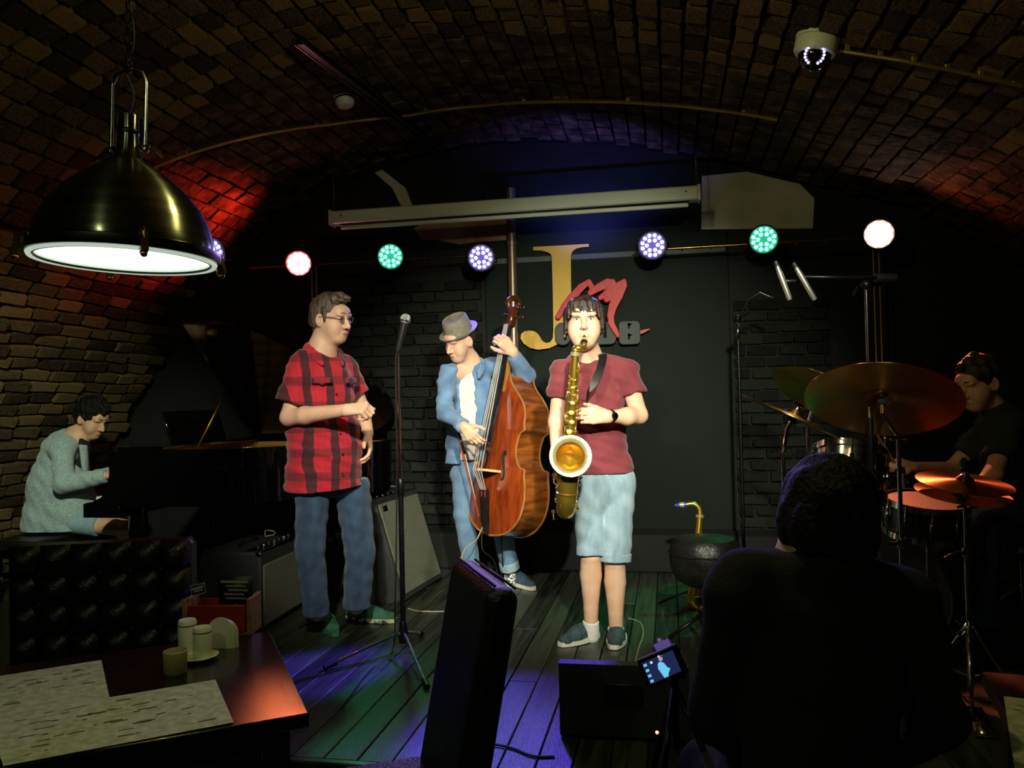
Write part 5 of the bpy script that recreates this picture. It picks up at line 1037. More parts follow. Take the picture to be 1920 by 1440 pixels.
def stand(label, top, base, n=None, tri=.24, name='cymbal_stand', tripod=True, mid=None):
    P = thing(name, label, 'stand', (base[0], base[1], 0), 'stands of the drum kit'); top = Vector(top); bx, by = base[0], base[1]; el = Vector((bx, by, top.z - .14 if mid is None else mid))
    if n is not None:
        q = top - Vector(n).normalized() * .05; b = MB(); b.tube([top - Vector(n).normalized() * .012, q, el], .0075, 8); b.build('tilter', M_CHROME, P); b = MB(); b.tube([el + Vector((-.03, 0, 0)), el + Vector((.03, 0, 0))], .012, 10); b.bar(el + Vector((-.05, -.01, .0)), el + Vector((.05, -.01, 0)), .006, .012); b.build('wing_bolt', M_CHROME, P)
    else: el = top
    zs = [el.z, el.z * .62, el.z * .3, .10]; 
    for i, r in enumerate((.0085, .011, .0135)):
        b = MB(); b.tube([(bx, by, zs[i]), (bx, by, zs[i + 1] - .02)], r, 10); b.build('tube', M_CHROME, P)
        if i: b = MB(); b.lathe([(r + .004, -.02), (r + .007, -.015), (r + .007, .015), (r + .002, .02)], T((bx, by, zs[i])), 12); b.bar((bx - .01, by - .01, zs[i]), (bx - .05, by - .02, zs[i]), .008, .014); b.build('clamp', M_CHROME, P)
    if tripod:
        for k in range(3):
            a = k * 2.09 + 4.4; e = Vector((bx + tri * math.cos(a), by + tri * math.sin(a), .012)); b = MB(); b.tube([(bx, by, .34), e], .0075, 8); b.tube([(bx, by, .12), Vector((bx, by, .34)).lerp(e, .62)], .005, 6); lg = b.build('leg', M_CHROME, P); b = MB(); b.tube([e + Vector((0, 0, .014)), e], .013, 8); b.build('rubber_foot', M_CABLE, lg)
    return P
nB = camv(.24, .86, -.45); cB = D(1654, 752, 3.05); cymbal('large ride cymbal seen from below in front of the drummer', cB, nB, .28); bB = D(1690, 1000, 3.08); stand('chrome cymbal stand holding up the large tilted ride cymbal', cB, (bB.x, bB.y), nB)
nA = camv(.46, .72, -.22); cA = D(1535, 738, 3.55); cymbal('cymbal half hidden behind the large ride cymbal', cA, nA, .21); bA = D(1520, 1000, 3.6); stand('chrome cymbal stand behind the large ride cymbal', cA, (bA.x, bA.y), nA)
nC = camv(.41, .90, .085); cC = D(1487, 783, 3.0); cymbal('thin crash cymbal tilted edge-on at the left of the kit', cC, nC, .205); bC = D(1473, 1000, 3.02); stand('chrome stand under the edge-on crash cymbal', cC, (bC.x, bC.y), nC)
nD = camv(.03, .985, .165); cD = D(1808, 905, 3.16); hh = cymbal('bright copper-lit top hi-hat cymbal beside the drummer', cD, nD, .175); cymbal('lower hi-hat cymbal just under the bright one', cD - nD * .045, -nD, .175)
P = stand('chrome hi-hat stand with clutch rod through the bright cymbals', D(1808, 858, 3.16), (cD.x, cD.y), None, .2, 'hi_hat_stand'); b = MB(); b.lathe([(.012, 0), (.016, .004), (.016, .03), (.010, .036)], T(D(1808, 878, 3.16)), 12); b.build('clutch', M_CHROME, P)
b = MB(); b.bar((cD.x - .02, cD.y - .06, .02), (cD.x - .05, cD.y - .3, .012), .07, .014); b.build('pedal', M_CHROME, P)
def drum(label, c, n, r, h, mshell, name='drum', lugs=8, cat='drum'):
    P = thing(name, label, cat, c, 'drums of the kit'); n = Vector(n).normalized(); c = Vector(c); m = T(c, n)
    b = MB(); b.lathe([(r, 0), (r, -h)], m, 36, cap=False); b.build('shell', mshell, P)
    for z in (0, -h): b = MB(); b.lathe([(r + .002, .012 if z == 0 else -.012), (r + .010, .012 if z == 0 else -.012), (r + .010, -.014 if z == 0 else .014), (r + .002, -.014 if z == 0 else .014)], T(c + n * z, n), 36, cap=False); b.build('hoop', M_CHROME, P)
    for z in (.002, -h - .002): b = MB(); b.lathe([(r, 0), (0, .001)], T(c + n * z, n), 36, cap=False); b.build('drum_head', pm('drum_head_skin', C8(64, 62, 58), C8(78, 76, 70), 5, .5), P)
    x = n.orthogonal().normalized()
    for k in range(lugs):
        v = Quaternion(n, 2 * PI * k / lugs) @ x; b = MB(); b.tube([c + v * (r + .008) + n * .01, c + v * (r + .008) - n * (h + .01)], .0035, 6); b.tube([c + v * (r + .007) - n * h * .3, c + v * (r + .007) - n * h * .7], .009, 8); b.build('lug', M_CHROME, P)
    return P
M_SHELL = pm('dark_green_shell', C8(26, 40, 34), C8(40, 62, 52), 4, .2, coat=.6); M_SHCH = pm('chrome_shell', C8(160, 165, 158), C8(205, 208, 200), 30, .14, 1.0, stretch=(30, 30, .5))
n1 = camv(.20, .84, -.36); drum('chrome rack tom below the cymbals', D(1592, 852, 3.5), n1, .150, .19, M_SHCH, 'tom_drum', 10)
drum('snare drum standing between the hi-hat and the rack tom', D(1738, 940, 3.55), camv(0, .97, .14), .165, .14, M_SHELL, 'snare_drum', 10)
kc = D(1700, 1065, 3.98); kn = Vector((-.6, -.8, 0)).normalized(); kc.z = .29; drum('dark green bass drum at the back of the kit', kc + kn * .2, kn, .275, .38, M_SHELL, 'bass_drum', 10)
sb = D(1738, 985, 3.55); stand('low chrome snare stand under the snare drum', (sb.x, sb.y, sb.z - .015), (sb.x, sb.y), None, .2, 'snare_stand')
b = MB(); tr = thing('tom_mount', 'chrome post carrying the rack tom on the bass drum', 'stand', (kc.x, kc.y, .57)); tb = D(1590, 900, 3.5); b.tube([(kc.x, kc.y, .575), (kc.x, kc.y, tb.z - .02), tb + Vector((.03, .08, -.01))], .011, 10); b.build('post', M_CHROME, tr)

# ---- overhead microphones on boom stands
Bm = D(1640, 1060, 3.12); P = thing('boom_stand', 'tall boom microphone stand rising beside the ride cymbal', 'microphone stand', (Bm.x, Bm.y, 0)); tz = D(1612, 540, 3.12); pole_top = Vector((Bm.x, Bm.y, tz.z))
b = MB(); b.tube([(Bm.x, Bm.y, .1), (Bm.x, Bm.y, 1.15)], .012, 10); b.build('lower_tube', M_BLKMETAL, P); b = MB(); b.tube([(Bm.x, Bm.y, 1.13), pole_top], .008, 10); b.build('upper_tube', M_CHROME, P)
b = MB(); b.ball(pole_top + Vector((0, 0, .015)), .022, 10, 8); b.tube([pole_top + Vector((-.03, -.01, .01)), pole_top + Vector((-.06, -.05, -.03))], .006, 6); b.build('boom_clutch', M_BLKMETAL, P)
bl = D(1500, 519, 3.10); brt = D(1665, 521, 3.14); b = MB(); b.tube([bl, brt], .0065, 8); b.build('boom_arm', M_BLKMETAL, P); b = MB(); b.tube([brt + CR * -.05, brt + CR * .03], .018, 12); b.build('counterweight', M_BLACK, P)
for k in range(3): a = k * 2.09 + .3; b = MB(); b.tube([(Bm.x, Bm.y, .12), (Bm.x + .3 * math.cos(a), Bm.y + .3 * math.sin(a), .012)], .008, 8); b.build('leg', M_BLKMETAL, P)
for (a, e, lb) in (((1457, 498), (1481, 562), 'slim bright overhead microphone hanging leftmost above the drums'), ((1492, 500), (1528, 562), 'slim darker overhead microphone clipped to the boom arm')):
    p0, p1 = D(*a, 3.08), D(*e, 3.08); Mi = thing('overhead_microphone', lb, 'microphone', p0, 'overhead microphones'); b = MB(); d = (p1 - p0).normalized(); b.tube([p0, p0 + d * .02, p0 + d * .025, p1 - d * .012, p1], [.008, .009, .0105, .0105, .009], 12); b.build('barrel', pm('nickel', C8(190, 190, 175), C8(210, 210, 195), 20, .28, .9), Mi); b = MB(); b.tube([p0 - d * .018, p0 + d * .004], .0085, 10); b.build('connector', M_BLACK, Mi)
    b = MB(); b.tube([p0.lerp(p1, .45), bl if a[0] > 1480 else p0.lerp(p1, .45) + CR * .05], .006, 6); b.build('clip', M_BLACK, Mi)
Bq = G(1398, 1020, .0); Bq = D(1394, 1000, 4.9); P = thing('boom_stand', 'thin dark microphone stand against the black brick wall', 'microphone stand', (Bq.x, Bq.y, 0)); t2 = D(1389, 600, 4.9)
b = MB(); b.tube([(Bq.x, Bq.y, .1), (Bq.x, Bq.y, t2.z - .12)], .011, 10); b.build('lower_tube', M_BLKMETAL, P); b = MB(); b.tube([(Bq.x, Bq.y, t2.z - .14), (Bq.x, Bq.y, t2.z)], .008, 8); b.build('upper_tube', M_CHROME, P); b = MB(); b.ball((Bq.x, Bq.y, t2.z + .01), .022, 10, 8); b.tube([(Bq.x - .02, Bq.y, t2.z), (Bq.x + .07, Bq.y, t2.z + .05)], .008, 8); b.build('boom_clutch', M_BLKMETAL, P)
b = MB(); b.tube([(Bq.x + .0, Bq.y, t2.z + .01), D(1405, 560, 4.88), D(1425, 548, 4.86)], .006, 8); b.build('boom_arm', M_BLKMETAL, P)
for k in range(3): a = k * 2.09 + .9; b = MB(); b.tube([(Bq.x, Bq.y, .12), (Bq.x + .27 * math.cos(a), Bq.y + .27 * math.sin(a), .012)], .008, 8); b.build('leg', M_BLKMETAL, P)
Mi = thing('overhead_microphone', 'small microphone on the thin dark stand by the brick wall', 'microphone', D(1434, 552, 4.86), 'overhead microphones'); b = MB(); p0, p1 = D(1425, 548, 4.86), D(1443, 556, 4.84); b.tube([p0, p1], .009, 10); b.build('barrel', M_CHROME, Mi); b = MB(); b.tube([p1, p1 + (p1 - p0).normalized() * .02], .010, 10); b.build('grille', M_BLACK, Mi)

# ---- grand piano
def piano():
    y0 = 4.40; xk = D(157, 940, 5.0).x; P = thing('grand_piano', 'black lacquered grand piano with raised lid behind the plaid shirt', 'piano', (xk + .8, 5.0, 0)); y1 = y0 + 1.22; zt, zb = .985, .64
    near = [(xk + .24, y0), (xk + .62, y0), (xk + .82, y0 + .02), (xk + 1.0, y0 + .10), (xk + 1.16, y0 + .25), (xk + 1.3, y0 + .42), (xk + 1.46, y0 + .54), (xk + 1.60, y0 + .63), (xk + 1.68, y0 + .74), (xk + 1.70, y0 + .88), (xk + 1.66, y0 + 1.06), (xk + 1.58, y0 + 1.16), (xk + 1.45, y1)]
    nr = [Vector((p.x, p.y, 0)) for p in crom([(x, y, 0) for x, y in near], 4)]; outl = nr + [Vector((xk + .24, y1, 0))]
    cen = Vector((xk + .8, y0 + .75, 0)); inner = [p + (cen - p).normalized() * .045 for p in outl]; n = len(outl)
    b = MB(); vs = []
    for o_, i_ in zip(outl, inner): vs += [o_ + Vector((0, 0, zb)), o_ + Vector((0, 0, zt)), i_ + Vector((0, 0, zt)), i_ + Vector((0, 0, .80))]
    fs = []
    for k in range(n):
        a, c = 4 * k, 4 * ((k + 1) % n); fs += [(a, c, c + 1, a + 1), (a + 1, c + 1, c + 2, a + 2), (a + 2, c + 2, c + 3, a + 3)]
    fs.append(tuple(4 * k for k in range(n)))
    b.add(vs, fs); case = b.build('case', M_LACQ, P)
    b = MB(); vs = []
    for i_ in inner: q = i_ + (cen - i_).normalized() * .003; vs += [q + Vector((0, 0, .80)), q + Vector((0, 0, zt - .012))]
    b.add(vs, [(2 * k, 2 * ((k + 1) % n), 2 * ((k + 1) % n) + 1, 2 * k + 1) for k in range(n)]); b.build('inner_rim', pm('golden_veneer', C8(196, 142, 58), C8(224, 176, 88), 5, .3, stretch=(1, 1, 8), coat=.4), P)
    b = MB(); b.prism([i_ + Vector((0, 0, .86)) for i_ in inner], (0, 0, .02)); b.build('iron_plate', pm('gold_plate', C8(196, 150, 66), C8(214, 172, 88), 6, .35, .6), P, smooth=False)
    for k in range(10): y = y0 + .22 + .085 * k; b = MB(); b.tube([(xk + .36, y, .895), (xk + .8 + .07 * k * .9, y + .02, .895)], .003, 6); b.build('string_band', M_BRASSDK, P)
    # keyboard end: key bed, cheeks, keys, fall board
    b = MB(); b.box((xk + .13, (y0 + y1) / 2, .615), (.13, (y1 - y0) / 2, .045), bev=.01); b.build('key_bed', M_LACQ, P)
    for y in (y0 + .03, y1 - .03):
        ck = [(0, .57), (0, .655), (.06, .665), (.13, .70), (.175, .76), (.185, .85), (.18, zt), (.26, zt), (.26, .57)]; b = MB(); b.prism([Vector((xk + x, y - .028, z)) for x, z in ck], (0, .056, 0)); b.build('cheek', M_LACQ, P)
    b = MB(); b.box((xk + .205, (y0 + y1) / 2, .80), (.012, (y1 - y0) / 2 - .06, .10), bev=.004); b.build('fall_board', M_LACQ, P)
    b = MB(); b.box((xk + .40, (y0 + y1) / 2, zt + .012), (.16, (y1 - y0) / 2, .012), bev=.004); b.build('front_lid', M_LACQ, P)
    mk = pm('ivory', C8(226, 222, 204), rough=.3); W = (y1 - y0 - .14) / 52
    for k in range(52): b = MB(); b.box((xk + .11, y0 + .07 + W * (k + .5), .682), (.075, W / 2 - .0008, .010), bev=.002); b.build('white_key', mk, P, smooth=False, fixn=False)
    for k in range(51):
        if k % 7 in (2, 6): continue
        b = MB(); b.box((xk + .135, y0 + .07 + W * (k + 1), .698), (.048, .005, .008), bev=.002); b.build('black_key', M_LACQ, P, smooth=False, fixn=False)
    # music desk
    b = MB(); R = Matrix.Rotation(-.3, 3, 'Y'); b.box((xk + .36, (y0 + y1) / 2 + .05, zt + .13), (.010, .33, .11), R, bev=.006); b.build('music_desk', M_LACQ, P)
    # raised lid, hinged along the far side
    th = math.radians(40); hinge = Vector((0, y1, zt + .012)); off = .34
    def lidp(p, t): q = p - Vector((0, y1, 0)); r = -q.y; return Vector((p.x, y1 - r * math.cos(th) + t * math.sin(th), zt + .012 + r * math.sin(th) + t * math.cos(th)))
    lo = [p for p in outl if p.x > xk + .52]; lo = [Vector((xk + .52, y0, 0))] + lo + [Vector((xk + .52, y1, 0))]; b = MB(); m = len(lo); b.add([lidp(p, 0) for p in lo] + [lidp(p, .024) for p in lo], [tuple(range(m)), tuple(reversed(range(m, 2 * m)))] + [((i + 1) % m, i, m + i, m + (i + 1) % m) for i in range(m)]); b.build('lid', M_LACQ, P, smooth=False)
    b = MB(); b.tube([(xk + .75, y0 + .06, zt), lidp(Vector((xk + .78, y0 + .35, 0)), -.004)], .009, 8); b.build('lid_prop', M_BRASSDK, P)
    for x, y in ((xk + .3, y0 + .12), (xk + .3, y1 - .12), (xk + 1.42, y0 + .95)):
        b = MB(); b.lathe([(.05, .62), (.06, .5), (.045, .2), (.035, .09), (.045, .08), (.045, .06), (.02, .05)], T((x, y, 0)), 16); lg = b.build('leg', M_LACQ, P); b = MB(); b.lathe([(.02, 0.0), (.03, .01), (.03, .04), (.02, .05)], T((x, y, 0)), 12); b.build('caster', M_BRASSDK, lg)
    b = MB(); b.box((xk + .55, (y0 + y1) / 2, .36), (.02, .09, .26), bev=.006); ly = b.build('pedal_lyre', M_LACQ, P); b = MB(); b.box((xk + .55, (y0 + y1) / 2, .09), (.06, .15, .03), bev=.006); b.build('pedal_box', M_LACQ, ly)
    for k in (-1, 0, 1): b = MB(); b.box((xk + .47, (y0 + y1) / 2 + .06 * k, .06), (.06, .016, .006), bev=.003); b.build('pedal', M_BRASS, ly)
    # tea light glass on the rim
    g = WY(463, 822, y0 + .55); T_ = thing('tea_light', 'small lit glass candle standing on the piano', 'candle', (g.x, y0 + .62, zt)); c = Vector((D(463, 820, 5.25).x, D(463, 820, 5.25).y, 0)); zc = .905
    b = MB(); b.lathe([(0, zc), (.024, zc), (.030, zc + .07), (.029, zc + .07), (.023, zc + .004), (0, zc + .004)], T((c.x, c.y, 0)), 18); T_.location = (c.x, c.y, zc); b.build('glass', pm('clear_glass', C8(240, 236, 220), rough=.05, trans=.9), T_)
    b = MB(); b.lathe([(0, zc + .006), (.020, zc + .006), (.021, zc + .03), (0, zc + .03)], T((c.x, c.y, 0)), 14); b.build('wax', pm('wax', C8(235, 225, 190), rough=.5, emis=C8(255, 220, 130), es=.8), T_); b = MB(); b.ball((c.x, c.y, zc + .052), (.005, .005, .014), 8, 6); b.build('flame', pm('flame', C8(255, 220, 140), emis=C8(255, 225, 150), es=20), T_)
    # bench
    sx = D(98, 990, 5.55); Bn = thing('piano_bench', 'black padded piano bench under the pianist', 'bench', (sx.x, sx.y, 0)); hz = D(98, 998, 5.55).z; b = MB(); b.box((sx.x, sx.y, hz - .035), (.19, .36, .035), bev=.016); b.build('seat', M_LEATHER, Bn); b = MB(); b.box((sx.x, sx.y, hz - .095), (.17, .34, .025), bev=.005); b.build('apron', M_LACQ, Bn)
    for u in (-1, 1):
        for v in (-1, 1): b = MB(); b.bar((sx.x + u * .145, sx.y + v * .31, 0), (sx.x + u * .145, sx.y + v * .31, hz - .10), .045, .045, up=(1, 0, 0), bev=.006); b.build('leg', M_LACQ, Bn)
piano()
# ------------------------------------------------------------------ stage lights, screen, sign, ceiling fittings
def led_mats(name, c, strength):
    core = pm('led_' + name, (1, 1, 1, 1), emis=c, es=strength); plate = pm('led_plate_' + name, C8(20, 20, 22), emis=c if strength > 10 else (c[0] ** 2.2, c[1] ** 2.2, c[2] ** 2.2, 1), es=max(.55, strength * .12) if strength > 10 else .55, rough=.3); edge = pm('led_edge_' + name, C8(20, 20, 22), emis=(c[0] ** 2.5, c[1] ** 2.5, c[2] ** 2.5, 1), es=1.0 if strength > 10 else .4, rough=.3); return core, plate, edge  # front plate and outer ring emit colour to imitate bloom around the LEDs
def par(label, c, aim, name, col, strength, r=.078, bulb=None, energy=0, cone=50, group='LED spotlights on the lighting bars', aimspot=None):
    P = thing('stage_light', label, 'stage light', c, group); c = Vector(c); n = (Vector(aim) - c).normalized(); m = T(c, n); core, plate, edge = led_mats(name, col, strength)
    b = MB(); b.lathe([(.035, -.20), (.06, -.19), (r * 1.12, -.10), (r * 1.28, -.02), (r * 1.28, .012), (r * 1.18, .012), (r * 1.14, -.006)], m, 28, cap=False); b.lathe([(0, -.2), (.035, -.2)], m, 28, cap=False); b.build('housing', M_BLACK, P)
    b = MB(); b.lathe([(r * 1.06, -.004), (0, -.004)], m, 28, cap=False); b.build('front_plate', plate, P); b = MB(); b.lathe([(r * 1.16, .002), (r * 1.06, -.004)], m, 28, cap=False); b.build('halo_ring', edge, P)
    def led(x, y): b = MB(); b.lathe([(r * .185, 0), (r * .17, .004), (r * .11, .008), (0, .010)], m @ Matrix.Translation((x, y, -.003)), 10); b.build('led', core, P)
    for k in range(12): a = 2 * PI * (k + .5) / 12; led(r * .88 * math.cos(a), r * .88 * math.sin(a))
    for k in range(6): a = 2 * PI * k / 6; led(r * .48 * math.cos(a), r * .48 * math.sin(a))
    b = MB(); x = m.to_3x3() @ Vector((1, 0, 0)); x = n.cross(Vector((0, 0, 1))).normalized(); b.tube([c - n * .06 + x * r * 1.3, c - n * .06 + x * r * 1.45, c + Vector((0, .09, -.0)) + x * r * 1.2 - Vector((0, 0, .02)), c + Vector((0, .10, -.0)) - Vector((0, 0, .03)), c + Vector((0, .09, 0)) - x * r * 1.2 - Vector((0, 0, .02)), c - n * .06 - x * r * 1.45, c - n * .06 - x * r * 1.3], .006, 6); b.build('yoke', M_BLKMETAL, P)
    if energy: spot('par_or_added_beam', c + n * .03, aimspot if aimspot is not None else aim, energy, col[:3], cone, .55, .06)
YL = 5.62
RED, GRN, PUR, AMB = (1.0, .10, .10, 1), (.12, 1.0, .55, 1), (.42, .34, 1.0, 1), (1.0, .42, .22, 1)
def pl(px, py): return WY(px, py, YL)
cam_ = CAM
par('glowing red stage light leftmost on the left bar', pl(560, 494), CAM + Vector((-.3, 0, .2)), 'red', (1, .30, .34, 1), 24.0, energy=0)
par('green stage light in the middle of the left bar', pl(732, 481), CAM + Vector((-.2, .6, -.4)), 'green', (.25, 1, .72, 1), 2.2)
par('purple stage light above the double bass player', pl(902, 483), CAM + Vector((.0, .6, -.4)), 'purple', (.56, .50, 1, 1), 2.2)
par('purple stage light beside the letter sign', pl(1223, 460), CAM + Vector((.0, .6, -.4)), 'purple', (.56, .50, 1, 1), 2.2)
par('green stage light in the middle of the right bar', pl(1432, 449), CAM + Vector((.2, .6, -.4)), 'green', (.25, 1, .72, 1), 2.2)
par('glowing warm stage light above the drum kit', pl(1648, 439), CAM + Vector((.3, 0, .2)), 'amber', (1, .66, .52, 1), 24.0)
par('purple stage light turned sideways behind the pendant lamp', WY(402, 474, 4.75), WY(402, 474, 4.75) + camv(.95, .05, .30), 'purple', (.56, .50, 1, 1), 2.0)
def tbar(xs, zpx, pole_px, label):
    a = pl(xs[0][0], xs[0][1]); e = pl(xs[1][0], xs[1][1]); z = (a.z + e.z) / 2 - .005; c = pl(*pole_px)
    P = thing('lighting_stand', label, 'stand', (c.x, YL + .10, 0)); b = MB(); b.tube([(a.x, YL + .10, z), (e.x, YL + .10, z)], .011, 10); bar = b.build('cross_bar', M_BRASSDK, P)
    n = 8
    for k in range(n + 1):
        x = a.x + (e.x - a.x) * (k + .5) / (n + 1); b = MB(); b.tube([(x, YL + .10, z - .022), (x, YL + .10, z + .022)], .006, 8); b.build('bolt', M_CHROME, bar)
    for s in (-1, 1):
        b = MB(); b.tube([(c.x + s * .018, YL + .10, .3), (c.x + s * .018, YL + .10, z)], .0055, 8); b.build('mast_highlight', pm('mast_glint_brass', C8(200, 150, 60), C8(222, 176, 90), 5, .42, .35), P)  # two pale rods stand in for the highlights along one dark pole
    for zc_ in (1.98, .62): b = MB(); b.box((c.x, YL + .10, zc_), (.03, .02, .025), bev=.006); b.build('clamp', M_BLKMETAL, P)
    for k in range(3):
        g = k * 2.09 + .7; b = MB(); b.tube([(c.x, YL + .10, .62), (c.x + .26 * math.cos(g), YL + .10 + min(.02, .22 * math.sin(g)), .012)], .010, 8); b.build('leg', M_BLKMETAL, P)
    b = MB(); b.tube([(c.x, YL + .1, .25), (c.x, YL + .1, .65)], .016, 10); b.build('base_tube', M_BLKMETAL, P)
tbar(((455, 492), (925, 478)), 480, (578, 520), 'lighting stand with cross bar behind the plaid shirt')
tbar(((1200, 462), (1700, 436)), 450, (1650, 480), 'lighting stand with cross bar behind the drum kit')

# ---- projection screen case
ys = 5.42; a = WY(622, 408, ys); e = WY(1312, 366, ys); z = (a.z + e.z) / 2; P = thing('projection_screen', 'long white retracted projection screen case under the vault', 'projector screen', ((a.x + e.x) / 2, ys, z))
cx, hw = (a.x + e.x) / 2, (e.x - a.x) / 2
b = MB(); b.box((cx, ys, z), (hw - .012, .05, .048), bev=.010); b.build('case', M_SCREENBOX, P)
b = MB(); b.box((cx, ys - .01, z - .072), (hw - .075, .012, .014), bev=.005); b.build('bottom_bar', M_SCREENBOX, P)
b = MB(); b.box((cx, ys - .01, z - .053), (hw - .07, .02, .006)); b.build('slot', M_BLACK, P)
for s in (-1, 1):
    b = MB(); b.box((cx + s * (hw - .006), ys, z), (.010, .054, .053), bev=.004); b.build('end_cap', M_SCREENBOX, P); xx = cx + s * (hw - .02); b = MB(); b.tube([(xx, ys, z + .045), (xx, ys, vault_z(xx) - .01)], .003, 6); b.build('hanging_wire', M_STEEL, P)
    b = MB(); b.lathe([(.006, 0), (.006, .003), (0, .004)], T((cx + s * (hw - .09), ys - .05, z + .01), (0, -1, 0)), 10); b.build('screw', M_BLKMETAL, P)

# ---- copper pipe on the back wall
pp = WY(961, 520, YB - .09); P = thing('heating_pipe', 'vertical copper coloured pipe beside the letter sign', 'pipe', (pp.x, YB - .09, .27)); zt_ = WY(959, 415, YB - .09).z + .25
b = MB(); b.tube([(pp.x, YB - .09, .27), (pp.x, YB - .09, zt_)], .036, 18); b.build('tube', M_COPPER, P)
zj = WY(960, 457, YB - .09).z; b = MB(); b.lathe([(.036, -.02), (.041, -.017), (.041, .017), (.036, .02)], T((pp.x, YB - .09, zj)), 18, cap=False); b.build('coupling', M_COPPER, P)
for z in (.9, 1.9): b = MB(); b.tube([(pp.x, YB - .06, z), (pp.x, YB - .02, z)], .010, 8); b.lathe([(.038, -.01), (.040, 0), (.038, .01)], T((pp.x, YB - .09, z)), 18, cap=False); b.build('bracket', M_BLKMETAL, P)

# ---- letter sign: yellow J, red brush letters, dark CLUB
ysn = YB - .07; SX = lambda x, y, Y=ysn: WY(940 + x / 5.76, 430 + y / 5.76, Y)
P = thing('wall_sign', 'Jam Club letter sign with big yellow J on the dark panel', 'sign', SX(800, 800))
J = [(342, 190), (945, 157), (945, 187), (870, 192), (805, 208), (765, 238), (750, 285), (752, 560), (754, 860), (745, 1010), (715, 1110), (670, 1190), (600, 1245), (520, 1283), (400, 1300), (310, 1282), (240, 1232), (208, 1178), (214, 1130), (250, 1100), (300, 1093), (350, 1098), (390, 1122), (420, 1170), (450, 1212), (490, 1228), (530, 1215), (556, 1176), (562, 1090), (556, 700), (545, 300), (535, 270), (500, 246), (430, 229), (345, 226)]
b = MB(); b.prism([SX(x, y, ysn) for x, y in J], (0, .03, 0)); b.build('letter_j', pm('yellow_paint', C8(222, 172, 56), C8(232, 186, 74), 3, .5), P, smooth=False, label='yellow serif letter J')
S = SDF(); yr = ysn - .045; Q2 = lambda x, y: SX(x, y, yr); uu = SX(1, 0, yr) - SX(0, 0, yr); ps = uu.length
def stroke(pts, w_):
    for i in range(len(pts) - 1):
        wa = w_[i] if isinstance(w_, list) else w_; wb = w_[i + 1] if isinstance(w_, list) else w_
        S.cone(Q2(*pts[i]), Q2(*pts[i + 1]), wa * ps, wb * ps, .003, cuts=[(Q2(0, 0) + Vector((0, -.012, 0)), (0, -1, 0)), (Q2(0, 0) + Vector((0, .012, 0)), (0, 1, 0))])
stroke([(612, 945), (690, 830), (770, 730), (860, 630), (945, 565)], [28, 40, 44, 42, 28]); stroke([(945, 565), (985, 640), (960, 690)], [28, 34, 30]); stroke([(960, 690), (1060, 625), (1150, 580), (1205, 562)], [30, 44, 48, 26]); stroke([(1205, 562), (1220, 600), (1140, 690), (1070, 740)], [26, 34, 40, 28]); stroke([(1200, 610), (1170, 690), (1130, 765)], [40, 46, 26]); stroke([(1145, 770), (1230, 680), (1290, 600), (1325, 562)], [22, 44, 44, 28]); stroke([(1325, 562), (1330, 610), (1260, 720), (1205, 830), (1180, 930), (1188, 1010)], [28, 30, 52, 46, 38, 34]); stroke([(1185, 1010), (1230, 1090), (1260, 1150)], [34, 30, 22])
S.build('script_letters', pm('red_paint', C8(206, 46, 50), C8(216, 58, 60), 3, .5), P, .0035, label='red brush script letters a and m')
b = MB(); b.prism([SX(x, y, ysn - .03) for x, y in [(1455, 1108), (1530, 1085), (1605, 1070), (1600, 1085), (1540, 1118), (1488, 1136)]], (0, .02, 0)); b.build('script_tip', MATS['red_paint'], P, smooth=False)
MC = pm('dark_letter_paint', C8(58, 66, 64), C8(70, 78, 76), 4, .6); yc = ysn - .012
def letter(name, cxy, half, slits, rad=30):
    S = SDF(); c = SX(cxy[0], cxy[1], yc); Rr = Matrix(((1, 0, 0), (0, 1, 0), (0, 0, 1))); S.rbox(c, (half[0] * ps, .05, half[1] * ps), Rr, rad * ps, .002)
    for (x, y, hx, hy) in slits: S.rbox(SX(x, y, yc), (hx * ps, .09, hy * ps), Rr, 5 * ps, .002, 'sub')
    S.cut(c + Vector((0, -.02, 0)), (0, -1, 0)); S.cut(c + Vector((0, .02, 0)), (0, 1, 0)); S.build(name, MC, P, .0032)
letter('letter_c', (665, 1132), (85, 122), [(690, 1120, 14, 75), (740, 1110, 40, 40)], 80); letter('letter_l', (850, 1130), (80, 118), [(895, 1080, 40, 60)], 20); letter('letter_u', (1095, 1125), (140, 118), [(1118, 1085, 12, 85), (1255, 1095, 26, 50)], 60); letter('letter_b', (1385, 1118), (108, 120), [(1378, 1045, 9, 28), (1378, 1160, 9, 30), (1392, 1030, 14, 7), (1392, 1145, 14, 7)], 45)

# ---- gold conduits on the vault
def on_vault(px, py, out=.02):
    r = ray(px, py); t = 1.0
    while t < 12:
        p = CAM + r * t
        if p.z > vault_z(p.x) - out: return p
        t += .01
    return CAM + r * 6
def conduit(pts, lbl, r=.011):
    p = [on_vault(*q) for q in pts]; Yc = sum(q.y for q in p) / len(p); P = thing('conduit', lbl, 'conduit', p[len(p) // 2]); path = []
    xs = np.linspace(p[0].x, p[-1].x, 40)
    for x in xs: s = float(np.interp(x, pa[:, 0], S_)); c, t, nn = prof_at(s); y = float(np.interp(x, sorted(q.x for q in p), [q.y for q in sorted(p, key=lambda v: v.x)])); path.append(Vector((c.x, y, c.z)) + nn * .045)
    b = MB(); b.tube(path, r, 8); b.build('tube', M_GOLDPIPE, P)
    for k in range(2, 38, 7): c = path[k]; s = float(np.interp(c.x, pa[:, 0], S_)); nn = prof_at(s)[2]; b = MB(); b.box(c - nn * .02, (.012, .010, .022), bev=.003); b.build('clip', M_GOLDPIPE, P)
    return path
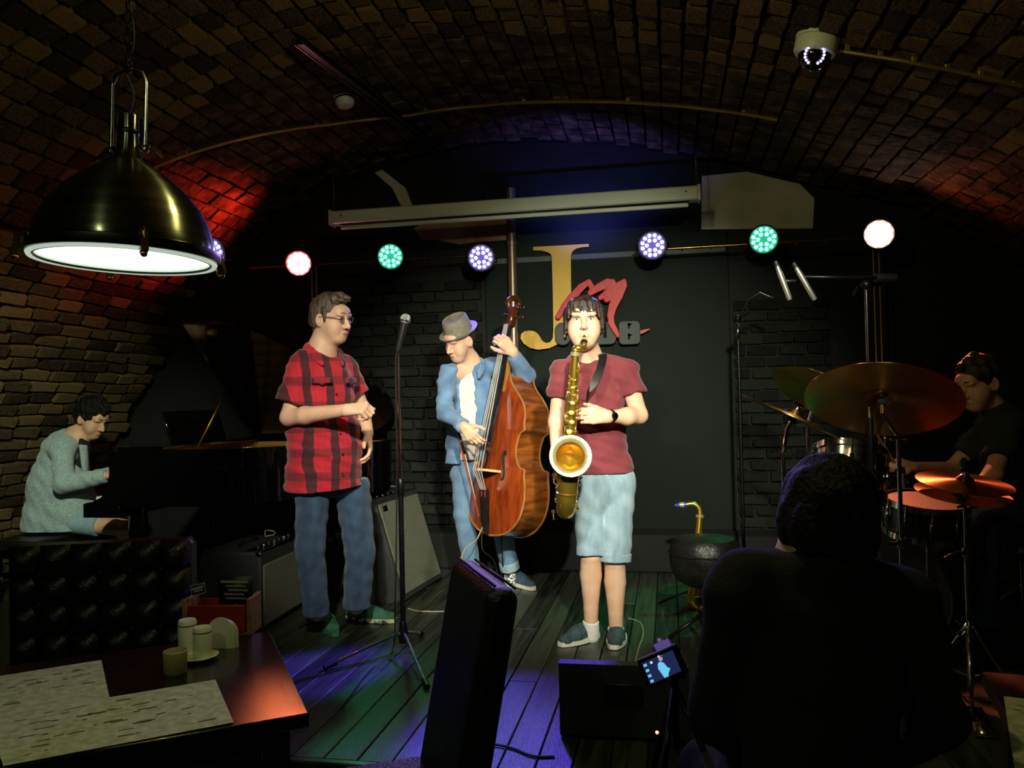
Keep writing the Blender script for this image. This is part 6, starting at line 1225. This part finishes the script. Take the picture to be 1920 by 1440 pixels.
conduit([(270, 312), (480, 247), (620, 226), (760, 210), (900, 191), (1060, 183), (1200, 185), (1310, 193), (1462, 216)], 'gold conduit arching across the vault above the stage')
conduit([(1575, 84), (1700, 103), (1800, 122), (1925, 150)], 'gold conduit running from the dome camera along the vault', .009)
# ---- dark lighting track along the vault
p0, p1 = on_vault(585, 95, .06), on_vault(938, 368, .06); p0 = on_vault(560, 75, .06); P = thing('lighting_track', 'dark metal track running along the vault towards the screen', 'lighting track', p0)
b = MB(); b.bar(p0, p1, .035, .045, bev=.004); b.build('rail', M_BLKMETAL, P, smooth=False); d = (p1 - p0); 
for k in range(2): s = (k * 2 - 1) * .022; b = MB(); b.bar(p0 + Vector((s, 0, -.02)), p1 + Vector((s, 0, -.02)), .006, .014); b.build('flange', pm('track_edge', C8(120, 120, 126), rough=.3, metal=.8), P, smooth=False)
for k in (.15, .5, .85): b = MB(); c = p0.lerp(p1, k); b.tube([c, Vector((c.x, c.y, vault_z(c.x)))], .008, 8); b.build('hanger', M_BLKMETAL, P)
# ---- smoke detector
c = on_vault(643, 172, .0); s = float(np.interp(c.x, pa[:, 0], S_)); nn = prof_at(s)[2]; P = thing('smoke_detector', 'round white smoke detector on the brick vault', 'smoke detector', c)
b = MB(); b.lathe([(.062, -.02), (.066, .018), (.062, .030)], T(c, nn), 24); b.build('base', M_WHITE, P); b = MB(); b.lathe([(.058, .03), (.058, .075), (.045, .095), (.0, .10)], T(c, nn), 24); b.build('cover', M_WHITE, P); b = MB(); b.lathe([(.059, .040), (.0605, .042), (.0605, .050), (.059, .052)], T(c, nn), 24, cap=False); b.build('vent_ring', M_BLACK, P)
# ---- dome camera
c = on_vault(1535, 62, .0); s = float(np.interp(c.x, pa[:, 0], S_)); nn = (prof_at(s)[2] + Vector((0, 0, -.6))).normalized(); P = thing('dome_camera', 'white dome security camera with ring of violet lights on the vault', 'security camera', c); dcam = depth(c); k = dcam / 1500 * 40
b = MB(); b.lathe([(k, -.03), (k, .03), (k * .99, .034)], T(c, nn), 30); b.build('mount', M_WHITE, P); b = MB(); b.lathe([(k * .98, .036), (k * .98, .085), (k * .9, .10), (k * .75, .104)], T(c, nn), 30); b.build('collar', M_WHITE, P)
dc = c + nn * .098; b = MB(); b.ball(dc, k * .76, 24, 14); b.build('dome', pm('smoked_dome', C8(14, 12, 18), rough=.06, coat=1), P); v = (CAM - dc).normalized(); mring = T(dc + v * k * .70, v, nn.cross(v))
for i in range(18):
    a = 2 * PI * i / 18
    if abs(math.sin(a) - 1) < .12: continue
    b = MB(); b.ball(mring @ Vector((.42 * k * math.cos(a), .42 * k * math.sin(a), .0)), .006, 8, 6); b.build('infrared_led', pm('led_violet', (1, 1, 1, 1), emis=(.55, .45, 1, 1), es=2.6), P)

# ---- pendant lamp
def pendant():
    dL = 1.92; c = D(235, 486, dL); up = Vector((0, 0, 1)); tilt = camv(.02, 1, 0.0); n = (up + CR * .035).normalized(); m = T(c, n); r = .205
    P = thing('pendant_lamp', 'brushed steel industrial pendant lamp hanging over the table', 'lamp', c)
    pr = [(.205, .022), (.206, .035), (.200, .05), (.190, .085), (.168, .125), (.135, .165), (.095, .20), (.058, .225), (.034, .243), (.026, .265), (.024, .30), (.024, .345), (.022, .348), (.0, .348)]
    b = MB(); b.lathe(pr, m, 56); b.build('shade', M_STEEL, P)
    b = MB(); b.lathe([(.203, .0), (.214, .0), (.216, .006), (.216, .022), (.208, .026)], m, 56, cap=False); b.build('rim', pm('dark_steel', C8(60, 58, 46), C8(84, 80, 64), 4, .3, 1.0, aniso=.4), P)
    b = MB(); b.lathe([(.0, .004), (.19, .004)], m, 48, cap=False); b.build('diffuser', pm('opal_glass', C8(240, 245, 235), emis=(.82, 1.0, .66, 1), es=2.0), P)
    b = MB(); b.lathe([(.190, .004), (.196, -.006), (.205, -.008), (.208, -.002), (.203, .003)], m, 56, cap=False); b.build('glass_edge', pm('frosted_edge', C8(220, 228, 215), rough=.3, emis=(.85, 1, .82, 1), es=.5), P)
    b = MB(); b.lathe([(.190, -.001), (.1925, -.0065), (.195, -.004)], m, 56, cap=False); b.build('gasket', M_BLACK, P)
    for k in range(4):
        a = math.atan2(CAM.y - c.y, CAM.x - c.x) + .165 + k * PI / 2; v = Vector((math.cos(a), math.sin(a), 0)); q = lambda rr_, z: m @ (v * rr_ + Vector((0, 0, z))); b = MB(); b.bar(q(.214, .03), q(.226, -.014), .016, .022, up=v); b.tube([q(.206, .04), q(.224, .03), q(.226, .0)], .005, 6); b.ball(q(.226, -.018), .008, 8, 6); b.build('clasp', M_BRASSDK, P)
    # bail, thumb screws, chain
    v = (CR * .96 + CF * -.2); v = (v - n * v.dot(n)).normalized(); q = lambda x, z: c + v * x + n * z
    zb, ztp, hw = .262, .455, .046; b = MB(); b.tube([q(-hw, zb), q(-hw, ztp - .03), q(-hw * .75, ztp - .006), q(0, ztp + .004), q(hw * .75, ztp - .006), q(hw, ztp - .03), q(hw, zb)], .0045, 10); b.build('bail', M_STEEL, P)
    for s in (-1, 1):
        b = MB(); b.tube([q(s * .02, zb + .01), q(s * (hw + .014), zb + .006)], .005, 8); b.ball(q(s * hw, zb), .010, 10, 8); b.tube([q(s * (hw + .012), zb + .004), q(s * (hw + .05), zb - .022)], .0032, 8); b.build('thumb_screw', M_STEEL, P)
    b = MB(); b.lathe([(.0, .30), (.0245, .30), (.0255, .303), (.0255, .309), (.0245, .312)], m, 24, cap=False); b.build('socket_band', M_BLKMETAL, P)
    z = ztp + .012
    for k in range(34):
        ct = c + n * (z + .0); ct = Vector((c.x, c.y, 0)) + Vector((0, 0, (c + n * z).z)) + n.xy.to_3d() * .45; h = .020; dirv = v if k % 2 else v.cross(n).normalized(); b = MB(); pts = [ct + dirv * .0085 * math.cos(a) + Vector((0, 0, 1)) * (h * .72 * math.sin(a)) for a in [2 * PI * i / 14 for i in range(14)]]; b.tube(pts, .0024, 6, closed=True); b.build('chain_link', M_STEEL, P); z += .0245
        if ct.z > vault_z(ct.x) - .03: break
    wire = crom([q(0, .348), q(.012, .40), q(-.008, ztp), q(.010, ztp + .08), q(-.006, ztp + .2), q(.008, ztp + .34), q(0, ztp + .6)], 6); b = MB(); b.tube(wire, .003, 6); b.build('cord', M_CABLE, P)
pendant()

# ------------------------------------------------------------------ foreground: tables, sofa, chair, camera
TZ = HZ + .75
def table(label, corner, e1, l1, e2, l2, legs=True):
    P = thing('table', label, 'table', (corner + e1 * l1 / 2 + e2 * l2 / 2) * 1.0); P.location.z = HZ; c = corner + e1 * l1 / 2 + e2 * l2 / 2; R = Matrix((e1, e2, Vector((0, 0, 1)))).transposed()
    b = MB(); b.box(Vector((c.x, c.y, TZ - .018)), (l1 / 2, l2 / 2, .018), R, bev=.004); b.build('tabletop', M_TABLE, P)
    for u in (-1, 1):
        for v in (-1, 1): p = c + e1 * u * (l1 / 2 - .07) + e2 * v * (l2 / 2 - .07); b = MB(); b.bar((p.x, p.y, HZ), (p.x, p.y, TZ - .036), .06, .06, up=e1, bev=.006); b.build('leg', M_TABLE, P)
    b = MB(); b.box(Vector((c.x, c.y, TZ - .07)), (l1 / 2 - .06, l2 / 2 - .06, .03), R); b.build('apron', M_TABLE, P)
cn = G(580, 1337, TZ); fe = (G(6, 1437, TZ) - cn); fe.z = 0; fe.normalize(); se = Vector((0, 0, 1)).cross(fe); se = -se if se.dot(CF) < 0 else se; re = G(500, 1225, TZ) - cn; re.z = 0; re.normalize()
table('dark wooden table with paper menus under the pendant lamp', cn, fe, 1.25, se, .78)
def menu(lbl, cs, z, P=None, big=True, seed=1):
    P = thing('paper_menu', lbl, 'menu', G(*cs[0], z), 'paper menus on the tables'); b = MB(); q = [G(x, y, z) for x, y in cs]; b.prism(q, (0, 0, .0012)); b.build('sheet', pm('menu_paper', C8(176, 178, 128), C8(214, 216, 168), 40, .7, bump=.1), P, smooth=False)
    rr = random.Random(seed); ink = pm('menu_ink', C8(60, 66, 44), C8(90, 96, 66), 30, .8)
    for k in range(46):
        u, v = rr.uniform(.06, .86), rr.choice([.12, .2, .3, .42, .55, .66, .78, .88]) + rr.uniform(-.02, .02); L = rr.uniform(.015, .09); f = lambda u, v: (q[0] * (1 - u) + q[1] * u) * (1 - v) + (q[3] * (1 - u) + q[2] * u) * v
        a, c = f(u, v), f(min(.95, u + L), v + rr.uniform(-.012, .012)); b = MB(); b.bar(a + Vector((0, 0, .0016)), c + Vector((0, 0, .0016)), rr.uniform(.002, .006), .0006); b.build('ink_mark', ink, P, smooth=False, fixn=False)
menu('paper menu at the back left edge of the lamp-lit table', [(-150, 1292), (190, 1238), (222, 1385), (-150, 1450)], TZ + .0005, seed=2)
menu('paper menu lying at the front edge of the lamp-lit table', [(-20, 1346), (404, 1275), (438, 1355), (6, 1437)], TZ + .0022, seed=5)
# shakers on a saucer, folded napkin, candle
c = G(372, 1236, TZ); P = thing('saucer', 'small cream saucer carrying two cylinders', 'saucer', c); b = MB(); b.lathe([(0, 0), (.035, 0), (.055, .010), (.056, .013), (.036, .005), (0, .004)], T(c), 28); b.build('dish', M_CREAM, P); b = MB(); b.lathe([(.0545, .0115), (.058, .013), (.0545, .0145)], T(c), 28, cap=False); b.build('rim', M_CREAM, P)
for (px, py, hh, lb) in ((352, 1226, .098, 'cream ceramic salt cylinder at the left of the saucer'), (380, 1236, .090, 'cream ceramic pepper cylinder at the right of the saucer')):
    g = G(px, py, TZ); P = thing('shaker', lb, 'shaker', g, 'cream shakers on the saucer'); g.z = TZ + .006; b = MB(); b.lathe([(0, 0), (.026, 0), (.027, .004), (.027, hh - .006), (.024, hh), (0, hh - .002)], T(g), 24); b.build('body', M_CREAM, P); b = MB(); b.lathe([(.0272, hh * .82), (.0276, hh * .84), (.0272, hh * .86)], T(g), 24, cap=False); b.build('seam', M_GRILLE, P)
g = G(414, 1216, TZ); P = thing('napkin', 'half round white folded napkin behind the cream cylinders', 'napkin', g); g.z = TZ
for k in range(3):
    b = MB(); a0 = [(-.042 + .004 * k, 0)] + [(.042 * math.cos(t) * -1 + .004 * k, .05 + .045 * math.sin(t) - .004 * k) for t in [PI * i / 12 for i in range(13)]] + [(.042 + .004 * k, 0)]; b.prism([g + CR * x + Vector((0, 0, z)) + CF * (.006 * k) for x, z in a0], CF * .004); b.build('fold', M_CREAM, P, smooth=False)
g = G(329, 1262, TZ); P = thing('candle_cup', 'small frosted candle cup at the left of the saucer', 'candle', g); b = MB(); b.lathe([(0, 0), (.028, 0), (.031, .004), (.033, .062), (.031, .064), (.029, .060), (.027, .02), (0, .018)], T(g), 28); b.build('cup', pm('frosted_amber', C8(150, 142, 84), C8(170, 162, 100), 10, .5), P); b = MB(); b.lathe([(0, .03), (.0285, .03), (0.0285, .018)], T(g), 20); b.build('wax', M_CREAM, P)
# menu caddy
g = G(405, 1195, TZ); P = thing('table_caddy', 'wooden table caddy with red front and black printed cards', 'caddy', g); e = CR.copy(); e.z = 0; e.normalize(); f = Vector((0, 0, 1)).cross(e); R = Matrix((e, f, Vector((0, 0, 1)))).transposed(); c = g + f * .06; c.z = TZ; hw = .105
b = MB(); b.box(c + Vector((0, 0, .006)), (hw, .055, .006), R, bev=.002); b.build('base', M_WOOD, P); b = MB(); b.box(c - f * .05 + Vector((0, 0, .055)), (hw - .012, .005, .045), R, bev=.002); b.build('front_board', M_REDBOX, P); b = MB(); b.box(c + f * .05 + Vector((0, 0, .055)), (hw - .012, .005, .045), R, bev=.002); b.build('back_board', M_REDBOX, P)
for s in (-1, 1): b = MB(); b.box(c + e * s * hw + Vector((0, 0, .06)), (.007, .055, .06), R, bev=.002); b.build('side', M_WOOD, P)
for (ox, oz, w_, h_, tl, n) in ((.05, .14, .055, .045, -.04, 5), (-.075, .145, .025, .018, .22, 2)):
    Rt = R @ Matrix.Rotation(-tl, 3, 'Y'); cc = c + e * ox + Vector((0, 0, oz)) - f * .01; b = MB(); b.box(cc, (w_, .002, h_), Rt); cd = b.build('card', M_BLACK, P); b = MB(); b.bar(cc - Vector((0, 0, h_)), cc - Vector((0, 0, oz - .01)), .006, .004, up=e); b.build('card_stem', M_BLACK, cd)
    pale = pm('card_print', C8(150, 150, 130), rough=.8)
    for k in range(n): zz = h_ * (.6 - 1.2 * k / max(1, n - 1)) if n > 2 else h_ * (.25 - .5 * k); b = MB(); b.box(cc - f * .0026 + Rt @ Vector(((-.1 + .12 * (k % 3)) * w_, 0, zz)), (w_ * (.82 if k == 0 else .6), .0005, .0022 if k else .0038), Rt); b.build('print_line', pale, cd, smooth=False)
    if n == 2:
        for u, v, hx, hz_ in ((0, .9, .92, .03), (0, -.9, .92, .03), (.92, 0, .03, .9), (-.92, 0, .03, .9)): b = MB(); b.box(cc - f * .0026 + Rt @ Vector((u * w_, 0, v * h_)), (w_ * max(hx, .03), .0005, h_ * hz_ if hz_ > .05 else .0012), Rt); b.build('print_frame', pale, cd, smooth=False)
# ---- tufted sofa
def sofa():
    a = D(8, 1012, 2.95); e_ = D(352, 1004, 3.05); ex = (e_ - a); ex.z = 0; W = ex.length; ex.normalize(); f = Vector((0, 0, 1)).cross(ex); zt = .74; zs = HZ + .44; P = thing('sofa', 'black tufted leather sofa behind the menu table', 'sofa', (a + ex * W / 2)); P.location.z = HZ; R = Matrix((ex, f, Vector((0, 0, 1)))).transposed(); o = Vector((a.x, a.y, 0))
    b = MB(); b.box(o + ex * W / 2 + f * .10 + Vector((0, 0, (zt + HZ) / 2)), (W / 2, .06, (zt - HZ) / 2 - .005), R, bev=.02); b.build('back_frame', M_LEATHER, P)
    nc, nr = 6, 5; pw, ph = W / nc, (zt - zs) / nr
    for i in range(nc):
        for j in range(nr):
            c = o + ex * pw * (i + .5) + f * .035 + Vector((0, 0, zs + ph * (j + .5))); b = MB(); n = 6; vs = []
            for u in range(n + 1):
                for v in range(n + 1):
                    x, z = -1 + 2 * u / n, -1 + 2 * v / n; h = .055 * (max(0, 1 - abs(x) ** 2.6) * max(0, 1 - abs(z) ** 2.6)) ** .55; vs.append(c + ex * x * pw * .5 + Vector((0, 0, z * ph * .5)) - f * h)
            b.add(vs, [(u * (n + 1) + v, (u + 1) * (n + 1) + v, (u + 1) * (n + 1) + v + 1, u * (n + 1) + v + 1) for u in range(n) for v in range(n)]); b.build('tufted_pad', M_LEATHER, P)
    for i in range(1, nc):
        for j in range(1, nr): b = MB(); b.ball(o + ex * pw * i + f * .03 + Vector((0, 0, zs + ph * j)), .012, 8, 6); b.build('button', M_LEATHER, P)
    b = MB(); b.box(o + ex * W / 2 - f * .26 + Vector((0, 0, zs - .06)), (W / 2, .30, .06), R, bev=.03); b.build('seat_cushion', M_LEATHER, P); b = MB(); b.box(o + ex * W / 2 - f * .24 + Vector((0, 0, (zs - .12 + HZ + .05) / 2)), (W / 2 - .01, .29, (zs - .12 - HZ - .05) / 2), R, bev=.01); b.build('base', M_LEATHER, P)
    for u in (.06, .94):
        for v in (-.5, .1): p = o + ex * W * u + f * v; b = MB(); b.tube([(p.x, p.y, HZ), (p.x, p.y, HZ + .07)], [.018, .025], 10); b.build('foot', M_TABLE, P)
sofa()
# ---- high-backed chair seen from its side
def side_chair():
    near = D(952, 1104, 1.92); far = D(872, 1040, 2.32); z = (near.z + far.z) / 2; near.z = far.z = z; e = far - near; W = e.length; e.normalize(); f = e.cross(Vector((0, 0, 1))); f = f if f.dot(CR) < 0 else -f      # f: the way the chair faces (left)
    P = thing('high_back_chair', 'black high-backed upholstered chair in front of the stage', 'chair', (near + far) / 2 + f * .3); P.location.z = HZ; R = Matrix((e, f, Vector((0, 0, 1)))).transposed(); m = (near + far) / 2; zs = HZ + .46; sl = .20
    S = SDF(); bt = m + f * (z - zs) * sl; bt.z = zs - .02; up = (m - bt).normalized(); nn = up.cross(e); L = (m - bt).length; Rb = Matrix((e, nn, up)).transposed(); S.rbox(m - up * L / 2 - up * .006 , (W / 2, .042, L / 2), Rb, .035, .004); S.build('backrest', M_LEATHER, P, .008)
    b = MB(); b.tube([m - e * (W / 2 - .02) + nn * .026 - up * .004, m + e * (W / 2 - .02) + nn * .026 - up * .004], .0035, 8); b.tube([m - e * (W / 2 - .02) - nn * .026 - up * .004, m + e * (W / 2 - .02) - nn * .026 - up * .004], .0035, 8); b.build('piping', M_LEATHER, P)
    c = bt + f * .20; c.z = zs; b = MB(); b.box(c, (W / 2, .22, .045), R, bev=.02); b.build('seat', M_LEATHER, P)
    for u in (-1, 1):
        for v in (-1, 1): p = c + e * u * (W / 2 - .04) + f * v * .18; b = MB(); b.bar((p.x, p.y, HZ), (p.x, p.y, zs - .04), .04, .04, up=e, bev=.005); b.build('leg', M_TABLE, P)
side_chair()
# ---- small camera filming on a tripod
def film_camera():
    dS = 2.1; cs = [(1201, 1232), (1268, 1203), (1270, 1278), (1217, 1292)]; tl = D(*cs[0], dS); tr = D(*cs[1], dS); bl_ = D(*cs[3], dS); c = (tl + tr + D(*cs[2], dS) + bl_) / 4; e = (tr - tl).normalized(); u = (tl - bl_); u = (u - e * u.dot(e)).normalized(); n = e.cross(u); w_, h_ = .048, .034
    P = thing('video_camera', 'small black camera with glowing blue screen on a tripod', 'camera', c); R = Matrix((e, u, n)).transposed(); Qc = lambda x, y, z=0: c + e * x + u * y + n * z
    b = MB(); b.box(Qc(0.006, 0, -.006), (w_ + .009, h_ + .006, .006), R, bev=.003); b.build('screen_bezel', M_BLACK, P)
    def pic(x0, x1, y0, y1, z, m, nm='screen_picture'): b = MB(); b.box(Qc((x0 + x1) / 2, (y0 + y1) / 2, z), ((x1 - x0) / 2, (y1 - y0) / 2, .0003), R); return b.build(nm, m, P, smooth=False)
    em = lambda nm, r, g, b_, s: pm(nm, C8(8, 8, 12), emis=C8(r, g, b_), es=s, rough=.3)
    scr = pic(-w_ + .006, w_ - .002, -h_ + .004, h_ - .004, .0008, em('screen_base', 34, 44, 84, .8), 'screen')
    fig = MB(); fig.prism([Qc(x, y, .0012) for x, y in [(-.002, -.029), (-.008, .0), (-.004, .012), (.004, .016), (.012, .008), (.016, -.006), (.022, -.012), (.012, -.022), (.010, -.029)]], n * .0003); fig.build('screen_figure', em('screen_figure', 110, 200, 240, 1.0), scr, smooth=False)
    b = MB(); b.lathe([(.0055, 0), (0, .0003)], T(Qc(.008, .021, .0013), n), 14); b.build('screen_face', em('screen_face', 200, 150, 190, .9), scr)
    for (x, y, r) in ((-.018, .022, .0035), (.006, .0285, .0032)): b = MB(); b.lathe([(r, 0), (0, .0003)], T(Qc(x, y, .0013), n), 12); b.build('screen_light', em('screen_white', 170, 230, 255, 1.2), scr)
    for k in range(4): pic(-w_ + .008, -w_ + .017, .022 - .015 * k - .004, .022 - .015 * k + .003, .0012, em('screen_icon', 120, 200, 245, .9), 'screen_icon')
    pic(.004, .016, .0265, .029, .0012, em('screen_red', 200, 70, 110, .8), 'screen_patch')
    b = MB(); b.box(Qc(.03, -.004, -.055), (.03, .034, .04), R, bev=.008); b.build('camera_body', M_BLACK, P); b = MB(); b.lathe([(.022, 0), (.024, .03), (.022, .05), (0, .05)], T(Qc(.03, .0, -.09), -n), 20); b.build('lens', M_BLKMETAL, P)
    q = Qc(.03, -.048, -.055); b = MB(); b.box(q, (.03, .02, .012), bev=.003); b.build('tripod_head', M_BLACK, P); b = MB(); b.tube([q, (q.x, q.y, HZ + .55)], .011, 10); b.build('centre_post', M_BLKMETAL, P)
    for k in range(3): a = k * 2.09 + 2.2; b = MB(); b.tube([(q.x, q.y, HZ + .72), (q.x + .3 * math.cos(a), q.y + .3 * math.sin(a), HZ + .01)], .009, 8); b.build('tripod_leg', M_BLKMETAL, P)
film_camera()
g = D(1232, 1374, 2.35); P = thing('power_box', 'small black power box with a glowing red indicator', 'power box', (g.x, g.y, 0)); g = G(1232, 1374, HZ + .09); 
g = D(1232, 1374, 2.45); R = Matrix.Identity(3); b = MB(); b.box((g.x, g.y + .045, (g.z + .03 + HZ) / 2), (.09, .04, (g.z + .03 - HZ) / 2), bev=.008); b.build('housing', M_BLACK, P); P.location = (g.x, g.y, HZ)
b = MB(); b.ball((g.x, g.y + .003, g.z), .005, 10, 8); b.build('indicator', pm('red_indicator', (1, .1, .1, 1), emis=(1, .12, .06, 1), es=14), P); b = MB(); b.lathe([(.0055, 0), (.009, .0), (.009, .004), (.0055, .004)], T((g.x, g.y + .006, g.z), (0, -1, 0)), 14, cap=False); b.build('bezel', M_BLKMETAL, P)
# ---- second table at the right edge with its menu
cn2 = G(1895, 1358, TZ); e2 = G(1838, 1262, TZ) - cn2; e2.z = 0; e2.normalize(); s2 = Vector((0, 0, 1)).cross(e2); s2 = s2 if s2.dot(CR) > 0 else -s2
tb2 = G(1838, 1258, TZ); table('dark table at the right edge of the picture', tb2 - e2 * .62, e2, .62, s2, .7)
menu('paper menu on the table at the right edge', [(1882, 1306), (2080, 1330), (2150, 1500), (1905, 1460)], TZ + .0005, seed=9)
# ---- cables on the stage floor
def cable(pts, lbl, m=M_CABLE, r=.0045):
    b = MB(); b.tube(crom([G(x, y) + Vector((0, 0, r)) for x, y in pts], 8), r, 6); tag(b.build('floor_cable', m), lbl, 'cable')
cable([(1178, 1160), (1200, 1168), (1206, 1190), (1198, 1215), (1190, 1250)], 'pale cable curling on the stage floor right of the white socks', M_PALECABLE, .003)
cable([(912, 1395), (960, 1405), (1000, 1420), (1040, 1421)], 'black cable crossing the blue lit stage edge')
cable([(560, 1178), (600, 1160), (612, 1130), (605, 1090), (640, 1080)], 'thin cable on the floor between the legs of the jeans', M_CABLE, .004)

# ------------------------------------------------------------------ light from the stage lights, and spots added for tint
b0 = lambda px, py: pl(px, py) + Vector((0, -.08, 0))
spot('par_or_added_beam', b0(560, 494), (-3.35, 5.15, 2.62), 75, (1, .04, .02), 96, 1.0, .07)
spot('par_or_added_beam', b0(560, 494), G(585, 1342, TZ), 230, (1, .20, .07), 5.0, 1.0, .07)  # narrow extra spot added to redden the table corner in place of a reflection
spot('par_or_added_beam', b0(732, 481), G(690, 1330), 62, (.05, 1, .28), 26, .5, .07)
spot('par_or_added_beam', b0(902, 483), G(985, 1370), 750, (.12, .06, 1), 17, .5, .07)
spot('par_or_added_beam', b0(902, 483), G(860, 1010, .9), 90, (.32, .22, 1), 60, .8, .07)
spot('par_or_added_beam', b0(1223, 460), G(600, 1258), 1700, (.12, .06, 1), 12, .6, .07)
spot('par_or_added_beam', b0(1223, 460), G(1130, 1100, 1.2), 80, (.32, .22, 1), 38, .8, .07)
spot('par_or_added_beam', b0(1432, 449), G(1330, 1150), 110, (.08, 1, .38), 40, .6, .07)
spot('par_or_added_beam', b0(1648, 439), D(1815, 870, 3.4), 170, (1, .20, .08), 34, .7, .07)
spot('par_or_added_beam', b0(1648, 439), (2.5, 4.6, 2.4), 6, (1, .12, .03), 90, .8, .07)
spot('par_or_added_beam', (-.55, YL - .05, 2.35), (-.55, YB, 2.95), 34, (.14, .14, 1), 120, .9, .1)  # unseen blue spot added behind the screen case to tint the upper wall
